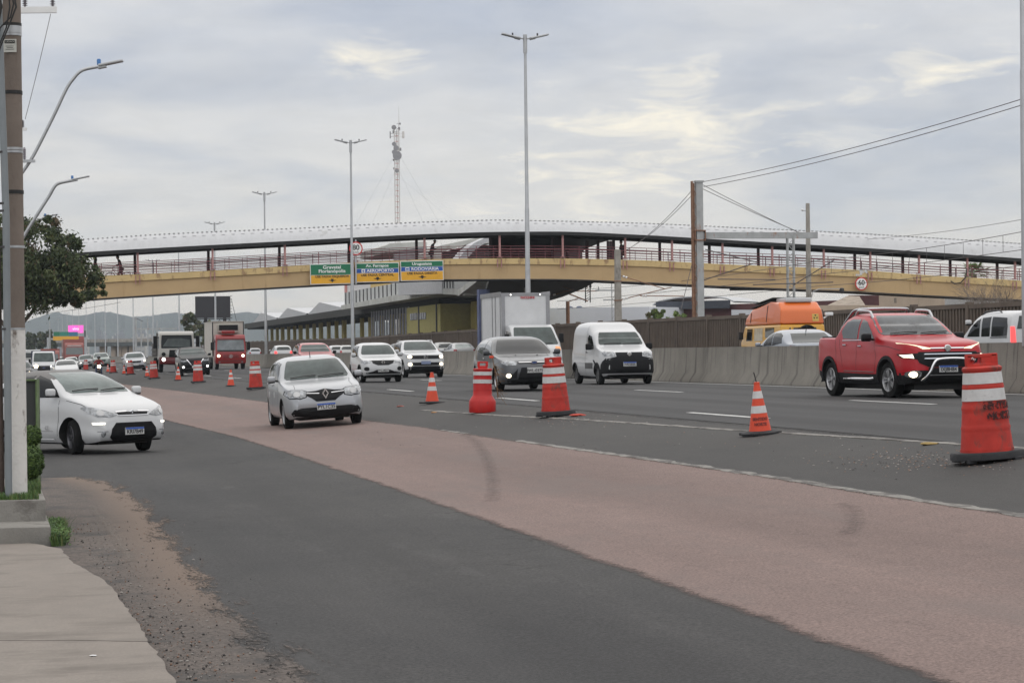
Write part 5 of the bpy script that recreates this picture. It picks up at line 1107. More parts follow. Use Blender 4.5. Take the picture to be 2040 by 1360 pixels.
b = MB(); b.box((0, .05, H), (Wd+.012, .14, .018)); b.box((Wd/2, .05, H/2), (.016, .14, H)); b.build('rim', mat('cabinet green', (.10, .15, .06), .6, var=.3, vs=12), cb_)
# debris by the step and on the slab
for (px, py, s, m, lab) in ((14, 1083, .035, mat('rubble', (.40, .35, .29), .9), 'pale broken lump of mortar by the bottom step'), (44, 1086, .022, mat('rubble', (.40, .35, .29), .9), 'small grey stone by the bottom step'), (186, 1322, .02, mat('litter white', (.7, .7, .7), .7), 'scrap of white paper on the sidewalk slab')):
    p, _ = onground(px, py); bm = bmesh.new(); bmesh.ops.create_icosphere(bm, subdivisions=2, radius=s); rg = random.Random(px)
    for q in bm.verts: q.co *= rg.uniform(.75, 1.2); q.co.z *= .5 if 'paper' not in lab else .12
    b = MB(); b.add([q.co for q in bm.verts], [[q.index for q in f.verts] for f in bm.faces], 0, False); bm.free(); tag(b.build('debris', m, location=(p.x, p.y, p.z+s*.3+(.045 if py > 1100 else .01))), lab, 'debris')
# ------------------------------------------------------------------ curved arm street lamps on the left poles
def arm_lamp(label, D, pts, head, poleh, crossarm, labp):
    q = at(30, 600, D); g = G(*UV(q.x, q.y)); t = thing('utility_pole', labp, 'utility pole', (q.x, q.y, g), 0, 'roadside utility poles'); b = MB(); b.tube([(0, 0, 0), (0, 0, poleh)], [.16, .10], 14); b.build('shaft', M_conc, t)
    for (py, px0, px1, th) in crossarm:
        zz = at(60, py, D).z-g; b = MB(); b.box(((at(px0, py, D).x+at(px1, py, D).x)/2-q.x, -.14, zz), (at(px1, py, D).x-at(px0, py, D).x, .09, th)); b.build('crossarm', M_white if th > .1 else M_galv, t)
        for fx in (px1-8, px0+12) if th > .1 else (px0+6,):
            x = at(fx, py, D).x-q.x; b = MB(); zq = zz+th/2
            b.lathe([(.02, 0)]+[(r, .03+.045*i+dz) for i in range(6) for r, dz in ((.03, 0), (.075 if th > .1 else .05, .01), (.03, .03))]+[(.02, .32)], 12, 0, Matrix.Translation((x, -.14, zq))); b.build('insulator', mat('insulator', (.22, .20, .22), .4), t)
    P = [at(x, y, D) for x, y in pts]; base = P[0]; a = thing('street_lamp', label, 'street lamp', base, 0, 'curved arm street lamps'); P = [p-base for p in P]
    xs = np.linspace(0, len(P)-1, 26); pp = [Vector([float(pchip(range(len(P)), [p[k] for p in P], [x])[0]) for k in range(3)]) for x in xs]
    b = MB(); b.tube(pp, .045*D/62*.95, 10); b.build('arm', M_galv, a)
    h0, h1 = at(*head[0], D)-base, at(*head[1], D)-base; dd = h1-h0; ang = math.atan2(dd.z, dd.x); T = Matrix.Translation((h0+h1)/2) @ Matrix.Rotation(-ang, 4, 'Y')
    b = MB(); b.add(*(lambda q: (q.v, q.f))(MB().bbox((0, 0, 0), (dd.length, .26, .06), .02)), 0, True, T); b.add(*(lambda q: (q.v, q.f))(MB().bbox((-dd.length*.38, 0, -.04), (dd.length*.35, .16, .10), .02)), 0, True, T); b.build('lamp_head', M_galv, a)
    b = MB(); b.lathe([(.05, 0), (.055, .12), (.04, .15)], 10, 0, Matrix.Translation(h0+Vector((0, 0, .02)))); b.build('photocell', mat('photocell blue', (.05, .16, .38), .5), a)
    return t, a
arm_lamp('nearest curved arm street lamp with a blue cell, at upper left', 62, [(40, 350), (62, 318), (105, 235), (140, 165), (165, 140), (196, 133)], [(197, 131), (245, 121)], 10.9, [(22, 40, 115, .16), (322, 45, 72, .07)], 'first roadside pole behind the big concrete pole, carrying a white crossarm')
arm_lamp('second curved arm street lamp, below the nearest one at left', 100, [(30, 500), (60, 450), (95, 395), (115, 366), (145, 359)], [(144, 358), (178, 351)], 9.3, [(258, 35, 55, .12)], 'second roadside pole hidden behind the big concrete pole')
arm_lamp('third curved arm street lamp, in front of the dark tree', 128, [(30, 490), (55, 462), (72, 440), (90, 433)], [(90, 432), (115, 427)], 8.5, [], 'third roadside pole hidden behind the big concrete pole')
# pale worn kerb remnant half buried in the verge, and twigs on the slab
b = MB(); att = []; q = [onground(*p)[1] for p in ((176, 1000), (200, 1030), (226, 1066), (250, 1100), (262, 1130))]
P_ = [Vector((float(pchip(range(5), [a[0] for a in q], [t])[0]), float(pchip(range(5), [a[1] for a in q], [t])[0]), 0)) for t in np.linspace(0, 4, 40)]
for i, p in enumerate(P_):
    d = (P_[min(i+1, 39)]-P_[max(i-1, 0)]).normalized(); s_ = Vector((-d.y, d.x, 0)); e_ = min(i, 39-i)/8
    for w_, a_ in ((-.13, -.35), (-.07, .0), (0, .12), (.07, .0), (.13, -.35)): r = p+s_*w_; b.v.append((r.x, r.y, G(r.x, r.y)+.011)); att.append((min(a_, e_-.3), 0, 0, 1))
b.f = [(i*5+j, i*5+j+1, (i+1)*5+j+1, (i+1)*5+j) for i in range(39) for j in range(4)]; b.m = [0]*len(b.f); b.s = [True]*len(b.f); b.keep = True
o = b.build('kerb_remnant', soft(asphalt('kerb dust', (.17, .145, .125), (.21, .18, .155), 0, .3), 'kerb dust soft', n1=7, a1=.5, n2=40, a2=.4, gain=3), rotation_euler=(0, 0, PHI)); tag(o, kind='structure'); ca = o.data.color_attributes.new('lay', 'FLOAT_COLOR', 'POINT'); ca.data.foreach_set('color', np.array(att, np.float32).ravel())
tag(wire('drop_wire', [at(101, 28, 62), at(50, 238, 62)], .008, .05, 'x'), 'thin wire dropping from the upper crossarm insulator at left', 'cable')
wire('far_wire', [at(40, 628, 150), at(240, 602, 150)], .012, .1, 'thin wire crossing below the girder at left')
# ------------------------------------------------------------------ vehicles
M_tyre = mat('tyre rubber', (.012, .012, .012), .9, var=.2, spec=.15)
M_rim = mat('alloy', (.42, .42, .43), .35, .7, var=.06)
M_steelw = mat('plastic wheel cover', (.34, .35, .36), .4, .4, var=.06)
M_plas = mat('black plastic', (.014, .014, .015), .65, var=.2, spec=.2)
M_gril = mat('grille black', (.008, .008, .009), .45, var=.2, spec=.25)
M_chr = mat('chrome', (.65, .65, .66), .12, 1.0, var=.03)
M_glass = mat('tinted glass', (.018, .023, .023), .05, 0, var=.1, coat=.25, spec=.5)
M_wind = mat('windshield', (.040, .054, .051), .05, 0, var=.5, vs=1.8, coat=0, spec=.42)
M_dglass = mat('dark side glass', (.008, .009, .010), .06, 0, var=.1, spec=.22)
M_lens = mat('headlamp lens', (.24, .25, .26), .12, .2, var=.75, vs=11, coat=1.0)
M_tail = mat('tail lens', (.35, .012, .015), .2, coat=1.0)
M_lit = mat('lit lamp', (1, .9, .75), .3, emit=((1.0, .84, .60), 2.6))
M_litw = mat('lit white lamp', (1, 1, 1), .3, emit=((1.0, .96, .90), 3.5))
M_drl = mat('daytime lamp', (1, .95, .7), .3, emit=((1.0, .90, .58), .55))
M_tailon = mat('lit tail lamp', (.8, .05, .05), .3, emit=((1.0, .06, .06), 1.4))
M_pl_w = mat('plate white', (.50, .50, .49), .6, var=.03); M_pl_b = mat('plate blue', (.02, .09, .42), .6); M_pl_t = mat('number plate letters', (.012, .012, .012), .6)
M_amber = mat('amber lens', (.8, .30, .08), .3, coat=1)
def paint(name, c, metal=0.0): return mat('paint '+name, c, .34, metal, var=.04, vs=1.2, coat=.6, spec=.4)
def wheel_mb(r, wd, style, n=28):
    """tyre and rim about the y axis, outer face towards +y"""
    T = Matrix.Rotation(-math.pi/2, 4, 'X'); t = MB(); h = wd/2
    t.lathe([(r*.62, -h*.85), (r*.80, -h), (r*.97, -h*.82), (r, -h*.5), (r, h*.5), (r*.97, h*.82), (r*.80, h), (r*.66, h*.9)], n, 0, T, cap=False)
    m = MB(); m.lathe([(r*.66, h*.88), (r*.64, h*.95), (r*.60, h*.6), (r*.58, -h*.2)], n, 0, T, cap=False)
    m.lathe([(r*.60, -h*.15), (r*.60, -h*.1)], n, 1, T)
    k = {'5': 5, 'y': 5, 'c': 9}[style]
    for i in range(k):
        a = 2*math.pi*i/k
        for da in ((-.13, .13) if style == 'y' else (0,)):
            w0, w1 = (.10, .16) if style != 'c' else (.11, .17); w0 *= r; w1 *= r
            if style == 'y': w0 *= .55; w1 *= .6
            P = []
            for rr, w_ in ((r*.10, w0), (r*.62, w1)):
                for s in (-1, 1):
                    for y in (h*.35, h*.72): P.append((rr*math.cos(a+da*(rr > r*.3))-s*w_*math.sin(a), y, rr*math.sin(a+da*(rr > r*.3))+s*w_*math.cos(a)))
            m.add(P, [(0, 1, 3, 2), (4, 6, 7, 5), (0, 4, 5, 1), (2, 3, 7, 6), (1, 5, 7, 3), (0, 2, 6, 4)], 0)
    m.lathe([(r*.14, h*.3), (r*.13, h*.78), (r*.05, h*.82)], 14, 0, T)
    return t, m
class Car:
    """A road vehicle lofted from a side profile, a plan outline and rounded cross sections.
    s runs back from the front bumper; local x = xf - s points forward, y left, z up, origin on the ground between the axles."""
    def __init__(c, name, label, cat, spec, col, group=None, px=None, py=None, D=None, head=None, steer=0, loc=None, lod=0, roofmat=None, u=None):
        c.s = spec; L_, Wd, wb, fo, r = spec['L'], spec['W'], spec['wb'], spec['fo'], spec['r']; c.lod = lod
        c.xf = fo+wb/2; h = PHI if head is None else head; f = Vector((math.sin(h), -math.cos(h), 0))
        if loc is None:
            p = at(px, py, D); loc = Vector((p.x, p.y, 0)) - f*(wb/2)
        uv = UV(loc.x, loc.y); loc = Vector((loc.x, loc.y, G(*uv)+.008))
        ang = math.atan2(f.y, f.x)
        c.t = thing(name, label, cat, loc, ang, group)
        side = Vector((-f.y, f.x, 0)); 
        def gz(q): return G(*UV((loc+q).x, (loc+q).y))
        roll = math.atan2(gz(side*.7)-gz(-side*.7), 1.4); pitch = math.atan2(gz(f*1.3)-gz(-f*1.3), 2.6)
        c.t.rotation_euler = (roll, -pitch, ang)
        c.body(col, roofmat)
        tw = spec.get('tw', .205); tr = spec.get('track', Wd-tw-.06)
        tm, rm = wheel_mb(r, tw, spec.get('wheel', '5'), 28 if lod == 0 else 16); tme = tm.mesh('tyre', M_tyre); rme = rm.mesh('rim', [spec.get('rimm', M_rim), M_plas])
        for xx, st in ((wb/2, steer), (-wb/2, 0)):
            for sd in (1, -1):
                w = bpy.data.objects.new('wheel', tme); C.objects.link(w); w.parent = c.t; w.location = (xx, sd*tr/2, r-.004); w.rotation_euler = (0, 0, (0 if sd > 0 else math.pi)+st)
                q = bpy.data.objects.new('rim', rme); C.objects.link(q); q.parent = w
    def body(c, col, roofmat):
        s = c.s; L_, Wd, wb, fo, r = s['L'], s['W'], s['wb'], s['fo'], s['r']
        top, belt = s['top'], s['belt']
        wp = s.get('plan', [(0, .72), (.10, .84), (.30, .945), (.7, .99), (1.3, 1), (L_-1.1, 1), (L_-.45, .96), (L_-.12, .87), (L_, .74)])
        bp_ = s.get('bot', [(0, .36), (.08, .24), (.4, .20), (L_-.4, .22), (L_-.08, .28), (L_, .40)])
        ns = 84 if c.lod == 0 else 44
        e = [0, .015, .04, .08, .13, .2]; S = sorted(set(e+[L_-q for q in e]+list(np.linspace(.28, L_-.28, ns))+[q[0] for q in top if 0 < q[0] < L_]))
        fz = lambda P, S: pchip([a[0] for a in P], [a[1] for a in P], S)
        zt, zb, wf, z0 = fz(top, S), fz(belt, S), fz(wp, S)*Wd/2, fz(bp_, S)
        tb = s.get('tumble', .22); ea, eb = s.get('sq', (.42, .50)); nl, nu = 9, 14
        lowp = s.get('side', [(0, .90), (.08, .965), (.3, 1.0), (.55, .995), (.8, .985), (1.0, .955)])
        tl = np.linspace(0, 1, nl); yl = pchip([a[0] for a in lowp], [a[1] for a in lowp], tl); ws = lowp[-1][1]
        th = np.linspace(0, math.pi/2, nu)[1:]
        half = nl+nu-1; V = []; 
        for i in range(len(S)):
            zbb = min(zb[i], zt[i]-.008); row = [(yl[k]*wf[i], z0[i]+(zbb-z0[i])*tl[k]) for k in range(nl)]; h = zt[i]-zbb
            for t in th:
                z = zbb+h*math.sin(t)**eb; y = ws*wf[i]*(math.cos(t) if math.cos(t) > 1e-9 else 0)**ea*(1-tb*(z-zbb)); row.append((y, z))
            x = c.xf-S[i]
            ring = [(x, 0, z0[i])]+[(x, y, z) for y, z in row[:-1]]+[(x, 0, row[-1][1])]+[(x, -y, z) for y, z in reversed(row[:-1])]; V += ring; n = len(ring)
        m = len(S); Fc = [(i*n+j, (i+1)*n+j, (i+1)*n+(j+1) % n, i*n+(j+1) % n) for i in range(m-1) for j in range(n)]+[tuple(range(n)), tuple((m-1)*n+j for j in range(n-1, -1, -1))]
        c.bvh = BVHTree.FromPolygons([Vector(v) for v in V], Fc)
        me = bpy.data.meshes.new('body'); me.from_pydata(V, [], Fc); bm = bmesh.new(); bm.from_mesh(me); bmesh.ops.recalc_face_normals(bm, faces=bm.faces[:]); bm.to_mesh(me); bm.free()
        mats = [col, M_black, roofmat or col, s.get('low_mat', M_plas)]
        for q in mats: me.materials.append(q)
        zlow = s.get('clad', 0)
        for f in me.polygons:
            f.use_smooth = True
            if roofmat and f.normal.z > .55 and f.center.z > s['roofz']: f.material_index = 2
            if f.normal.z < -.75: f.material_index = 1
            elif zlow and f.center.z < zlow: f.material_index = 3
        o = bpy.data.objects.new('body', me); C.objects.link(o); o.parent = c.t
        # wheel arches cut out
        cut = MB(); rr = r*1.17 if 'arch' not in s else s['arch']
        for xx in (wb/2, -wb/2):
            for sd in (1, -1):
                cut.lathe([(rr, -.20), (rr, .20)], 32 if c.lod == 0 else 20, 0, Matrix.Translation((xx, sd*(Wd/2-.10), r)) @ Matrix.Rotation(math.pi/2, 4, 'X'))
        cm = cut.mesh('cut', [M_black]); co = bpy.data.objects.new('cut', cm); C.objects.link(co); co.matrix_world = Matrix.Identity(4)
        save = c.t.matrix_world.copy(); o.parent = None
        md = o.modifiers.new('b', 'BOOLEAN'); md.object = co; md.operation = 'DIFFERENCE'; md.solver = 'EXACT'; md.material_mode = 'TRANSFER'
        bpy.context.view_layer.update(); dg = bpy.context.evaluated_depsgraph_get(); me2 = bpy.data.meshes.new_from_object(o.evaluated_get(dg)); o.modifiers.clear()
        if len(me2.polygons) > 50: o.data = me2; me2.name = 'body'
        bpy.data.objects.remove(co); o.parent = c.t; o.matrix_parent_inverse = Matrix.Identity(4)
        try: o.data.set_sharp_from_angle(angle=R(40))
        except Exception: pass
        c.bo = o; c.col = col
        b = MB(); b.box((0, 0, (s['belt'][2][1]+.25)/2-.08), (wb-2.3*r, Wd*.9, .36)); b.box((0, 0, .27), (L_*.84, Wd*.62, .22)); b.build('underbody', M_black, c.t)
    # -- patches that hug the body
    def ray(c, d, p, q):
        if d == 'F': o, v = Vector((9, p, q)), Vector((-1, 0, 0))
        elif d == 'B': o, v = Vector((-9, p, q)), Vector((1, 0, 0))
        elif d == 'L': o, v = Vector((p, 5, q)), Vector((0, -1, 0))
        elif d == 'R': o, v = Vector((p, -5, q)), Vector((0, 1, 0))
        elif d == 'T': o, v = Vector((p, q, 6)), Vector((0, 0, -1))
        h = c.bvh.ray_cast(o, v); return (h[0], h[1]) if h[0] is not None else (None, None)
    def patch(c, name, m, d, poly, off=.008, nx=8, nz=6, parent=None, mir=False, skirt=.03, sm=True, mi=None):
        res = []
        for sg in ((1, -1) if mir else (1,)):
            dd = d; P = poly
            if mir and sg < 0:
                if d in 'LR': dd = 'R' if d == 'L' else 'L'
                else: P = [(-p, q) for p, q in poly]
            if d == 'T': Q = [(q, p) for p, q in P]; 
            else: Q = P
            zs = sorted(set([round(q[1], 5) for q in Q])); z0, z1 = zs[0], zs[-1]; zz = sorted(set(zs+[z0+(z1-z0)*i/nz for i in range(nz+1)]))
            rows = []
            for z in zz:
                xs = []
                ze = min(max(z, z0+1e-5), z1-1e-5)
                for a, e in zip(Q, Q[1:]+Q[:1]):
                    if (a[1]-ze)*(e[1]-ze) <= 0 and abs(a[1]-e[1]) > 1e-9: xs.append(a[0]+(e[0]-a[0])*(ze-a[1])/(e[1]-a[1]))
                if len(xs) < 2: continue
                rows.append((z, min(xs), max(xs)))
            b = MB(); g = []
            for z, a, e in rows:
                rw = []
                for i in range(nx+1):
                    x = a+(e-a)*i/nx; h, n = c.ray(dd, x, z) if d != 'T' else c.ray('T', z, x)
                    if h is None: rw = None; break
                    o_ = {'F': Vector((1, 0, 0)), 'B': Vector((-1, 0, 0)), 'L': Vector((0, 1, 0)), 'R': Vector((0, -1, 0)), 'T': Vector((0, 0, 1))}[dd]
                    if n.dot(o_) < 0: n = -n
                    rw.append((h+n*off, h-n*skirt))
                if rw: g.append(rw)
            if len(g) < 2: continue
            k = nx+1; 
            for rw in g:
                for q in rw: b.v.append(tuple(q[0]))
            b.f = [(i*k+j, i*k+j+1, (i+1)*k+j+1, (i+1)*k+j) for i in range(len(g)-1) for j in range(nx)]
            rim = [(0, j) for j in range(k)]+[(i, nx) for i in range(1, len(g))]+[(len(g)-1, j) for j in range(nx-1, -1, -1)]+[(i, 0) for i in range(len(g)-2, 0, -1)]
            o0 = len(b.v); b.v += [tuple(g[i][j][1]) for i, j in rim]; q = len(rim)
            b.f += [(rim[i][0]*k+rim[i][1], rim[(i+1) % q][0]*k+rim[(i+1) % q][1], o0+(i+1) % q, o0+i) for i in range(q)]
            b.m = [0]*len(b.f); b.s = [sm]*(len(g)-1)*nx+[False]*q
            res.append(b.build(name, m, parent if not isinstance(parent, list) else parent[len(res)] or c.t) if parent is not None else b.build(name, m, c.t))
        return res
    def seam(c, pts, d='L', wd=.011, mir=True):
        """thin panel gaps laid along the body skin, kept in the body mesh"""
        for sg in ((1, -1) if mir else (1,)):
            dd = d if sg > 0 else {'L': 'R', 'R': 'L'}.get(d, d); vs = []; fs = []; prev = None
            for (p0, q0), (p1, q1) in zip(pts[:-1], pts[1:]):
                n = max(2, int(math.hypot(p1-p0, q1-q0)/.06)); dx, dz = p1-p0, q1-q0; l_ = math.hypot(dx, dz); ox, oz = -dz/l_*wd/2, dx/l_*wd/2
                for i in range(n+1):
                    p, q = p0+dx*i/n, q0+dz*i/n
                    if d in 'FBT' and sg < 0: p_, q_ = (-p, q) if d != 'T' else (p, -q)
                    else: p_, q_ = p, q
                    a, na = c.ray(dd, p_+ox, q_+oz); e, ne = c.ray(dd, p_-ox, q_-oz)
                    if a is None or e is None: prev = None; continue
                    o_ = {'F': Vector((1, 0, 0)), 'B': Vector((-1, 0, 0)), 'L': Vector((0, 1, 0)), 'R': Vector((0, -1, 0)), 'T': Vector((0, 0, 1))}[dd]
                    na = na if na.dot(o_) > 0 else -na; ne = ne if ne.dot(o_) > 0 else -ne
                    vs += [a+na*.003, e+ne*.003]
                    if i and prev is not None: fs.append((prev, prev+1, len(vs)-1, len(vs)-2))
                    prev = len(vs)-2
                prev = None
            bm = bmesh.new(); bm.from_mesh(c.bo.data); nv = [bm.verts.new(q) for q in vs]
            for f in fs:
                try: g = bm.faces.new([nv[i] for i in f]); g.material_index = 1
                except Exception: pass
            bm.to_mesh(c.bo.data); bm.free()
    def X(c, s): return c.xf-s
    def plate(c, y, z, txt, d='F', w=.40, h=.13, old=False, grey=None):
        hx, _ = c.ray(d, y, z); x = (hx.x if hx else c.xf)+(.03 if d == 'F' else -.03); sx = 1 if d == 'F' else -1
        b = MB(); b.box((x-.012*sx, y, z), (.02, w, h)); p = b.build('licence_plate', grey or M_pl_w, c.t)
        if not old: b = MB(); b.box((x+.001*sx, y, z+h*.38), (.006, w-.01, h*.22)); b.build('plate_band', M_pl_b, p)
        if txt: text('lettering', txt, h*.80, M_pl_t, p, frontal(x+.004*sx, y, z-h*.10), sx=.95, bold=.0018, ext=.001) if d == 'F' else None
        return p
    def mirror(c, s, z, m, sz=(.10, .17, .13)):
        for sd in (1, -1):
            h, _ = c.ray('L' if sd > 0 else 'R', c.X(s), z); y = (h.y if h else sd*c.s['W']/2)
            b = MB(); b.bbox((c.X(s), y+sd*(sz[1]/2+.06), z+.03), sz, .045, 0, 3); b.tube([(c.X(s)-.02, y-sd*.03, z-.03), (c.X(s), y+sd*.11, z)], .022, 6, 1); b.bbox((c.X(s)-.01, y+sd*(sz[1]/2+.06), z-.03), (sz[0]*.9, sz[1]*.85, sz[2]*.4), .02, 1); b.build('side_mirror', [m, M_plas], c.t)
    def lamp(c, name, y, z, ry, rz, m, off=.014, mir=True, d='F', parent=None):
        P = [(y+ry*math.cos(a), z+rz*math.sin(a)) for a in np.linspace(0, 2*math.pi, 15)[:-1]]; return c.patch(name, m, d, P, off, 5, 5, mir=mir, parent=parent)
    def wipers(c, z, ys=((.55, .05), (-.05, -.55)), dz=.03):
        for a, e in ys:
            p, n1 = c.ray('F', a, z+dz); q, n2 = c.ray('F', e, z)
            if p and q: b = MB(); m_, _ = c.ray('F', (a+e)/2, z+dz*.6); b.tube([q+Vector((.02, 0, .02)), (m_ or p)+Vector((.015, 0, .025)), p+Vector((.01, 0, .02))], .011, 5); b.build('wiper', M_black, c.t)
    def arches(c, m=M_plas, w_=.07, rr=None):
        s = c.s; r = s['r']; r0 = (rr or r*1.17)-.01
        for xx in (s['wb']/2, -s['wb']/2):
            for dd, sd in (('L', 1), ('R', -1)):
                b = MB(); n = 18; k = 0
                for i in range(n+1):
                    a = R(-8)+(math.pi+R(16))*i/n
                    for rad, of in ((r0, .0), (r0, .018), (r0+w_, .018), (r0+w_, -.01)):
                        x, z = xx+rad*math.cos(a), r+rad*math.sin(a); h, nn = c.ray(dd, x, max(z, .24))
                        y = h.y if h else sd*s['W']/2*.97; b.v.append((x, y+sd*of, z))
                b.f = [(i*4+j, i*4+j+1, i*4+j+5, i*4+j+4) for i in range(n) for j in range(3)]; b.m = [0]*len(b.f); b.s = [False]*len(b.f); b.build('arch_trim', m, c.t)
    def rails(c, s0, s1, m, y=None, h=.07, r=.018):
        zt = lambda s: float(pchip([a[0] for a in c.s['top']], [a[1] for a in c.s['top']], [s])[0])
        for sd in (1, -1):
            yy = (y or c.s['W']*.36)
            P = []
            for i in range(13):
                t = i/12; s = s0+(s1-s0)*t; hh, _ = c.ray('T', c.X(s), sd*yy); z = hh.z if hh else zt(s); P.append((c.X(s), sd*yy, z-.02+(h+.02)*min(1, math.sin(math.pi*t)*2.2)))
            b = MB(); b.tube(P, r, 8); b.build('roof_rail', m, c.t)
    def handles(c, pts, m):
        for x_, z in pts:
            for dd, sd in (('L', 1), ('R', -1)):
                h, _ = c.ray(dd, c.X(x_), z); 
                if h: b = MB(); b.bbox((c.X(x_), h.y+sd*.018, z), (.17, .03, .028), .012); b.build('door_handle', m, c.t)
    def sidewin(c, polys, m=None, mir=True, m2=None):
        for k, P in enumerate(polys): c.patch('side_window', m or M_dglass, 'L', [(c.X(s), z) for s, z in P], .005, 9, 7, mir=mir)
    def windshield(c, zb, zt, yb, yt, m=None, n='windshield', d='F', r=.04):
        c.patch(n, m or M_wind, d, [(-yb+r, zb), (yb-r, zb), (yb, zb+r), ((yb+yt)/2+.012, (zb+zt)/2), (yt, zt-r*.8), (yt-r, zt), (-yt+r, zt), (-yt, zt-r*.8), (-(yb+yt)/2-.012, (zb+zt)/2), (-yb, zb+r)], .005, 14, 10)
# ---- emblems, flat reliefs on the nose
def emblem(c, kind, z, sz, m=M_chr, off=.03):
    h, _ = c.ray('F', 0, z); x = (h.x if h else c.xf)+off; T = Matrix.Translation((x, 0, z)) @ Matrix.Rotation(math.pi/2, 4, 'Z'); b = MB(); mats = [m, M_gril]
    if kind == 'diamond':
        w, t = sz*.62, sz*.26
        for a, e in (((0, sz), (w, 0)), ((w, 0), (0, -sz)), ((0, -sz), (-w, 0)), ((-w, 0), (0, sz))):
            a, e = Vector((a[0], 0, a[1])), Vector((e[0], 0, e[1])); b.add([tuple(q+Vector((0, y, 0))) for y in (-.01, .01) for q in (a, e, e*.58, a*.58)], [(0, 1, 2, 3), (7, 6, 5, 4), (0, 4, 5, 1), (2, 6, 7, 3)], 0, False, T)
    elif kind == 'disc':
        T2 = Matrix.Translation((x, 0, z)) @ Matrix.Rotation(math.pi/2, 4, 'Y'); b.lathe([(sz, -.01), (sz, .012), (sz*.86, .016)], 24, 0, T2); b.lathe([(sz*.80, .015), (sz*.8, .02)], 24, 0, T2)
    elif kind == 'vw':
        T2 = Matrix.Translation((x, 0, z)) @ Matrix.Rotation(math.pi/2, 4, 'Y'); b.lathe([(sz*.86, -.01), (sz*.86, .006)], 24, 1, T2); b.lathe([(sz*.84, .006), (sz*.84, .014), (sz, .014), (sz, -.01)], 24, 0, T2, cap=False)
        for (p, q) in (((-.42, .72), (-.0, .05)), ((.42, .72), (.0, .05)), ((-.75, .25), (-.33, -.75)), ((-.33, -.75), (0, 0.0)), ((0, 0), (.33, -.75)), ((.33, -.75), (.75, .25))): b.tube([(x+.012, p[0]*sz, p[1]*sz+z), (x+.012, q[0]*sz, q[1]*sz+z)], sz*.085, 4)
    elif kind == 'chevrons':
        for dz in (0, -.62):
            b.tube([(x-.06, -sz*1.05, z+(dz-.55)*sz*.8), (x, 0, z+(dz+.25)*sz*.8), (x-.06, sz*1.05, z+(dz-.55)*sz*.8)], sz*.17, 6)
    elif kind == 'oval':
        T2 = Matrix.Translation((x, 0, z)) @ Matrix.Rotation(math.pi/2, 4, 'Y') @ Matrix.Diagonal((.42, 1, 1, 1)); b.lathe([(sz, -.01), (sz, .012)], 28, 0, T2); b.lathe([(sz*.86, .0125), (sz*.86, .016)], 28, 1, T2); mats = [m, mat('badge blue', (.03, .06, .16), .4)]
    elif kind == 'star':
        T2 = Matrix.Translation((x, 0, z)) @ Matrix.Rotation(math.pi/2, 4, 'Y'); b.lathe([(sz*.85, -.01), (sz*.85, .01), (sz, .01), (sz, -.01)], 24, 0, T2, cap=False)
        for a in (90, 210, 330): b.tube([(x, 0, z), (x, sz*math.cos(R(a)), z+sz*math.sin(R(a)))], [sz*.14, sz*.05], 4)
    elif kind == 'bow':
        b.box((x, 0, z), (.015, sz*2.2, sz*.34)); b.box((x+.002, 0, z), (.015, sz*.85, sz*.72))
    b.build('emblem', mats, c.t)
HATCH = dict(L=4.06, W=1.733, wb=2.59, fo=.82, r=.305, wheel='c', rimm=M_steelw, roofz=1.4,
    top=[(0, .62), (.03, .72), (.10, .80), (.22, .855), (.55, .925), (.95, .985), (1.10, 1.01), (1.55, 1.27), (1.86, 1.43), (2.15, 1.50), (2.7, 1.525), (3.2, 1.505), (3.6, 1.43), (3.78, 1.34), (3.98, 1.0), (4.06, .85)],
    belt=[(0, .50), (.10, .68), (.30, .80), (.7, .88), (1.1, .93), (2, .96), (3, .99), (3.8, 1.0), (4.06, .78)])
def scaled(sp, **k):
    """a spec with new overall sizes: L, W, H stretch the profile"""
    q = dict(sp); fl = k.get('L', sp['L'])/sp['L']; H0 = max(a[1] for a in sp['top']); fh = k.pop('H', H0)/H0
    for key in ('top', 'belt', 'plan', 'bot'):
        if key in sp: q[key] = [(a*fl, (z*fh if key in ('top', 'belt') else z)) for a, z in sp[key]]
    q['fo'] = sp['fo']*fl; q['wb'] = sp['wb']*fl; q.update(k); return q
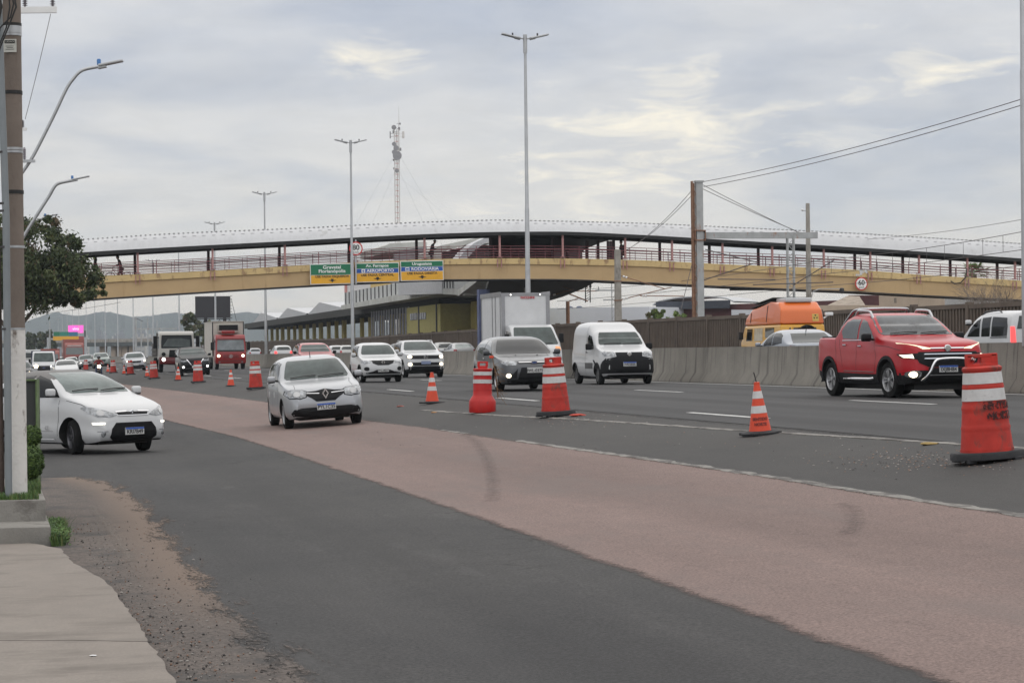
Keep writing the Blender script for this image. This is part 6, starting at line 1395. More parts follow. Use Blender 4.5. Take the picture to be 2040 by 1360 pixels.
# silver hatchback on the red lane
def silver_hatch():
    c = Car('hatchback', 'silver hatchback with a diamond badge driving along the reddish lane', 'car', HATCH, paint('silver', (.34, .35, .365), .4), px=643, py=848, D=52)
    X = c.X; c.windshield(1.03, 1.425, .70, .57); c.wipers(1.045, ys=((.60, .02), (-.02, -.58)))
    c.sidewin([[(1.52, 1.03), (1.60, 1.16), (1.96, 1.38), (2.30, 1.42), (2.36, 1.03)], [(2.43, 1.03), (2.40, 1.42), (2.85, 1.43), (3.12, 1.38), (3.30, 1.08), (3.25, 1.03)]])
    c.patch('headlight_surround', M_gril, 'F', [(.40, .655), (.385, .78), (.46, .812), (.70, .828), (.815, .81), (.835, .735), (.75, .638), (.55, .618)], .005, 8, 6, mir=True)
    c.patch('headlight', M_lens, 'F', [(.42, .665), (.40, .77), (.47, .80), (.70, .815), (.80, .80), (.82, .74), (.74, .655), (.55, .635)], .012, 8, 6, mir=True)
    c.lamp('headlamp_bowl', .60, .725, .07, .055, mat('lamp bowl', (.42, .42, .42), .25, .4), .020); c.lamp('headlamp_bowl', .73, .735, .04, .05, _M['lamp bowl'], .020)
    c.patch('grille', M_gril, 'F', [(-.42, .70), (-.30, .63), (-.20, .555), (.20, .555), (.30, .63), (.42, .70), (.41, .765), (.20, .775), (.0, .81), (-.20, .775), (-.41, .765)], .009, 16, 8)
    c.patch('grille_bar', M_chr, 'F', [(.13, .712), (.40, .727), (.40, .738), (.13, .723)], .022, 5, 2, mir=True)
    emblem(c, 'diamond', .715, .115, off=.035)
    c.patch('lower_intake', M_plas, 'F', [(-.74, .33), (-.70, .27), (-.45, .245), (.45, .245), (.70, .27), (.74, .33), (.68, .41), (.52, .435), (-.52, .435), (-.68, .41)], .010, 18, 6)
    c.lamp('fog_lamp', .62, .34, .06, .05, M_gril, .02)
    c.plate(0, .44, 'PYL1C35'); c.mirror(1.50, 1.04, c.col); c.handles([(2.28, .93), (3.15, .95)], c.col)
    c.seam([(X(1.42), .30), (X(1.38), .70), (X(1.46), 1.0)]); c.seam([(X(2.39), .27), (X(2.39), 1.0)]); c.seam([(X(3.30), 1.0), (X(3.22), .75), (X(3.0), .60)]); c.seam([(.62, .84), (.60, .92), (.68, .99)], 'F', .010)
    h, _ = c.ray('T', X(2.05), 0); b = MB(); b.tube([h+Vector((0, 0, -.01)), h+Vector((-.06, 0, .16))], [.012, .005], 5); b.build('antenna', M_black, c.t)
    for s_ in (2.0, 2.9): c.lamp('door_sticker', X(s_), .72, .055, .07, mat('sticker white', (.5, .5, .5), .6), .004, mir=False, d='R')
    return c
silver_hatch()
# white round-roofed hatchback turning in from the left
C3 = dict(L=3.94, W=1.728, wb=2.466, fo=.80, r=.31, wheel='y', rimm=mat('dark alloy', (.10, .10, .11), .35, .6), roofz=1.36,
    top=[(0, .60), (.03, .70), (.10, .79), (.22, .86), (.50, .95), (.85, 1.04), (1.02, 1.085), (1.45, 1.32), (1.85, 1.46), (2.3, 1.525), (2.8, 1.52), (3.25, 1.42), (3.6, 1.24), (3.82, 1.02), (3.94, .80)],
    belt=[(0, .48), (.10, .66), (.30, .82), (.7, .92), (1.0, .97), (1.8, .99), (3, 1.0), (3.6, .98), (3.94, .74)], sq=(.50, .55), tumble=.20,
    side=[(0, .90), (.08, .97), (.3, 1.0), (.5, .985), (.62, .99), (.85, .985), (1.0, .945)])
def white_round():
    c = Car('hatchback', 'white round roofed hatchback with a chevron badge turning in beside the utility pole', 'car', C3, paint('white', (.48, .485, .49)), px=219, py=901, D=44.3, head=R(43), steer=R(-17), roofmat=mat('grey roof film', (.115, .108, .104), .5))
    X = c.X; c.windshield(1.10, 1.475, .66, .52, m=mat('bright windshield', (.085, .112, .108), .05, var=.55, vs=1.6, coat=0, spec=.5)); c.wipers(1.12, ys=((.62, .02), (-.0, -.58)))
    c.sidewin([[(1.18, 1.03), (1.35, 1.16), (1.70, 1.34), (2.12, 1.43), (2.20, 1.02)], [(2.28, 1.02), (2.22, 1.43), (2.65, 1.42), (3.05, 1.32), (3.25, 1.15), (3.2, 1.04)]], M_dglass)
    c.patch('headlight', M_lens, 'F', [(.34, .69), (.42, .735), (.60, .80), (.78, .865), (.815, .83), (.80, .74), (.70, .67), (.50, .655)], .010, 10, 7, mir=True)
    c.lamp('headlamp_bowl', .645, .735, .058, .05, mat('lamp bowl', (.42, .42, .42), .25, .4), .020)
    c.patch('grille', M_gril, 'F', [(-.33, .735), (-.30, .69), (.30, .69), (.33, .735), (.14, .745), (-.14, .745)], .010, 12, 4)
    c.patch('grille_bar', M_chr, 'F', [(.12, .742), (.36, .735), (.36, .755), (.12, .765)], .02, 5, 2, mir=True); c.patch('grille_bar', M_chr, 'F', [(-.33, .676), (.33, .676), (.32, .69), (-.32, .69)], .018, 9, 2)
    emblem(c, 'chevrons', .755, .085, off=.03)
    c.patch('lower_intake', M_gril, 'F', [(-.50, .30), (-.42, .245), (.42, .245), (.50, .30), (.47, .45), (.38, .56), (-.38, .56), (-.47, .45)], .010, 14, 8)
    c.patch('daytime_light', mat('led strip', (1, .97, .85), .3, emit=((1, .95, .8), 2.2)), 'F', [(.60, .535), (.76, .535), (.77, .565), (.60, .565)], .012, 5, 2, mir=True)
    c.lamp('fog_lamp', .64, .36, .035, .05, M_lens, .014); c.patch('bumper_crease', M_plas, 'F', [(.55, .405), (.72, .405), (.72, .412), (.55, .412)], .006, 5, 2, mir=True)
    c.plate(0, .40, 'KRI7B49'); c.mirror(1.28, 1.09, c.col, (.11, .18, .14)); c.handles([(2.1, .90), (3.0, .92)], c.col)
    c.seam([(X(1.22), .28), (X(1.16), .66), (X(1.16), .98)]); c.seam([(X(2.23), .26), (X(2.23), 1.0)]); c.seam([(X(.95), .97), (X(.5), .90), (X(.2), .80)], 'L', .009)
    c.patch('door_moulding', mat('moulding line', (.42, .42, .42), .5), 'L', [(X(1.35), .415), (X(2.0), .415), (X(2.0), .43), (X(1.35), .43)], .008, 8, 1, mir=True)
    text('lettering', 'C3', .10, mat('badge grey', (.3, .3, .3), .5), c.t, Matrix.Translation((X(1.52), -.885, .47)) @ Matrix.Rotation(math.pi/2, 4, 'X') @ Matrix.Rotation(0, 4, 'Y'))
    c.patch('sill', mat('paint white', (.48, .485, .49)), 'L', [(X(1.35), .22), (X(2.75), .22), (X(2.75), .27), (X(1.35), .27)], .02, 8, 2, mir=True)
    return c
white_round()
# red double-cab pickup
TORO = dict(L=4.915, W=1.844, wb=2.98, fo=.94, r=.365, tw=.225, wheel='y', roofz=9, arch=.43, clad=.50,
    top=[(0, .78), (.03, .96), (.10, 1.06), (.25, 1.115), (.6, 1.165), (1.1, 1.21), (1.28, 1.235), (1.75, 1.49), (2.08, 1.655), (2.4, 1.715), (2.9, 1.73), (3.25, 1.67), (3.42, 1.56), (3.62, 1.30), (3.72, 1.23), (4.0, 1.235), (4.8, 1.24), (4.86, 1.20), (4.915, 1.0)],
    belt=[(0, .62), (.10, .90), (.3, 1.0), (.7, 1.06), (1.2, 1.10), (2, 1.11), (3, 1.15), (3.7, 1.18), (4.8, 1.20), (4.915, .95)],
    bot=[(0, .50), (.06, .36), (.4, .27), (4.4, .30), (4.8, .42), (4.915, .55)], sq=(.30, .42), tumble=.15,
    side=[(0, .93), (.08, .97), (.25, .99), (.5, 1.0), (.75, .985), (.88, .985), (1.0, .955)])
def pickup():
    c = Car('pickup_truck', 'glossy red double cab pickup with chrome bull bar beside the concrete barrier', 'pickup', TORO, mat('glossy red', (.36, .006, .013), .30, 0, var=.04, coat=.15, spec=.35), px=1850, py=789, D=48.6, head=R(14.8), steer=R(4))
    X = c.X; c.windshield(1.26, 1.665, .80, .70, m=mat('pickup windshield', (.045, .05, .056), .05, var=.85, vs=1.3, coat=0, spec=.5), r=.05); c.wipers(1.275, ys=((.66, .05), (.0, -.62)))
    c.sidewin([[(1.62, 1.19), (1.80, 1.34), (2.12, 1.54), (2.38, 1.60), (2.42, 1.19)], [(2.50, 1.19), (2.46, 1.60), (2.90, 1.61), (3.15, 1.55), (3.34, 1.36), (3.22, 1.21)]], mat('pickup glass', (.04, .046, .048), .05, coat=.3, var=.3))
    c.patch('window_line', M_chr, 'L', [(X(1.55), 1.165), (X(3.25), 1.165), (X(3.25), 1.18), (X(1.55), 1.18)], .012, 16, 1, mir=True)
    c.patch('daytime_light', M_drl, 'F', [(.36, .985), (.80, 1.075), (.855, 1.10), (.855, 1.085), (.62, 1.02), (.52, .965), (.36, .970)], .012, 9, 5, mir=True)
    c.patch('nose_bar', M_chr, 'F', [(-.36, .972), (.36, .972), (.36, .992), (-.36, .992)], .018, 12, 2); emblem(c, 'disc', .985, .07, off=.03)
    c.patch('grille', M_gril, 'F', [(-.66, .80), (-.62, .70), (-.40, .61), (.40, .61), (.62, .70), (.66, .80), (.62, .915), (-.62, .915)], .010, 16, 7)
    for z in (.86, .775): c.patch('grille_bar', M_chr, 'F', [(-.52, z), (.52, z), (.50, z+.018), (-.50, z+.018)], .026, 12, 1)
    h = c.patch('headlight', M_gril, 'F', [(.54, .765), (.60, .76), (.86, .80), (.885, .88), (.60, .895), (.54, .875)], .012, 8, 5, mir=True)
    c.patch('headlamp_beam', mat('lit projector', (1, .9, .75), .3, emit=((1.0, .86, .66), 1.6)), 'F', [(.70, .785), (.84, .805), (.87, .86), (.72, .87)], .020, 5, 4, mir=True)
    c.patch('lower_bumper', M_plas, 'F', [(-.86, .36), (.86, .36), (.88, .50), (.72, .55), (.50, .50), (-.50, .50), (-.72, .55), (-.88, .50)], .012, 18, 5)
    c.patch('bumper_bar', mat('grey trim', (.18, .18, .18), .5), 'F', [(-.45, .455), (.45, .455), (.45, .468), (-.45, .468)], .03, 8, 1)
    c.patch('plate_field', M_gril, 'F', [(-.42, .50), (.42, .50), (.42, .60), (-.42, .60)], .013, 8, 2)
    c.lamp('fog_ring', .70, .475, .135, .075, mat('dark chrome', (.25, .25, .25), .25, .8), .02); c.lamp('fog_lamp', .715, .475, .062, .058, M_lit, .035)
    # bull bar
    P = [(.05, .58, .35), (.16, .53, .42), (.22, .46, .54), (.23, .40, .68), (.22, .32, .755), (.21, .18, .775), (.21, 0, .78)]; P = [(c.xf+x-.02, y, z) for x, y, z in P]; P = P+[(x, -y, z) for x, y, z in P[-2::-1]]
    xs = np.linspace(0, len(P)-1, 50); pp = [Vector([float(pchip(range(len(P)), [p[k] for p in P], [x])[0]) for k in range(3)]) for x in xs]
    b = MB(); b.tube(pp, .029, 12); b.build('bull_bar', M_chr, c.t)
    c.plate(0, .575, 'IXJ8H84'); c.mirror(1.66, 1.20, M_gril, (.13, .20, .15)); c.handles([(2.28, 1.05), (3.08, 1.08)], M_chr)
    for sd in (1, -1):
        b = MB(); b.tube([(X(1.62), sd*.86, .40), (X(1.68), sd*.93, .375), (X(3.05), sd*.93, .375), (X(3.12), sd*.86, .40)], .035, 10); b.build('side_step', M_chr, c.t)
        P = [(X(3.95), sd*.66, 1.22), (X(3.86), sd*.66, 1.36), (X(3.66), sd*.65, 1.52), (X(3.42), sd*.63, 1.68), (X(3.25), sd*.60, 1.79), (X(3.12), sd*.50, 1.82), (X(3.1), 0, 1.83)]
        xs = np.linspace(0, 6, 30); pp = [Vector([float(pchip(range(7), [p[k] for p in P], [x])[0]) for k in range(3)]) for x in xs]
        b = MB(); b.tube(pp, .032, 10); b.tube([(X(3.62), sd*.65, 1.50), (X(3.85), sd*.65, 1.24)], .03, 8); b.tube([(X(3.5), sd*.64, 1.58), (X(3.66), sd*.64, 1.30)], .025, 8); b.build('sport_bar', mat('brushed steel', (.42, .42, .43), .25, .9), c.t)
    c.rails(2.12, 3.05, mat('silver rail', (.5, .5, .51), .3, .6), .66, .09, .026)
    b = MB(); b.box((X(4.25), 0, 1.235), (1.05, 1.42, .05)); b.bbox((X(3.95), 0, 1.26), (.3, 1.3, .06), .02); b.build('bed_cover', M_plas, c.t)
    c.arches(w_=.065, rr=.43)
    c.patch('sill_chrome', M_chr, 'L', [(X(1.55), .515), (X(3.1), .535), (X(3.1), .55), (X(1.55), .53)], .012, 12, 1, mir=True)
    for q in ([(X(1.52), .52), (X(1.45), .85), (X(1.60), 1.14)], [(X(2.46), .50), (X(2.46), 1.16)], [(X(3.42), 1.2), (X(3.30), .95), (X(3.18), .62)], [(X(3.62), 1.18), (X(3.55), .95), (X(3.50), .55)]): c.seam(q)
    c.seam([(X(1.5), 1.06), (X(.9), 1.03), (X(.35), .95)], 'L', .010)
    return c
pickup()
# white compact with a diamond badge, second lane
KWID = scaled(HATCH, L=3.68, W=1.58, H=1.47, r=.29, wheel='c', rimm=M_steelw); KWID['bot'] = [(0, .40), (.08, .27), (.4, .24), (3.3, .26), (3.6, .32), (3.68, .42)]
def white_compact():
    c = Car('compact_car', 'white compact with a diamond badge and unlit lamps, just right of the tall lamp post', 'car', KWID, paint('white', (.48, .485, .49)), px=758, py=760, D=89, lod=1)
    X = c.X; c.windshield(1.02, 1.37, .63, .52); c.sidewin([[(1.42, 1.0), (1.5, 1.12), (1.8, 1.34), (2.1, 1.36), (2.14, 1.0)], [(2.2, 1.0), (2.18, 1.36), (2.6, 1.37), (2.9, 1.25), (2.9, 1.0)]])
    c.patch('headlight', M_lens, 'F', [(.42, .70), (.42, .80), (.72, .82), (.74, .72), (.66, .68)], .010, 5, 4, mir=True)
    c.patch('grille', M_gril, 'F', [(-.42, .80), (-.38, .70), (-.20, .63), (.20, .63), (.38, .70), (.42, .80)], .010, 8, 5); emblem(c, 'diamond', .735, .10)
    c.patch('bumper_trim', M_plas, 'F', [(-.74, .28), (.74, .28), (.74, .36), (.40, .40), (.25, .46), (-.25, .46), (-.40, .40), (-.74, .36)], .012, 12, 4); c.lamp('fog_recess', .60, .50, .09, .075, M_plas, .01)
    c.plate(0, .45, 'IVC-8037', old=True); c.mirror(1.40, 1.0, c.col); c.arches(w_=.06); c.patch('side_cladding', M_plas, 'L', [(X(1.35), .27), (X(2.45), .27), (X(2.45), .36), (X(1.8), .42), (X(1.35), .50)], .012, 6, 4, mir=True)
white_compact()
SUV = dict(L=4.2, W=1.76, wb=2.65, fo=.85, r=.335, tw=.215, wheel='5', roofz=9, arch=.395,
    top=[(0, .72), (.03, .86), (.10, .96), (.25, 1.02), (.7, 1.07), (1.10, 1.11), (1.22, 1.13), (1.65, 1.37), (1.95, 1.52), (2.3, 1.58), (2.9, 1.59), (3.5, 1.55), (3.85, 1.45), (4.1, 1.1), (4.2, .9)],
    belt=[(0, .60), (.10, .82), (.3, .93), (.7, .99), (1.2, 1.02), (2, 1.03), (3, 1.06), (3.8, 1.08), (4.2, .85)], bot=[(0, .46), (.08, .32), (.4, .25), (3.8, .27), (4.1, .36), (4.2, .5)], sq=(.38, .46), clad=.36)
SW = [[(1.48, 1.09), (1.65, 1.24), (1.98, 1.45), (2.25, 1.48), (2.3, 1.09)], [(2.38, 1.09), (2.33, 1.48), (2.85, 1.49), (3.1, 1.44), (3.2, 1.1)], [(3.28, 1.12), (3.2, 1.43), (3.45, 1.42), (3.65, 1.22)]]
def white_suv():
    c = Car('suv', 'white suv with lit headlamps and a round badge behind the white compact', 'car', SUV, paint('white', (.48, .485, .49)), px=842, py=749, D=102, lod=1)
    X = c.X; c.windshield(1.15, 1.52, .70, .58); c.sidewin(SW)
    c.patch('grille', M_gril, 'F', [(-.80, .86), (-.62, .78), (.62, .78), (.80, .86), (.70, .93), (-.70, .93)], .010, 12, 4); emblem(c, 'vw', .86, .09)
    for q in c.lamp('headlight', .66, .87, .085, .06, M_lit, .02): pass
    c.lamp('fog_lamp', .66, .56, .075, .065, M_lit, .02); c.patch('lower_grille', M_plas, 'F', [(-.55, .52), (.55, .52), (.58, .64), (-.58, .64)], .01, 8, 3); c.patch('bumper_bar', M_chr, 'F', [(-.5, .50), (.5, .50), (.5, .518), (-.5, .518)], .014, 8, 1)
    c.plate(0, .63, '', grey=mat('dark plate', (.20, .24, .36), .6), old=True); c.mirror(1.52, 1.1, c.col); c.arches(w_=.06, rr=.395); c.rails(2.0, 3.4, mat('silver rail', (.5, .5, .51), .3, .6), .66, .06)
    c.patch('bumper_trim', M_plas, 'F', [(-.84, .33), (.84, .33), (.86, .46), (.60, .48), (-.60, .48), (-.86, .46)], .012, 12, 3)
white_suv()
FOCUS = scaled(HATCH, L=4.36, W=1.823, H=1.48, r=.32, wheel='y', rimm=M_rim)
def grey_hatch():
    c = Car('hatchback', 'dark grey hatchback with one lit fog lamp behind the central striped barrel', 'car', FOCUS, paint('dark grey', (.060, .063, .068), .25), px=1052, py=779, D=65)
    X = c.X; c.windshield(1.0, 1.385, .76, .60, m=mat('smoky windshield', (.012, .013, .014), .06, var=.3, coat=0, spec=.45)); c.sidewin([[(1.55, .99), (1.72, 1.12), (2.1, 1.33), (2.42, 1.37), (2.48, .99)], [(2.56, .99), (2.5, 1.37), (2.95, 1.38), (3.3, 1.30), (3.55, 1.08)]], mat('pale side glass', (.13, .14, .145), .08, coat=.5, var=.5, vs=3))
    c.patch('headlight', M_lens, 'F', [(.50, .69), (.47, .75), (.52, .80), (.70, .82), (.84, .81), (.84, .75), (.72, .68)], .010, 7, 5, mir=True)
    c.patch('upper_grille', M_gril, 'F', [(-.42, .735), (.42, .735), (.44, .775), (-.44, .775)], .01, 10, 2); c.patch('grille_bar', M_chr, 'F', [(-.42, .752), (.42, .752), (.42, .768), (-.42, .768)], .02, 8, 1); emblem(c, 'oval', .76, .085, off=.035)
    c.patch('lower_grille', M_gril, 'F', [(-.46, .32), (.46, .32), (.36, .63), (-.36, .63)], .010, 10, 6); c.patch('side_intake', M_gril, 'F', [(.50, .36), (.74, .37), (.60, .46), (.46, .60)], .010, 5, 5, mir=True)
    c.patch('splitter', M_plas, 'F', [(-.72, .25), (.72, .25), (.74, .31), (-.74, .31)], .014, 10, 2)
    c.lamp('fog_lamp', .70, .42, .045, .045, M_plas, .014); h = c.lamp('fog_lamp', -.70, .42, .055, .055, M_lit, .02, mir=False)
    c.plate(0, .56, 'IWL-0375', old=True, w=.42, h=.14); c.mirror(1.55, 1.02, M_plas if False else c.col); c.seam([(X(1.5), .28), (X(1.45), .7), (X(1.55), .98)]); c.seam([(X(2.52), .26), (X(2.52), .98)])
    c.handles([(2.4, .88)], M_chr); c.seam([(.60, .82), (.55, .93), (.62, .98)], 'F', .010)
    h, _ = c.ray('T', X(1.2), 0)
    for y in (-.3, .3): b = MB(); hh, _ = c.ray('T', X(1.0), y); b.bbox((X(1.0), y, hh.z+.008), (.03, .04, .015), .006); b.build('washer_jet', M_black, c.t)
grey_hatch()
FIO = dict(L=3.96, W=1.72, wb=2.717, fo=.72, r=.295, tw=.185, wheel='c', rimm=mat('dark steel wheel', (.06, .06, .06), .5), roofz=9, arch=.35,
    top=[(0, .72), (.03, .86), (.10, .96), (.25, 1.01), (.55, 1.08), (.80, 1.14), (.92, 1.18), (1.25, 1.45), (1.48, 1.62), (1.62, 1.66), (1.80, 1.74), (2.05, 1.86), (2.25, 1.90), (3.0, 1.92), (3.7, 1.90), (3.86, 1.85), (3.92, 1.5), (3.96, .9)],
    belt=[(0, .60), (.10, .80), (.3, .92), (.6, .98), (1.0, 1.02), (2, 1.05), (3, 1.08), (3.9, 1.08), (3.96, .8)], bot=[(0, .44), (.06, .30), (.4, .24), (3.5, .28), (3.9, .36), (3.96, .45)],
    plan=[(0, .74), (.10, .86), (.30, .95), (.6, .98), (1.3, .985), (1.9, 1.0), (3.5, 1.0), (3.86, .985), (3.93, .95), (3.96, .90)], sq=(.28, .40), tumble=.10)
def panel_van():
    c = Car('delivery_van', 'small white delivery van with a black front bumper right of the box truck', 'van', FIO, paint('white', (.48, .485, .49)), px=1243, py=762, D=73.3)
    X = c.X; c.windshield(1.20, 1.58, .69, .60); c.wipers(1.21, ys=((.60, .05), (.0, -.55)), dz=.02)
    c.sidewin([[(1.22, 1.12), (1.35, 1.28), (1.55, 1.46), (1.86, 1.52), (1.98, 1.42), (2.0, 1.10), (1.4, 1.06)]])
    c.patch('headlight', M_lens, 'F', [(.44, .86), (.42, .93), (.50, .99), (.72, 1.01), (.78, .95), (.74, .86), (.55, .83)], .010, 7, 5, mir=True)
    c.patch('grille_panel', M_plas, 'F', [(-.40, .84), (.40, .84), (.42, .96), (-.42, .96)], .010, 10, 3); emblem(c, 'disc', .91, .065)
    c.patch('bumper', M_plas, 'F', [(-.82, .34), (.82, .34), (.845, .50), (.84, .74), (.60, .80), (.40, .84), (-.40, .84), (-.60, .80), (-.84, .74), (-.845, .50)], .012, 20, 8); c.patch('lower_intake', M_gril, 'F', [(-.45, .38), (.45, .38), (.42, .55), (-.42, .55)], .016, 8, 3)
    for dd in 'LR': c.patch('bumper_corner', M_plas, dd, [(X(.05), .34), (X(.36), .32), (X(.33), .60), (X(.10), .80)], .012, 5, 5)
    c.plate(0, .61, 'IVK5E05'); c.mirror(1.25, 1.12, M_plas, (.12, .19, .19)); c.arches(w_=.04, rr=.35)
    for dd in 'LR': c.patch('door_moulding', mat('dark door trim', (.06, .06, .06), .5), dd, [(X(1.25), .48), (X(2.1), .48), (X(2.1), .66), (X(1.25), .66)], .012, 6, 2)
    c.handles([(1.95, .98)], M_plas); c.seam([(X(1.12), .32), (X(1.05), .75), (X(1.15), 1.05)]); c.seam([(X(2.12), .30), (X(2.12), 1.1), (X(2.0), 1.56)]); c.seam([(X(2.12), .30), (X(2.12), 1.80)], 'L', .014)
    for y in (-.5, .5):
        hh, _ = c.ray('T', X(2.5), y); 
    c.seam([(X(2.2), .45), (X(2.2), -.45)], 'T', .02, mir=False)
panel_van()
# ------------------------------------------------------------------ farther cars, built the same way with fewer details
def basic(name, label, spec, col, px, py, D, lit=None, fog=None, group=None, head=None, grille='wide', emb=None, tailm=None, rear=False, notail=False, cat='car', loc=None, railm=None, wm=None, arch=False, lam=None):
    c = Car(name, label, cat, spec, col, px=px, py=py, D=D, lod=1, head=head, group=group, loc=loc)
    s = spec; H = max(a[1] for a in s['top']); W_ = s['W']/2; X = c.X; zc_ = [z for a, z in s['top'] if a > s['L']*.24][0]
    k = H/1.525; L4 = s['L']/4.06
    c.windshield(zc_+.04, H-.10, W_*.81, W_*.66, m=wm)
    if 'sw' in s: c.sidewin(s['sw'])
    else: c.sidewin([[(1.52*L4, 1.03*k), (1.60*L4, 1.16*k), (1.96*L4, 1.38*k), (2.30*L4, 1.42*k), (2.36*L4, 1.03*k)], [(2.43*L4, 1.03*k), (2.40*L4, 1.42*k), (2.85*L4, 1.43*k), (3.12*L4, 1.38*k), (3.30*L4, 1.08*k)]])
    if not rear:
        z1 = [z for a, z in s['top'] if a >= .1][0]-.07*k
        c.patch('headlight', M_lens, 'F', [(W_*.50, z1-.10), (W_*.50, z1-.02), (W_*.90, z1+.03), (W_*.93, z1-.06), (W_*.75, z1-.13)], .010, 5, 3, mir=True)
        if lit is not None: c.lamp('headlamp_beam', W_*.74, z1-.05, .075, .055, lit, .02)
        if fog is not None: c.lamp('fog_lamp', W_*.76, z1-.40, .06, .055, fog, .02)
        c.patch('grille', M_gril, 'F', [(-W_*.40, z1-.16), (W_*.40, z1-.16), (W_*.48, z1-.02), (-W_*.48, z1-.02)], .010, 6, 3)
        c.patch('lower_intake', M_plas, 'F', [(-W_*.72, .30), (W_*.72, .30), (W_*.62, .46), (-W_*.62, .46)], .010, 8, 3)
        if emb: emblem(c, emb, z1-.09, .075)
        c.plate(0, .50, '', old=True)
    else:
        pass
    zr = [z for a, z in s['top'] if a > s['L']*.925][0]
    c.patch('rear_window', wm or M_glass, 'B', [(-W_*.72, H-.42*k), (W_*.72, H-.42*k), (W_*.60, H-.13*k), (-W_*.60, H-.13*k)], .006, 8, 5)
    if not notail: c.patch('tail_light', tailm or M_tail, 'B', [(W_*.66, .80*k), (W_*.93, .80*k), (W_*.90, 1.02*k), (W_*.70, 1.0*k)], .012, 4, 3, mir=True)
    c.mirror(s['L']*.37, zc_, col if not arch else M_gril)
    if railm: c.rails(s['L']*.48, s['L']*.8, railm, W_*.75, .06)
    if arch: c.arches(w_=.06, rr=s.get('arch'))
    return c
SUVs = dict(SUV, sw=SW)
P_w, P_w2, P_s, P_g, P_b = paint('white', (.48, .485, .49)), paint('off white', (.50, .50, .48)), paint('pale silver', (.34, .35, .37), .4), paint('mid grey', (.16, .165, .17), .4), mat('gloss black', (.006, .0065, .008), .3, 0, var=.05, coat=.25, spec=.3)
KIX = scaled(SUVs, L=4.3, W=1.76, H=1.62); KIX['sw'] = [[(a*4.3/4.2, z*1.62/1.59) for a, z in q] for q in SW]
c = basic('suv', 'bright red suv with black mirrors seen above the silver hatchback roof', KIX, paint('tomato red', (.34, .02, .025)), 632, 747, 116, arch=True, railm=M_plas, emb='disc')
c.patch('headlight_surround', M_gril, 'F', [(-.5, .84), (.5, .84), (.42, .95), (-.42, .95)], .012, 8, 3)
for dd in 'R': 
    for i_, (s_, z_) in enumerate(((1.9, .75), (2.3, .6), (2.6, .85), (3.1, .7), (3.5, .85))): c.lamp('livery_patch', c.X(s_), z_, .16, .13, mat('livery white', (.5, .45, .45), .5) if i_ % 2 else mat('livery orange', (.55, .18, .06), .5), .005, mir=False, d=dd)
c = basic('suv', 'black suv with two white fog lamps lit in front of the dump truck', KIX, P_b, 388, 745, 137, fog=M_litw, arch=True, railm=M_dark, group=None)
c.patch('grille_frame', M_chr, 'F', [(.20, .60), (.24, .60), (.50, .93), (.44, .93)], .022, 2, 4, mir=True); c.patch('bumper_bar', M_chr, 'F', [(-.6, .40), (.6, .40), (.6, .43), (-.6, .43)], .018, 8, 1)
SED = dict(L=4.5, W=1.76, wb=2.6, fo=.87, r=.31, wheel='5', roofz=9,
    top=[(0, .60), (.03, .72), (.10, .80), (.25, .86), (.7, .94), (1.15, .99), (1.28, 1.01), (1.75, 1.27), (2.1, 1.41), (2.5, 1.46), (3.0, 1.45), (3.4, 1.36), (3.85, 1.12), (4.0, 1.06), (4.4, 1.03), (4.46, .95), (4.5, .8)],
    belt=[(0, .50), (.10, .68), (.3, .80), (.7, .88), (1.2, .93), (2, .95), (3, .97), (3.9, .99), (4.4, .97), (4.5, .72)], sw=[[(1.75, .98), (1.85, 1.10), (2.2, 1.33), (2.5, 1.36), (2.55, .98)], [(2.62, .98), (2.57, 1.36), (3.05, 1.36), (3.35, 1.28), (3.5, 1.05)]])
c = basic('sedan', 'pale silver car with a bow badge and one lamp lit, left of the dump truck', scaled(SED, L=4.3, H=1.48), P_s, 271, 735, 190, lit=M_lit, emb='bow')
c = basic('hatchback', 'low white hatchback with dark windshield right behind the turning white car', dict(C3, W=1.75), P_w, 134, 752, 172, emb='chevrons', wm=M_glass)
c = basic('hatchback', 'small white car tucked in front of the far red truck', KWID, P_w2, 145, 732, 262)
c = basic('hatchback', 'grey car with an orange lit lamp behind the leftmost striped barrel', HATCH, P_g, 174, 727, 262, lit=M_lit, group='distant cars')
c = basic('suv', 'greenish grey car behind the row of barrels, right of the motorcycle rider', SUVs, paint('grey green', (.20, .235, .215), .4), 203, 727, 248, group='distant cars')
c = basic('hatchback', 'dark car half hidden by the peeling pole with one amber lamp', HATCH, P_b, 42, 753, 185, lit=M_lit, group='distant cars')
c = basic('sedan', 'silver car behind the dark car at the left edge', SED, P_s, 57, 738, 235, group='distant cars')
c = basic('hatchback', 'small white car with faint lamps between the flatbed and the far red truck', HATCH, P_w2, 120, 730, 300, lit=M_litw, group='distant cars')
# far carriageway: cars driving away, tops over the barrier
def away(name, label, spec, col, px, D, dz=0, **k):
    p = at(px, 700, D); c = basic(name, label, spec, col, None, None, None, loc=Vector((p.x, p.y, 0)), head=PHI+math.pi, rear=True, group='cars on the far carriageway', **k); c.t.location.z += dz; return c
def top_at(spec, px, ytop):    # depth at which the roof reaches that height in the photo
    best = None
    for D in np.arange(60, 330, 1.0):
        p = at(px, ytop, D); u, v = UV(p.x, p.y)
        if not 23.8 < u < 34: continue
        e = abs(G(u, v)+max(a[1] for a in spec['top'])-p.z)
        if best is None or e < best[0]: best = (e, D)
    return best[1]
ELAN = dict(SED, W=1.8)
c = away('sedan', 'silver blue sedan with a black roof antenna in front of the orange van', ELAN, paint('silver blue', (.27, .29, .325), .4), 1583, top_at(ELAN, 1580, 654))
h, _ = c.ray('T', c.X(3.3), 0); b = MB(); b.tube([h, h+Vector((-.1, 0, .2))], [.015, .006], 5); b.build('antenna', M_black, c.t)
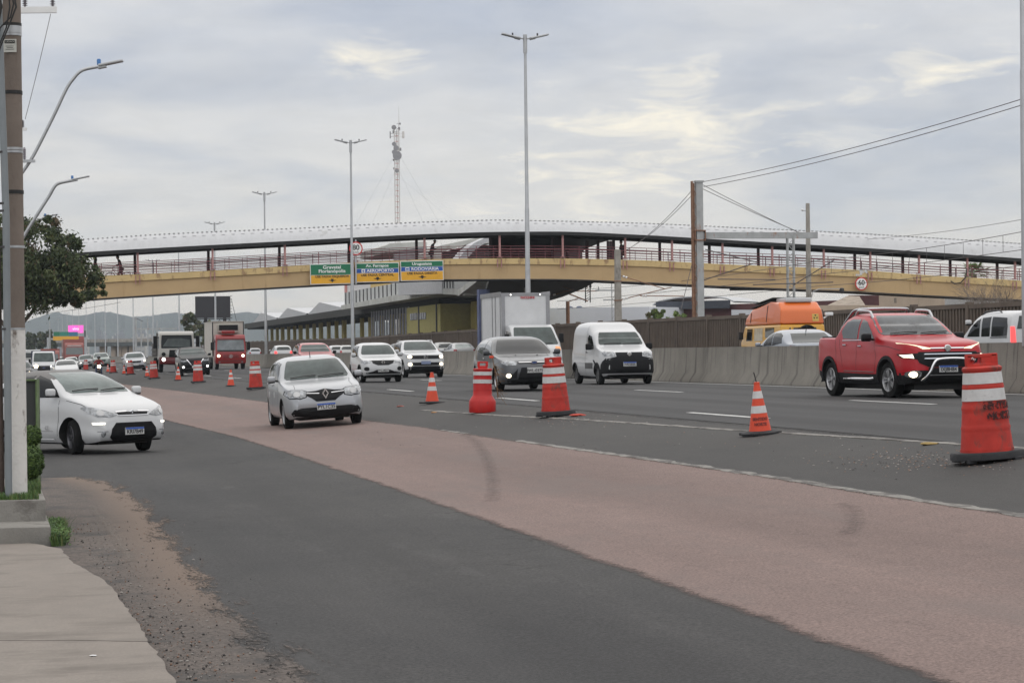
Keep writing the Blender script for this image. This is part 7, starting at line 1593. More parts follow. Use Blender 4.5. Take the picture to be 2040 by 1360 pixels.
away('hatchback', 'white hatchback with red lamps peeking over the barrier left of the red suv', SUVs, P_w, 560, top_at(SUVs, 560, 688), tailm=M_tailon)
away('hatchback', 'grey silver car roof behind the barrier right of the red box truck', HATCH, P_s, 506, top_at(HATCH, 506, 696))
away('hatchback', 'white car with wide dark rear glass right of the red suv', HATCH, P_w, 668, top_at(HATCH, 668, 688))
away('hatchback', 'cream car roof just right of the white car behind the lamp post', HATCH, P_w2, 688, top_at(HATCH, 686, 692))
away('sedan', 'white sedan with pale rear glass over the barrier left of the grey hatchback', SED, P_w, 915, top_at(SED, 915, 684), wm=mat('pale rear glass', (.20, .24, .23), .1, coat=.4, var=.3))
away('hatchback', 'small pale car left of the white sedan behind the barrier', HATCH, P_w2, 881, top_at(HATCH, 879, 686))
away('hatchback', 'dark car almost hidden between the white compact and the white suv', HATCH, P_b, 795, top_at(HATCH, 792, 684))
# white wagon at the right edge
DOB = dict(L=4.25, W=1.76, wb=2.58, fo=.85, r=.31, wheel='5', roofz=9, top=[(0, .75), (.03, .9), (.12, 1.0), (.3, 1.06), (.8, 1.13), (1.0, 1.17), (1.45, 1.5), (1.8, 1.7), (2.2, 1.79), (3.0, 1.82), (3.9, 1.80), (4.1, 1.74), (4.2, 1.4), (4.25, .9)],
    belt=[(0, .6), (.12, .85), (.3, .95), (.8, 1.02), (2, 1.06), (4.1, 1.08), (4.25, .8)], plan=[(0, .74), (.10, .86), (.30, .95), (.7, .99), (1.3, 1), (3.8, 1.0), (4.12, .985), (4.2, .965), (4.25, .94)], sq=(.26, .38), tumble=.13,
    sw=[[(1.35, 1.13), (1.55, 1.36), (1.9, 1.56), (2.15, 1.62), (2.2, 1.13)], [(2.32, 1.13), (2.28, 1.64), (2.85, 1.66), (2.88, 1.13)], [(2.98, 1.13), (2.96, 1.66), (3.9, 1.62), (4.0, 1.4), (4.0, 1.13)]])
px_ = 2007
c = away('wagon', 'white high roofed wagon with a lit red tail lamp at the right edge', DOB, P_w, px_, top_at(DOB, px_, 620), notail=True, railm=M_dark)
c.patch('tail_light', M_tailon, 'B', [(.68, .95), (.80, .95), (.78, 1.38), (.69, 1.38)], .02, 3, 6, mir=True)
for q in (2.6,): c.patch('side_moulding', M_black, 'L', [(c.X(2.95), 1.09), (c.X(4.0), 1.09), (c.X(4.0), 1.115), (c.X(2.95), 1.115)], .015, 6, 1, mir=True)
# ------------------------------------------------------------------ trucks, camper, motorcycle
def truck_root(name, label, cat, px, py, D, wb_half, head=None, group=None):
    h = PHI if head is None else head; f = Vector((math.sin(h), -math.cos(h), 0)); p = at(px, py, D); loc = Vector((p.x, p.y, 0))-f*wb_half
    loc.z = G(*UV(loc.x, loc.y))+.008; t = thing(name, label, cat, loc, math.atan2(f.y, f.x), group)
    side = Vector((-f.y, f.x, 0)); roll = math.atan2(G(*UV(*(loc+side*.8).xy))-G(*UV(*(loc-side*.8).xy)), 1.6); t.rotation_euler[0] = roll if D < 120 else 0.0; return t
def wheels(t, xs, tr, r, wd=.24, style='c', dual=()):
    tm, rm = wheel_mb(r, wd, style, 20); tme, rme = tm.mesh('tyre', M_tyre), rm.mesh('rim', [mat('truck rim', (.30, .30, .30), .5), M_plas])
    for x in xs:
        for sd in (1, -1):
            w = bpy.data.objects.new('wheel', tme); C.objects.link(w); w.parent = t; w.location = (x, sd*tr/2, r); w.rotation_euler = (0, 0, 0 if sd > 0 else math.pi)
            q = bpy.data.objects.new('rim', rme); C.objects.link(q); q.parent = w
def profile_body(t, name, prof, W_, m, tumble=0.0, bev=.06, zt=None):
    """side outline (x, z) given width, edges rounded; the greenhouse leans in by tumble"""
    bm = bmesh.new(); L_ = [bm.verts.new((x, -W_/2, z)) for x, z in prof]; Rr = [bm.verts.new((x, W_/2, z)) for x, z in prof]; k = len(prof)
    bm.faces.new(L_); bm.faces.new(Rr[::-1])
    for i in range(k): bm.faces.new((L_[i], Rr[i], Rr[(i+1) % k], L_[(i+1) % k]))
    zb = sum(z for x, z in prof)/k; zm = max(z for x, z in prof)
    for q in bm.verts:
        if zt and q.co.z > zt: q.co.y *= 1-tumble*(q.co.z-zt)
    bmesh.ops.bevel(bm, geom=bm.edges[:], offset=bev, segments=3, affect='EDGES', profile=.6); bmesh.ops.recalc_face_normals(bm, faces=bm.faces[:])
    me = bpy.data.meshes.new(name); bm.to_mesh(me); bm.free(); me.materials.append(m)
    for f in me.polygons: f.use_smooth = True
    try: me.set_sharp_from_angle(angle=R(35))
    except Exception: pass
    o = bpy.data.objects.new(name, me); C.objects.link(o); o.parent = t; return o
class Hug(Car):
    """patch tools for a body that was not lofted"""
    def __init__(c, t, o, W_): c.t = t; c.s = dict(W=W_); c.bvh = BVHTree.FromPolygons([v.co.copy() for v in o.data.vertices], [tuple(p.vertices) for p in o.data.polygons]); c.xf = 0; c.bo = o; c.lod = 1
# white box truck in the third lane: small cab, tall box
t = truck_root('box_truck', 'white light truck with a tall cargo box between the grey hatchback and the delivery van', 'truck', 1064, 775, 87, 0)
P_wt = paint('white', (.48, .485, .49))
o = profile_body(t, 'cab', [(.85, .45), (.90, .80), (.80, 1.12), (.55, 1.26), (-.18, 1.92), (-.45, 2.0), (-1.05, 2.0), (-1.1, .50)], 1.74, P_wt, .10, .09, 1.2)
h = Hug(t, o, 1.74); h.windshield(1.27, 1.90, .80, .70); h.wipers(1.28, ys=((.60, .1), (.05, -.5)), dz=.02)
h.patch('side_window', M_dglass, 'L', [(.32, 1.25), (-.08, 1.72), (-.85, 1.78), (-.9, 1.25)], .006, 6, 5, mir=True)
h.patch('headlight', M_lens, 'F', [(.52, .82), (.52, 1.0), (.80, 1.02), (.80, .84)], .015, 4, 3, mir=True); h.patch('turn_lamp', M_amber, 'F', [(.60, 1.04), (.82, 1.05), (.82, 1.18), (.66, 1.20)], .015, 3, 3, mir=True)
h.patch('grille', M_gril, 'F', [(-.45, .84), (.45, .84), (.48, .98), (-.48, .98)], .012, 5, 2); h.lamp('fog_lamp', .66, .60, .07, .05, M_gril, .015)
for sd in (1, -1): b = MB(); b.bbox((.15, sd*1.0, 1.50), (.08, .18, .34), .04); b.tube([(.15, sd*.80, 1.35), (.15, sd*.98, 1.38)], .02, 5); b.build('side_mirror', M_plas, t)
bx0, bx1, bz0, bz1, bw = -1.22, -4.9, .82, 3.17, 1.82
b = MB(); b.box(((bx0+bx1)/2, 0, (bz0+bz1)/2), (bx0-bx1, bw, bz1-bz0)); cb = b.build('cargo_box', mat('white box panel', (.58, .585, .59), .5, var=.05), t)
b = MB()
for y in (-bw/2-.012, bw/2+.012):
    for x in (bx0-.12, bx0-1.0, bx0-1.55, bx1+.15): b.box((x, y, (bz0+bz1)/2), (.05, .02, bz1-bz0-.02))
    b.box(((bx0+bx1)/2, y, bz1-.03), (bx0-bx1, .03, .16)); b.box(((bx0+bx1)/2, y, bz0+.03), (bx0-bx1, .03, .12))
for y in (-bw/2+.07, bw/2-.07): b.box((bx0+.012, y, (bz0+bz1)/2), (.03, .14, bz1-bz0-.02))
b.box((bx0+.014, 0, bz1-.04), (.03, bw-.02, .10)); b.build('box_trim', mat('aluminium trim', (.30, .30, .31), .4, .5), cb)
for y in (-.55, .55): b = MB(); b.lathe([(.03, 0), (.02, .03)], 8, 0, Matrix.Translation((bx0+.01, y, bz1-.06)) @ Matrix.Rotation(math.pi/2, 4, 'Y')); b.build('marker_lamp', M_litw if y > 0 else M_litw, cb)
text('lettering', 'FACCHINI', .115, mat('red letters', (.45, .03, .04), .5), cb, frontal(bx0+.03, .08, bz1-.17), sx=1.0, bold=.004)
b = MB(); b.box((-2.4, 0, .62), (4.6, .7, .25)); b.box((-.1, 0, .5), (1.6, 1.3, .2)); b.build('chassis', M_black, t); wheels(t, (.05, -3.6), 1.5, .33)
for sd in (1, -1): b = MB(); b.lathe([(.42, -.02), (.42, .02)], 20, 0, Matrix.Translation((.05, sd*.872, .34)) @ Matrix.Rotation(math.pi/2, 4, 'X')); b.build('wheel_arch', M_black, t)
# red truck with a refrigerated box
t = truck_root('box_truck', 'red cabbed truck with a beige refrigerated box and lit headlamps', 'truck', 457, 735, 184, 0)
P_rt = paint('truck red', (.25, .012, .012)); M_bx = mat('beige box panel', (.50, .47, .42), .6, var=.06, stain=((.42, .36, .3), .8, .6, (1, 1, .4)))
o = profile_body(t, 'cab', [(1.25, .42), (1.28, .95), (1.22, 1.35), (1.05, 2.38), (.85, 2.62), (-.6, 2.66), (-.62, .6)], 2.32, P_rt, .03, .10, 1.4)
h = Hug(t, o, 2.32); h.windshield(1.42, 2.22, 1.03, .98, m=mat('truck windshield', (.17, .19, .20), .08, coat=.3, var=.35, vs=1.2)); h.patch('windshield_base', M_black, 'F', [(-1.0, 1.34), (1.0, 1.34), (1.03, 1.46), (-1.03, 1.46)], .009, 8, 2)
h.patch('sun_visor', mat('paint truck red', (.33, .022, .020)), 'F', [(-1.08, 2.28), (1.08, 2.28), (1.05, 2.42), (-1.05, 2.42)], .12, 8, 2); h.patch('side_window', M_dglass, 'L', [(.95, 1.45), (.85, 2.25), (0, 2.3), (0, 1.45)], .006, 4, 4, mir=True)
h.patch('grille', mat('dark red grille', (.14, .012, .012), .5), 'F', [(-.62, .86), (.62, .86), (.55, 1.12), (-.55, 1.12)], .014, 6, 3); h.s['L'] = 3; emblem(h, 'star', .98, .13, off=.04)
for z in (.90, .97, 1.04): h.patch('grille_bar', P_rt, 'F', [(-.6, z), (.6, z), (.6, z+.02), (-.6, z+.02)], .022, 6, 1)
h.lamp('headlight', .92, 1.02, .12, .11, M_lit, .03); h.patch('bumper_slot', mat('dark red grille', (.14, .012, .012), .5), 'F', [(-.95, .58), (.95, .58), (.9, .70), (-.9, .70)], .012, 8, 2); h.lamp('fog_lamp', .86, .55, .08, .05, M_lens, .02)
b = MB(); b.bbox((.55, -.15, 2.82), (1.0, 1.0, .26), .08); b.build('air_intake', P_rt, t)
for sd in (1, -1): b = MB(); b.bbox((1.0, sd*1.38, 1.75), (.12, .24, .62), .06); b.tube([(1.0, sd*1.1, 2.1), (1.0, sd*1.36, 2.0)], .03, 5); b.build('side_mirror', M_plas, t)
bx0, bx1, bz0, bz1, bw = -.75, -7.4, 1.0, 3.62, 2.46
b = MB(); b.box(((bx0+bx1)/2, 0, (bz0+bz1)/2), (bx0-bx1, bw, bz1-bz0)); b.box(((bx0+bx1)/2, 0, bz1+.03), (bx0-bx1+.2, bw+.06, .05)); cb = b.build('cargo_box', M_bx, t)
b = MB(); b.bbox((bx0+.16, 0, bz1-.50), (.30, 1.6, .62), .05); cu_ = b.build('cooling_unit', mat('cooler shell', (.40, .38, .34), .6), cb)
b = MB(); b.box((bx0+.32, .0, bz1-.44), (.03, 1.45, .42)); b.build('cooler_grille', M_gril, cu_)
b = MB()
for y in (-bw/2+.05, bw/2-.05): b.box((bx0+.012, y, (bz0+bz1)/2), (.03, .08, bz1-bz0))
b.build('box_trim', M_dark, cb)
b = MB(); b.box((-3.2, 0, .78), (7.6, .8, .3)); b.box((-4, -1.05, .72), (2.2, .1, .4)); b.box((-4, 1.05, .72), (2.2, .1, .4)); b.build('chassis', M_black, t); wheels(t, (.35, -4.6), 1.98, .46, .28)
# white dump truck
t = truck_root('dump_truck', 'white cabbed dump truck with a round badge and dark red bumper', 'truck', 350, 741, 166, 0)
P_dw, P_dr = paint('truck white', (.47, .46, .43)), paint('bumper dark red', (.12, .010, .012))
o = profile_body(t, 'cab', [(1.20, .95), (1.22, 1.20), (1.10, 2.60), (.95, 2.78), (-.6, 2.80), (-.62, .8)], 2.42, P_dw, .03, .10, 1.4)
h = Hug(t, o, 2.42); h.windshield(1.62, 2.52, 1.06, 1.02, m=mat('dark truck glass', (.012, .015, .014), .08, var=.2, spec=.3)); h.patch('painted_reflection', mat('glass reflection tone', (.07, .085, .08), .15, var=.4, vs=1.5), 'F', [(-.95, 1.75), (.9, 1.7), (.9, 2.2), (.3, 2.3), (-.6, 2.28)], .008, 8, 5)  # pale patch painted over the dark glass as its reflection
h.patch('side_window', M_dglass, 'L', [(.9, 1.6), (.8, 2.4), (0, 2.45), (0, 1.6)], .006, 4, 4, mir=True)
h.patch('grille', M_gril, 'F', [(-.55, .98), (.55, .98), (.5, 1.52), (-.5, 1.52)], .014, 6, 4); emblem(h, 'vw', 1.36, .13, m=M_white, off=.04)
b = MB(); b.bbox((1.12, 0, .78), (.36, 2.42, .46), .06); b.build('bumper', P_dr, t)
for sd, m in ((-1, M_litw), (1, M_litw)): b = MB(); b.lathe([(.13, 0), (.11, .05)], 16, 0, Matrix.Translation((1.29, sd*.90, .86)) @ Matrix.Rotation(math.pi/2, 4, 'Y')); b.build('headlight', m, t)
for sd in (1, -1): b = MB(); b.bbox((.95, sd*1.45, 2.05), (.14, .26, .85), .06); b.tube([(.95, sd*1.15, 2.4), (.95, sd*1.4, 2.3)], .03, 5); b.build('side_mirror', M_plas, t)
for sd in (-1,): b = MB(); b.lathe([(.14, 0), (.13, .05), (.1, .08)], 14, 0, Matrix.Translation((1.3, sd*.9, 1.22)) @ Matrix.Rotation(math.pi/2, 4, 'Y')); b.build('convex_mirror', M_plas, t)
b = MB(); prof = [(-.9, 1.05), (-.9, 2.0), (-5.6, 2.0), (-5.8, 1.05)]
b.add([(x, y, z) for y in (-1.22, 1.22) for x, z in prof], [(0, 1, 2, 3), (7, 6, 5, 4), (0, 4, 5, 1), (2, 6, 7, 3), (3, 7, 4, 0)]); b.box((-.95, 0, 1.95), (.1, 2.46, 1.5))
for z in (1.25, 1.55, 1.85):
    for y in (-1.26, 1.26): b.box((-3.3, y, z), (4.7, .06, .08), 1)
b.build('dump_body', [mat('grimy dump body', (.075, .068, .06), .8, var=.3), mat('dump rib', (.14, .13, .12), .8)], t)
b = MB(); b.box((-2.4, 0, .85), (6.4, .8, .3)); b.box((.2, 0, .7), (1.6, 1.7, .4)); b.build('chassis', M_black, t); wheels(t, (.15, -3.6, -4.9), 2.05, .50, .30)
# far red truck
t = truck_root('box_truck', 'tall dusty red truck far back, under the overhead signs', 'truck', 148, 735, 300, 0)
P_fr = mat('paint dusty red', (.26, .07, .055), .5, coat=.4)
o = profile_body(t, 'cab', [(1.1, .4), (1.12, 1.2), (1.0, 2.7), (.8, 3.0), (-.7, 3.05), (-.7, .6)], 2.4, P_fr, .03, .1, 1.5); h = Hug(t, o, 2.4); h.windshield(1.6, 2.45, 1.05, 1.0, m=mat('far glass', (.12, .13, .12), .1, coat=1)); h.patch('grille', M_gril, 'F', [(-.6, .7), (.6, .7), (.6, 1.3), (-.6, 1.3)], .02, 3, 3)
for z in (2.62, 2.72): b = MB(); b.box((1.02, 0, z), (.05, 1.7, .04)); b.build('trim_strip', M_white, t)
b = MB(); b.box((-5, 0, 2.2), (7.8, 2.55, 2.6)); b.build('cargo_box', P_fr, t); b = MB(); b.box((-4, 0, .8), (9, .8, .3)); b.build('chassis', M_black, t); wheels(t, (.2, -6.5), 2.0, .5, .3)
t = truck_root('box_truck', 'small dull red truck behind the white flatbed at far left', 'truck', 101, 733, 290, 0)
o = profile_body(t, 'cab', [(.9, .4), (.92, 1.1), (.8, 2.2), (.6, 2.4), (-.6, 2.4), (-.6, .5)], 2.1, P_fr, .03, .1, 1.4); h = Hug(t, o, 2.1); h.windshield(1.3, 2.0, .9, .85, m=_M['far glass']); b = MB(); b.box((-3.2, 0, 1.7), (4.6, 2.2, 1.9)); b.build('cargo_box', P_fr, t); wheels(t, (.1, -3.6), 1.8, .42, .26)
# white flatbed with blazing lamps
t = truck_root('light_truck', 'white light truck with a glaring left headlamp behind the turning white car', 'truck', 87, 752, 205, 0)
o = profile_body(t, 'cab', [(1.3, .4), (1.34, .85), (1.2, 1.15), (.75, 1.30), (.15, 2.15), (-.1, 2.25), (-.9, 2.25), (-.95, .5)], 1.95, P_wt, .08, .09, 1.2)
h = Hug(t, o, 1.95); h.windshield(1.36, 2.12, .84, .76); h.patch('grille', M_gril, 'F', [(-.55, .55), (.55, .55), (.50, 1.02), (-.50, 1.02)], .014, 5, 4); emblem(h, 'oval', .85, .12)
h.lamp('headlight', -.66, .98, .17, .13, mat('glaring lamp', (1, .9, .75), .3, emit=((1.0, .82, .52), 12)), .02, mir=False); h.lamp('headlight', .68, .98, .12, .09, M_litw, .02, mir=False); h.plate = None
b = MB(); b.box((-3.0, 0, .95), (4.0, 2.1, .15)); b.box((-1.1, 0, 1.7), (.1, 2.0, 1.2)); b.build('flatbed', mat('dark navy bed', (.04, .05, .09), .6), t); wheels(t, (.3, -3.2), 1.7, .36, .22)
for sd in (1, -1): b = MB(); b.bbox((.75, sd*1.16, 1.45), (.1, .2, .34), .05); b.build('side_mirror', M_plas, t)
# white bus far left
t = truck_root('bus', 'pale city bus crossing under the far overpass at the left edge', 'bus', 60, 722, 430, 0, head=R(60))
b = MB(); b.bbox((0, 0, 1.7), (9, 2.5, 2.8), .2); b.build('body', P_w2, t); b = MB(); b.box((0, 0, 2.1), (8.6, 2.54, .9)); b.build('window_band', M_glass, t); wheels(t, (3, -3), 2.2, .48, .28)
# orange and yellow camper van
D_ = 88; t = truck_root('camper_van', 'orange high roofed camper with a yellow body and a white roof hatch', 'camper van', 1566, 700, D_, 0, head=PHI+math.pi)
t.location.z = G(*UV(t.location.x, t.location.y)); P_or, P_ye = paint('camper orange', (.62, .125, .012)), paint('camper yellow', (.60, .31, .02))
zt_ = at(1570, 602, D_).z-t.location.z; zs_ = at(1570, 647, D_).z-t.location.z
o = profile_body(t, 'lower_body', [(2.6, .4), (2.65, 1.1), (2.25, zs_), (-1.9, zs_), (-2.05, .4)], 1.76, P_ye, .10, .08, 1.1); h = Hug(t, o, 1.76)
o2 = profile_body(t, 'high_roof', [(2.30, zs_+.005), (2.15, zs_+.30), (1.55, zt_-.22), (-.55, zt_), (-1.45, zt_-.02), (-1.80, zt_-.30), (-1.92, zs_+.005)], 1.66, P_or, .20, .09, zs_+.2); h2 = Hug(t, o2, 1.66)
h.patch('side_window', M_dglass, 'R', [(-1.5, 1.15), (-.6, 1.15), (-.6, zs_-.12), (-1.45, zs_-.12)], .01, 4, 3); h.patch('side_window', M_dglass, 'L', [(1.3, 1.15), (2.0, 1.15), (1.9, zs_-.12), (1.3, zs_-.12)], .01, 4, 3, mir=True)
h.patch('side_window', mat('curtained window', (.42, .36, .25), .3, coat=.6, var=.25, vs=8), 'L', [(.1, 1.15), (1.05, 1.15), (1.05, zs_-.10), (.1, zs_-.10)], .01, 4, 3, mir=True); h.patch('side_window', M_glass, 'L', [(-1.2, 1.25), (-.2, 1.25), (-.2, zs_-.10), (-1.2, zs_-.10)], .01, 4, 3, mir=True)
h.patch('rear_window', M_glass, 'B', [(-.55, 1.15), (.55, 1.15), (.5, zs_-.12), (-.5, zs_-.12)], .01, 4, 3)
for x in (1.55, -.30): h2.patch('strap', M_dark, 'L', [(x, zs_+.02), (x+.05, zs_+.02), (x+.05, zt_-.12), (x, zt_-.12)], .012, 2, 6, mir=True)
b = MB(); b.bbox((-1.0, 0, zt_+.05), (1.1, 1.0, .16), .05); b.build('roof_hatch', P_wt, t)
b = MB(); b.box((.3, 0, zt_+.02), (2.2, 1.5, .03), 0, Matrix.Rotation(R(5), 4, 'Y') @ Matrix.Translation((.1, 0, -.05))); b.box((.3, 0, zt_+.10), (2.1, 1.3, .03), 0, Matrix.Rotation(R(5), 4, 'Y')); b.build('roof_rack', M_black, t)
b = MB(); T = Matrix.Translation((-2.12, -.1, 1.33)) @ Matrix.Rotation(math.pi/2, 4, 'Y'); b.lathe([(.21, -.09), (.33, -.10), (.36, -.05), (.36, .05), (.33, .10), (.21, .09)], 28, 0, T, cap=False); b.lathe([(.20, -.03), (.20, .03)], 20, 1, T); b.build('spare_wheel', [M_tyre, P_or], t)
q = h2.patch('warning_sticker', mat('sticker yellow', (.55, .36, .08), .5), 'B', [(-.62, zs_+.10), (-.38, zs_+.10), (-.38, zs_+.36), (-.62, zs_+.36)], .008, 3, 3)
for k_, a in enumerate((90, 210, 330)): h2.patch('trefoil_blade', S_bl, 'B', [(-.5+.02*math.cos(R(a)), zs_+.25+.02*math.sin(R(a))), (-.5+.09*math.cos(R(a-26)), zs_+.25+.09*math.sin(R(a-26))), (-.5+.09*math.cos(R(a+26)), zs_+.25+.09*math.sin(R(a+26)))], .014, 2, 2, parent=q[0] if q else None)
b = MB(); b.bbox((-1.95, -.98, zs_+.35), (.12, .3, .12), .03); b.tube([(-1.9, -.8, zs_+.2), (-1.95, -.95, zs_+.3)], .03, 5); b.build('rear_camera', M_white, t)
b = MB(); b.tube([(-2.05, .55, .8), (-2.14, .55, 1.3), (-2.1, .45, zs_-.1)], .05, 6, 0); b.tube([(-2.15, .3, .9), (-2.15, .7, 1.2)], .04, 6, 1); b.bbox((-2.15, -.62, 1.1), (.2, .35, .5), .08, 2); b.build('rear_gear', [P_ye, M_black, P_rt], t)
for sd in (1, -1): b = MB(); b.bbox((2.15, sd*1.02, 1.35), (.08, .18, .30), .03); b.build('side_mirror', M_black, t)
wheels(t, (1.6, -1.0), 1.5, .33)
# ------------------------------------------------------------------ people
M_skin = mat('skin', (.28, .15, .10), .6); M_hair = mat('dark hair', (.015, .012, .010), .8)
def skin(name, pts, edges, m, parent, sub=1):
    """one continuous surface grown along a skeleton of joints: pts = {key: (x, y, z, rx, ry)}"""
    ks = list(pts); me = bpy.data.meshes.new(name); me.from_pydata([pts[k][:3] for k in ks], [(ks.index(a), ks.index(e)) for a, e in edges], [])
    o = bpy.data.objects.new(name, me); C.objects.link(o); md = o.modifiers.new('s', 'SKIN'); md.use_smooth_shade = True
    if not me.skin_vertices: 
        bm = bmesh.new(); bm.from_mesh(me); bm.verts.layers.skin.verify(); bm.to_mesh(me); bm.free()
    for i, k in enumerate(ks): me.skin_vertices[0].data[i].radius = pts[k][3:5]; me.skin_vertices[0].data[i].use_root = (i == 0)
    sb = o.modifiers.new('u', 'SUBSURF'); sb.levels = sub; sb.render_levels = sub
    bpy.context.view_layer.update(); dg = bpy.context.evaluated_depsgraph_get(); m2 = bpy.data.meshes.new_from_object(o.evaluated_get(dg)); o.modifiers.clear(); o.data = m2; m2.name = name; m2.materials.clear(); m2.materials.append(m)
    for f in m2.polygons: f.use_smooth = True
    o.parent = parent; return o
def person(label, loc, rz, top_m, leg_m, hair_m=M_hair, pose='walk', cap=None, long_hair=False, scale=1.0, seat=None, helmet=None, bag=None):
    t = thing('person', label, 'person', loc, rz); t.scale = (scale,)*3; J = {}
    A = dict(pel=(0, 0, .95), chest=(.02, 0, 1.32), neck=(.03, 0, 1.48), head=(.06, 0, 1.62), crown=(.05, 0, 1.70))
    if pose == 'walk': L = dict(kl=(.17, .09, .52), al=(.20, .09, .09), tl=(.33, .09, .04), kr=(-.02, -.09, .50), ar=(-.28, -.09, .14), tr=(-.18, -.09, .04), el=(-.12, .24, 1.10), hl=(-.02, .25, .88), er=(.08, -.24, 1.10), hr=(.26, -.23, .96))
    elif pose == 'push': L = dict(kl=(.15, .09, .52), al=(.16, .09, .09), tl=(.29, .09, .04), kr=(-.05, -.09, .50), ar=(-.26, -.09, .13), tr=(-.16, -.09, .04), el=(.12, .24, 1.14), hl=(.38, .20, 1.05), er=(.12, -.24, 1.14), hr=(.38, -.20, 1.05)); A.update(chest=(.10, 0, 1.30), neck=(.16, 0, 1.45), head=(.22, 0, 1.58), crown=(.22, 0, 1.67))
    elif pose == 'lean': L = dict(kl=(.06, .10, .50), al=(.0, .10, .09), tl=(.14, .10, .04), kr=(.04, -.10, .50), ar=(-.06, -.10, .09), tr=(.08, -.10, .04), el=(.16, .22, 1.12), hl=(.40, .12, 1.16), er=(.16, -.22, 1.12), hr=(.40, -.12, 1.16)); A.update(chest=(.10, 0, 1.30), neck=(.19, 0, 1.45), head=(.27, 0, 1.56), crown=(.26, 0, 1.66))
    else: L = dict(kl=(.40, .17, .84), al=(.26, .19, .34), tl=(.40, .19, .28), kr=(.40, -.17, .84), ar=(.26, -.19, .34), tr=(.40, -.19, .28), el=(.20, .30, 1.15), hl=(.50, .32, 1.08), er=(.20, -.30, 1.15), hr=(.50, -.32, 1.08)); A = dict(pel=(0, 0, .88), chest=(.10, 0, 1.24), neck=(.14, 0, 1.40), head=(.18, 0, 1.54), crown=(.17, 0, 1.62))
    P = {'pel': (*A['pel'], .13, .11), 'waist': (*(Vector(A['pel']).lerp(Vector(A['chest']), .45)), .12, .10), 'chest': (*A['chest'], .155, .11), 'neck': (*A['neck'], .055, .055), 'jaw': (*(Vector(A['neck']).lerp(Vector(A['head']), .6)), .065, .07), 'head': (*A['head'], .082, .095), 'crown': (*A['crown'], .06, .07)}
    cx, cy, cz = A['chest']
    for s, q in ((1, 'l'), (-1, 'r')):
        P['sh'+q] = (cx, s*.17, cz+.09, .06, .06); P['e'+q] = (*L['e'+q], .042, .042); P['h'+q] = (*L['h'+q], .032, .03); d = (Vector(L['h'+q])-Vector(L['e'+q])).normalized()*.09; P['f'+q] = (*(Vector(L['h'+q])+d), .035, .018)
        P['hip'+q] = (A['pel'][0], s*.09, A['pel'][2]-.06, .09, .09); P['k'+q] = (*L['k'+q], .058, .058); P['a'+q] = (*L['a'+q], .04, .04); P['t'+q] = (*L['t'+q], .04, .03)
    E = [('pel', 'waist'), ('waist', 'chest'), ('chest', 'neck'), ('neck', 'jaw'), ('jaw', 'head'), ('head', 'crown')]
    for q in 'lr': E += [('chest', 'sh'+q), ('sh'+q, 'e'+q), ('e'+q, 'h'+q), ('h'+q, 'f'+q), ('pel', 'hip'+q), ('hip'+q, 'k'+q), ('k'+q, 'a'+q), ('a'+q, 't'+q)]
    skin('body', P, E, M_skin, t)
    g = lambda k, f=1.16: (P[k][0], P[k][1], P[k][2], P[k][3]*f+.008, P[k][4]*f+.008)
    Pj = {k: g(k) for k in ('pel', 'waist', 'chest', 'shl', 'shr', 'el', 'er')}; 
    for q in 'lr': w_ = Vector(P['e'+q][:3]).lerp(Vector(P['h'+q][:3]), .85); Pj['w'+q] = (*w_, .045, .045)
    nk = Vector(P['chest'][:3]).lerp(Vector(P['neck'][:3]), .75); Pj['nk'] = (*nk, .075, .07)
    skin('jacket', Pj, [('pel', 'waist'), ('waist', 'chest'), ('chest', 'nk'), ('chest', 'shl'), ('chest', 'shr'), ('shl', 'el'), ('shr', 'er'), ('el', 'wl'), ('er', 'wr')], top_m, t)
    Pt = {k: g(k, 1.15) for k in ('pel', 'hipl', 'hipr', 'kl', 'kr')}
    for q in 'lr': Pt['a'+q] = g('a'+q, 1.3)
    skin('trousers', Pt, [('pel', 'hipl'), ('hipl', 'kl'), ('kl', 'al'), ('pel', 'hipr'), ('hipr', 'kr'), ('kr', 'ar')], leg_m, t)
    hd = Vector(A['head'])
    for q in 'lr': a_, b_ = Vector(P['a'+q][:3]), Vector(P['t'+q][:3]); b = MB(); b.tube([a_+Vector((-.05, 0, -.03)), a_+Vector((.03, 0, -.04)), b_+Vector((.02, 0, 0))], [.04, .05, .03], 8); b.build('shoe', M_black, t)
    b = MB(); b.lathe([(.02, -.03), (.02, .0)], 6, 0, Matrix.Translation(hd+Vector((.085, 0, -.02))) @ Matrix.Rotation(math.pi/2, 4, 'Y')); b.build('nose', M_skin, t)
    bm = bmesh.new(); bmesh.ops.create_icosphere(bm, subdivisions=3, radius=1)
    def dome(name, m, sx, sy, sz, c, cut, keepx=None):
        b = MB(); V = [Vector((q.co.x*sx, q.co.y*sy, q.co.z*sz))+c for q in bm.verts]; F_ = [[q.index for q in f.verts] for f in bm.faces if f.calc_center_median().z > cut or (keepx and f.calc_center_median().x < keepx)]; b.add(V, F_, 0, True); return b.build(name, m, t)
    bm.verts.ensure_lookup_table()
    if helmet: dome('helmet', helmet, .15, .14, .16, hd+Vector((0, 0, .03)), -.55); b = MB(); b.bbox(tuple(hd+Vector((.125, 0, .01))), (.06, .2, .09), .02); b.build('visor', M_gril, t)
    elif cap: dome('cap', cap, .115, .10, .11, hd+Vector((-.01, 0, .05)), .0); b = MB(); b.bbox(tuple(hd+Vector((.13, 0, .06))), (.11, .14, .015), .006); b.build('cap_peak', cap, t)
    else: dome('hair', hair_m, .112, .097, .118, hd+Vector((-.015, 0, .025)), .12, -.35)
    if long_hair: b = MB(); b.tube([hd+Vector((-.06, 0, .08)), hd+Vector((-.09, 0, -.1)), hd+Vector((-.08, 0, -.3))], [.09, .10, .05], 10); b.build('long_hair', hair_m, t)
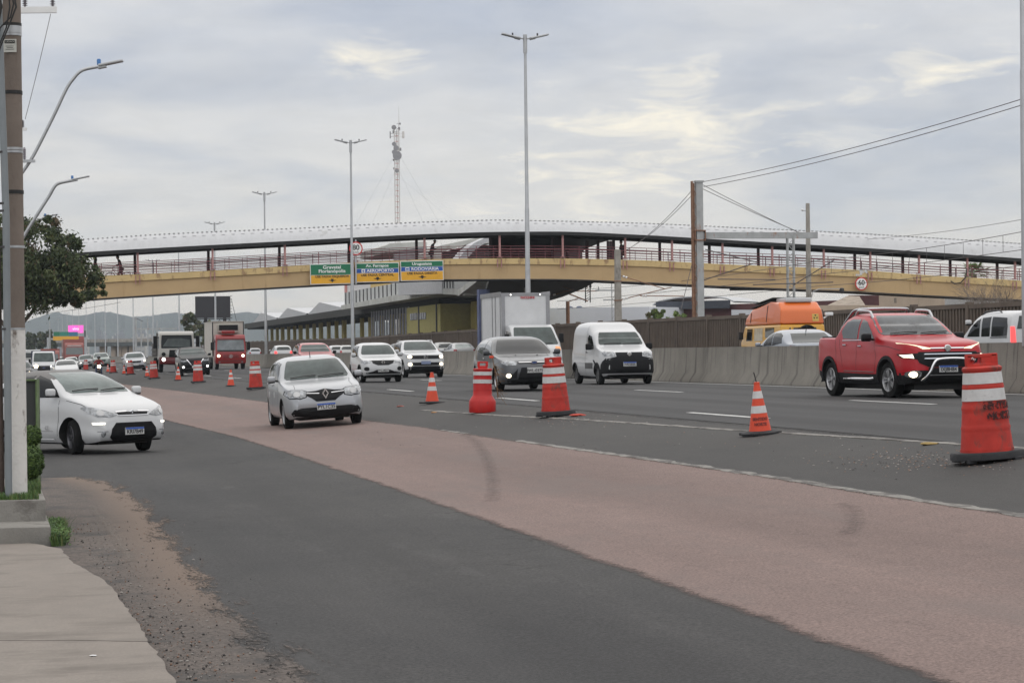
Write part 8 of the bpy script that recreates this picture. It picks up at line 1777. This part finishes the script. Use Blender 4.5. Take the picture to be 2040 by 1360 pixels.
    if bag: b = MB(); c_ = Vector(P['chest'][:3]); b.bbox(tuple(c_+Vector((-.22, 0, -.05))), (.18, .28, .42), .06); b.build('backpack', bag, t)
    bm.free(); return t
M_jk, M_tr, M_rj, M_jn = mat('dark jacket', (.022, .022, .024), .8), mat('dark trousers', (.02, .022, .028), .8), mat('red jacket', (.20, .015, .02), .7), mat('denim', (.07, .10, .18), .8)
def on_bridge(px, dv=1.5): u, _ = at_v(px, 540, V0+dv); return W(u, V0+dv, ztp(u)-.42)
person('person in dark clothes pushing a bicycle along the footbridge at left', on_bridge(241), PHI+math.pi, M_jk, M_tr, pose='push')
person('long haired person in dark clothes on the footbridge beside the tree', on_bridge(190), PHI+math.pi, M_jk, M_tr, pose='walk', long_hair=True)
person('person in a dark cap and shirt leaning forward above the direction signs', on_bridge(859, 1.0), PHI, mat('navy shirt', (.03, .035, .05), .8), M_tr, pose='lean', cap=M_black)
person('person with a dark backpack on the footbridge by the short concrete pole', on_bridge(1239, 1.2), PHI+math.pi, M_jk, M_tr, pose='walk', bag=M_black)
def cyc(parent, wr, wb, m, n=24, tr=.022):
    T = lambda x: Matrix.Translation((x, 0, wr)) @ Matrix.Rotation(math.pi/2, 4, 'X')
    for x in (wb/2, -wb/2):
        b = MB(); b.tube([T(x) @ Vector(((wr-tr)*math.cos(a), (wr-tr)*math.sin(a), 0)) for a in np.linspace(0, 2*math.pi, n+1)], tr, 6, cap=False)
        for i in range(8): a = i*math.pi/8; b.tube([T(x) @ Vector(((wr-tr)*math.cos(a), (wr-tr)*math.sin(a), 0)), T(x) @ Vector((-(wr-tr)*math.cos(a), -(wr-tr)*math.sin(a), 0))], .004, 3)
        b.build('wheel', m, parent)
bl = on_bridge(236, 1.1); bc = thing('bicycle', 'dark bicycle pushed along the footbridge behind the maroon railing', 'bicycle', bl, PHI+math.pi); cyc(bc, .33, 1.02, M_tyre)
b = MB()
for p, q in (((-.51, .33), (-.12, .30)), ((-.12, .30), (-.22, .82)), ((-.12, .30), (.36, .78)), ((-.22, .74), (.36, .80)), ((-.51, .33), (-.22, .74)), ((.36, .84), (.51, .33)), ((.36, .84), (.34, 1.02))): b.tube([(p[0], 0, p[1]), (q[0], 0, q[1])], .018, 6)
b.tube([(.34, -.28, 1.02), (.34, .28, 1.02)], .014, 6); b.build('frame', M_rail, bc); b = MB(); b.bbox((-.24, 0, .86), (.26, .14, .06), .025); b.build('saddle', M_black, bc)
# motorcycle with rider
mp = at(197, 757, 170); u_, v_ = UV(mp.x, mp.y); mt = thing('motorcycle', 'motorcycle with a glowing headlamp at the far end of the red lane', 'motorcycle', (mp.x, mp.y, G(u_, v_)+.006), math.atan2(-CP, SP))
for x in (.66, -.62):
    T = Matrix.Translation((x, 0, .30)) @ Matrix.Rotation(math.pi/2, 4, 'X'); b = MB(); b.lathe([(.19, -.05), (.27, -.055), (.30, -.02), (.30, .02), (.27, .055), (.19, .05)], 22, 0, T, cap=False); b.lathe([(.19, -.02), (.19, .02)], 18, 1, T); b.build('wheel', [M_tyre, M_rim], mt)
b = MB(); b.bbox((.08, 0, .78), (.55, .26, .22), .08); b.bbox((-.45, 0, .80), (.65, .26, .12), .05, 1); b.build('tank_and_seat', [paint('bike red', (.25, .02, .02)), M_black], mt)
b = MB(); b.bbox((.05, 0, .45), (.42, .28, .34), .06); b.tube([(.66, -.08, .30), (.45, -.08, .92)], .025, 6); b.tube([(.66, .08, .30), (.45, .08, .92)], .025, 6); b.tube([(-.62, 0, .3), (-.1, 0, .45)], .035, 6); b.tube([(.42, -.36, 1.04), (.46, 0, .96), (.42, .36, 1.04)], .015, 6); b.tube([(.45, -.3, 1.0), (.47, -.36, 1.22)], .008, 4); b.tube([(.45, .3, 1.0), (.47, .36, 1.22)], .008, 4); b.bbox((.47, -.38, 1.25), (.02, .12, .08), .01); b.bbox((.47, .38, 1.25), (.02, .12, .08), .01); b.build('frame_and_forks', M_dark, mt)
b = MB(); b.lathe([(.04, -.1), (.10, 0)], 16, 0, Matrix.Translation((.56, 0, .88)) @ Matrix.Rotation(math.pi/2, 4, 'Y')); hb = b.build('headlight_shell', M_dark, mt); b = MB(); b.lathe([(.11, .0), (.09, .03)], 16, 0, Matrix.Translation((.56, 0, .88)) @ Matrix.Rotation(math.pi/2, 4, 'Y')); b.build('headlight', mat('motorcycle lamp', (1, .9, .7), .3, emit=((1.0, .85, .55), 16)), mt)
pr = person('rider in a red jacket and dark helmet on the motorcycle', (mp.x-(-CP)*0-SP*.22, mp.y+CP*.22, G(u_, v_)-.03), math.atan2(-CP, SP), M_rj, M_jn, pose='ride', helmet=mat('grey helmet', (.06, .075, .09), .25, coat=1))
# ------------------------------------------------------------------ traffic barrels and cones
M_or = mat('barrel orange red', (.42, .036, .026), .65, var=.2, vs=4, spec=.3, stain=((.19, .05, .04), 6, .55, (1, 1, .6)))
M_or2 = mat('old barrel red', (.42, .010, .008), .5, var=.12, vs=4, stain=((.10, .02, .02), 5, .60, (1, 1, .4)))
M_cone = mat('cone orange', (.60, .060, .022), .55, var=.08, vs=6, stain=((.25, .08, .05), 10, .66, (1, 1, .6)))
M_refl = mat('reflective band', (.50, .49, .48), .4, var=.12, vs=9, stain=((.36, .35, .35), 12, .62, (1, 1, 2)))
M_rub = mat('rubber base', (.022, .022, .024), .8, var=.3, vs=10)
M_blk = mat('spray paint', (.045, .012, .012), .8, stain=((.36, .03, .02), 26, .52, (1, 1, 1)))
def ring(rfun, z0, z1, mi, b, n=28, sq=1.0, off=0.0):
    k = max(2, int((z1-z0)/.05)+1); P = []
    for i in range(k+1):
        z = z0+(z1-z0)*i/k; r = rfun(z)+off
        for j in range(n): a = 2*math.pi*j/n; P.append((r*math.cos(a), r*math.sin(a)*sq, z))
    b.add(P, [(i*n+j, i*n+(j+1) % n, (i+1)*n+(j+1) % n, (i+1)*n+j) for i in range(k) for j in range(n)], mi, True)
def barrel(big=True):
    t = thing('traffic_barrel', 'x', 'traffic barrel'); H = .98; zb = .13
    rf = lambda z: .255-(z-zb)*(.255-.172)/(H-zb)
    b = MB(); prof = [(.262, zb-.05), (.262, zb)]
    ribs = (.36, .56, .66)
    for z in np.linspace(zb, H-.10, 34):
        r = rf(z)
        for q in (.33, .53, .735): 
            if abs(z-q) < .016: r += .007
        prof.append((r, z))
    prof += [(rf(H-.10)+.012, H-.085), (rf(H-.10)+.012, H-.06), (rf(H-.06)-.006, H-.045)]
    b.lathe(prof, 32, 0); b.build('barrel_shell', M_or, t)
    # flat carrying handle with a slot
    b = MB(); w_ = .155; zz0, zz1 = H-.06, H+.075
    b.bbox((-.125, 0, (zz0+zz1)/2), (.075, .06, zz1-zz0), .012); b.bbox((.125, 0, (zz0+zz1)/2), (.075, .06, zz1-zz0), .012); b.bbox((0, 0, zz1-.02), (.32, .06, .04), .015); b.bbox((0, 0, zz0+.02), (.32, .062, .05), .012); b.bbox((.05, 0, (zz0+zz1)/2), (.12, .05, zz1-zz0), .012); b.build('handle', M_or, t)
    for z0, z1 in ((.60, .715), (.765, .875)): b = MB(); ring(rf, z0, z1, 0, b, off=.006); b.keep = False; b.build('reflective_band', M_refl, t)
    b = MB(); n = 8; 
    for (r0, r1, z0, z1) in ((.40, .385, .03, .10),): b.lathe([(.265, z0), (r0, z0), (r0, z1-.015), (r1, z1), (.262, z1)], 8, 0, Matrix.Rotation(R(22.5), 4, 'Z') @ Matrix.Diagonal((1, .8, 1, 1)), cap=False)
    for a in range(4): b.bbox((.34*math.cos(R(45+90*a)), .27*math.sin(R(45+90*a)), .02), (.1, .1, .04), .01)
    b.build('rubber_base', M_rub, t); return t
def place(o, px, py, rz=0, tilt=(0, 0), s=1.0, u=None):
    p, uv = onground(px, py); o.location = (p.x, p.y, p.z+.004); o.rotation_euler = (R(tilt[0]), R(tilt[1]), rz); o.scale = (s,)*3; return p
b0 = barrel()
# (px, base centre y, scale, turn, tilt)
BG = 'striped barrels along the edge of the highway'
BR = [(1968, 919, 1.06, .15, (0, -3.2), 'largest striped barrel with sprayed black letters at the right edge'),
      (1108, 829, 1.03, .5, (0, -3.0), 'leaning striped barrel on a skewed black base in front of the grey hatchback'),
      (510, 776, 1.0, .3, (0, -2), 'striped barrel just left of the silver hatchback'),
      (395, 763, 1.0, .2, (0, -1.5), 'striped barrel in front of the black suv'),
      (307, 755, 1.0, .1, (0, -2.5), 'leaning striped barrel beside the dump truck wheel'),
      (260, 746.5, .98, .4, (0, -2), 'striped barrel in front of the pale silver car'),
      (226, 743, .98, .4, (0, -2), 'striped barrel in front of the greenish grey car'),
      (171, 737.5, 1.0, .2, (0, 0), 'farthest striped barrel, left of the motorcycle rider')]
near_b = None
for i, (px, py, s, rz, tl, lab) in enumerate(BR):
    o = b0 if i == 0 else dup(b0); place(o, px, py, rz, tl, s); o['label'] = lab; o['group'] = BG
    if i == 0: near_b = o
# sprayed words wrapped round the near barrel
def wrap(word, zc, size, parent, a0, name='lettering', rfun=None, off=.012, sx=1.0, m=None):
    rfun = rfun or (lambda z: .255-(z-.13)*(.255-.172)/(.85))
    cu = bpy.data.curves.new('t', 'FONT'); cu.body = word; cu.size = size; cu.extrude = .001; cu.offset = size*.05; cu.align_x = 'CENTER'; cu.align_y = 'CENTER'; cu.resolution_u = 3
    tmp = bpy.data.objects.new('t', cu); me = bpy.data.meshes.new_from_object(tmp); bpy.data.objects.remove(tmp)
    bm = bmesh.new(); bm.from_mesh(me); bmesh.ops.subdivide_edges(bm, edges=[e for e in bm.edges if e.calc_length() > .03], cuts=2); 
    for q in bm.verts: x, z, y = q.co.x*sx, q.co.y, q.co.z; r = rfun(zc+z)+off+y; a = a0+x/r; q.co = (r*math.cos(a), r*math.sin(a), zc+z)
    bm.to_mesh(me); bm.free(); me.materials.clear(); me.materials.append(m or M_blk); o = bpy.data.objects.new(name, me); C.objects.link(o); o.parent = parent; return o
wrap('SENTIDO', .550, .095, near_b, R(-80)-.15+.42, sx=.95); wrap('NORTE', .450, .10, near_b, R(-80)-.15+.42, sx=1.0)
b = MB(); rg = random.Random(6)
for i in range(7): P = [(-.10+rg.uniform(-.03, .03), -.05, 1.0+rg.uniform(-.03, .03)) for k in range(4)]; b.tube(P, .004, 4, i % 3)
b.build('tied_wire', [M_tail, M_white, M_black], near_b)
# old round barrel with a swollen foot, and the twig lashed to it
t = thing('traffic_barrel', 'bright red round barrel with a swollen dirty foot, left of the leaning barrel', 'traffic barrel', (0, 0, 0), 0, BG)
prof = [(.265, 0), (.275, .02), (.275, .22), (.26, .26), (.215, .33), (.195, .36), (.193, .47), (.198, .475), (.193, .48)]+[(.193-.012*(z-.48)/.4, z) for z in np.linspace(.5, .86, 8)]+[(.20, .875), (.20, .895), (.17, .905)]
b = MB(); b.lathe(prof, 32); b.build('barrel_shell', M_or2, t)
b = MB(); b.bbox((0, 0, .93), (.20, .05, .06), .012); b.bbox((-.085, 0, .985), (.05, .05, .10), .012); b.bbox((.085, 0, .985), (.05, .05, .10), .012); b.bbox((0, 0, 1.03), (.22, .05, .035), .012); b.build('handle', M_or2, t)
for z0, z1 in ((.60, .68), (.765, .84)): b = MB(); ring(lambda z: .193, z0, z1, 0, b, off=.004); b.build('reflective_band', M_refl, t)
p = place(t, 961, 822, .2, (0, 1.0))
tw = thing('dry_branch', 'dry brown twig with a flagged tip lashed to the bright red barrel', 'branch', p+Vector((.22, .02, .3))); b = MB(); rg = random.Random(3)
b.tube([(.10, 0, .0), (.06, 0, .5), (-.03, 0, .95)], [.012, .009, .005], 6)
for i in range(26): z = rg.uniform(0, .75); q = Vector((.10-.13*z, 0, z)); d = Vector((rg.uniform(.05, .22), rg.uniform(-.1, .1), rg.uniform(-.22, .12))); b.tube([q, q+d*.6, q+d+Vector((0, 0, -.05))], .004, 4)
b.build('twigs', mat('dry twig', (.16, .095, .05), .9), tw); b = MB(); b.bbox((-.02, 0, .84), (.09, .02, .05), .01); b.build('flag', M_cone, tw)
# cones
def cone():
    t = thing('traffic_cone', 'x', 'traffic cone'); H = .72; rf = lambda z: .155-(z-.045)*(.155-.034)/(H-.045)
    b = MB(); b.lathe([(rf(z), z) for z in np.linspace(.045, H-.04, 14)]+[(.040, H-.04), (.040, H), (.02, H+.005)], 26); b.build('cone_shell', M_cone, t)
    for z0, z1 in ((.30, .40), (.50, .60)): b = MB(); ring(rf, z0, z1, 0, b, n=24, off=.003); b.build('reflective_band', M_refl, t)
    b = MB(); b.bbox((0, 0, .022), (.44, .44, .04), .015); b.lathe([(.20, .04), (.165, .058)], 24, 0, cap=False); b.build('base', M_rub, t); return t
c0 = cone(); CG = 'orange traffic cones between the barrels'
CR = [(1515, 866, 1.0, .4, (0, -4), 'cone with a black stick in its top, right of centre on the asphalt'), (861, 804, 1.02, .7, (0, 0), 'cone with a warped flat base right of the silver hatchback'), (460, 769.5, .95, .2, (0, 0), 'cone left of the barrel beside the silver hatchback'), (355, 758, 1.0, .2, (0, 0), 'cone between the black suv and the dump truck'), (293.5, 750.5, .92, .1, (0, -3), 'pale orange cone left of the leaning barrel by the dump truck'), (247, 745, .85, .2, (0, 0), 'cone half hidden behind the barrel by the pale silver car'), (215, 741, .9, .2, (0, 0), 'farthest cone, right of the motorcycle rider')]
for i, (px, py, s, rz, tl, lab) in enumerate(CR):
    o = c0 if i == 0 else dup(c0); place(o, px, py, rz, tl, s); o['label'] = lab; o['group'] = CG
    if i == 0: nc = o
rc = lambda z: .155-(z-.045)*(.155-.034)/(.675)
wrap('SENTIDO', .22, .055, nc, R(-90)-.4, rfun=rc, off=.004, m=mat('scrawl', (.16, .03, .025), .8)); wrap('NORTE', .15, .055, nc, R(-90)-.4, rfun=rc, off=.004, m=_M['scrawl'])
b = MB(); b.tube([(0, 0, .70), (-.02, 0, .80), (-.035, 0, .86)], .008, 6); b.build('stick', M_black, nc)
b = MB(); b.lathe([(.17, 0), (.26, .0), (.265, .03), (.20, .055), (.165, .055)], 26, 0, cap=False); b.build('round_base', M_rub, nc)
# rubble and flattened things by the line
for (px, py, s, col, lab, nm) in ((1852, 886, .07, (.26, .18, .06), 'dull yellow crushed lump lying on the worn white line', 'debris'), (865, 822, .05, (.34, .17, .06), 'small brown lump on the asphalt left of the bright red barrel', 'debris'), (798, 810, .06, (.30, .08, .06), 'reddish scrap on the asphalt below the white compact', 'debris'), (1150, 829, .10, (.4, .05, .03), 'broken red plastic piece beside the leaning barrel base', 'debris')):
    p, _ = onground(px, py); bm = bmesh.new(); bmesh.ops.create_icosphere(bm, subdivisions=2, radius=s); rg = random.Random(px)
    for q in bm.verts: q.co *= rg.uniform(.8, 1.2); q.co.z *= .3; q.co.x *= 1.5
    b = MB(); b.add([q.co for q in bm.verts], [[q.index for q in f.verts] for f in bm.faces], 0, False); bm.free(); tag(b.build(nm, mat('lump '+lab[:12], col, .8), location=(p.x, p.y, p.z+s*.2)), lab, 'debris')
b = MB(); rg = random.Random(13)
for i in range(900):
    k = rg.random(); px, py = (rg.gauss(1850, 110), rg.gauss(918, 12)) if k < .55 else ((rg.gauss(1130, 60), rg.gauss(835, 8)) if k < .75 else (rg.uniform(700, 2040), rg.uniform(800, 900)))
    p, (u, v) = onground(px, py)
    if u > 10.9: continue
    s = rg.choice((.005, .008, .012, .016)); T = Matrix.Translation((u, v, G(u, v)+.004+s*.3)) @ Matrix.Rotation(rg.uniform(0, 6), 4, 'Z')
    b.add([(s*a*rg.uniform(.6, 1.3), s*c*rg.uniform(.6, 1.3), s*.6*e) for a, c, e in ((1, 0, 0), (0, 1, 0), (-1, 0, 0), (0, -1, 0), (0, 0, 1))], [(0, 1, 4), (1, 2, 4), (2, 3, 4), (3, 0, 4)], rg.choice((0, 1, 2)), False, T)
tag(b.build('grit', [_M['stone dark'], _M['stone red'], _M['stone pale']], rotation_euler=(0, 0, PHI)), 'fine grit scattered on the shoulder around the barrels', kind='stuff')
# ------------------------------------------------------------------ the moist air: far hills and blocks fade to blue
hm = bpy.data.materials.new('haze'); hm.use_nodes = True; hn = hm.node_tree.nodes; hn.clear()
ho = hn.new('ShaderNodeOutputMaterial'); hv = hn.new('ShaderNodeVolumePrincipled'); hv.inputs['Color'].default_value = (.82, .91, 1.0, 1); hv.inputs['Density'].default_value = .00014
hv.inputs['Anisotropy'].default_value = .2
hm.node_tree.links.new(hv.outputs[0], ho.inputs['Volume'])
b = MB(); b.box((0, 2100, 37), (7600, 5200, 84)); o = b.build('haze', hm); tag(o, 'even bluish haze that fades the far hills', None, None, 'stuff')
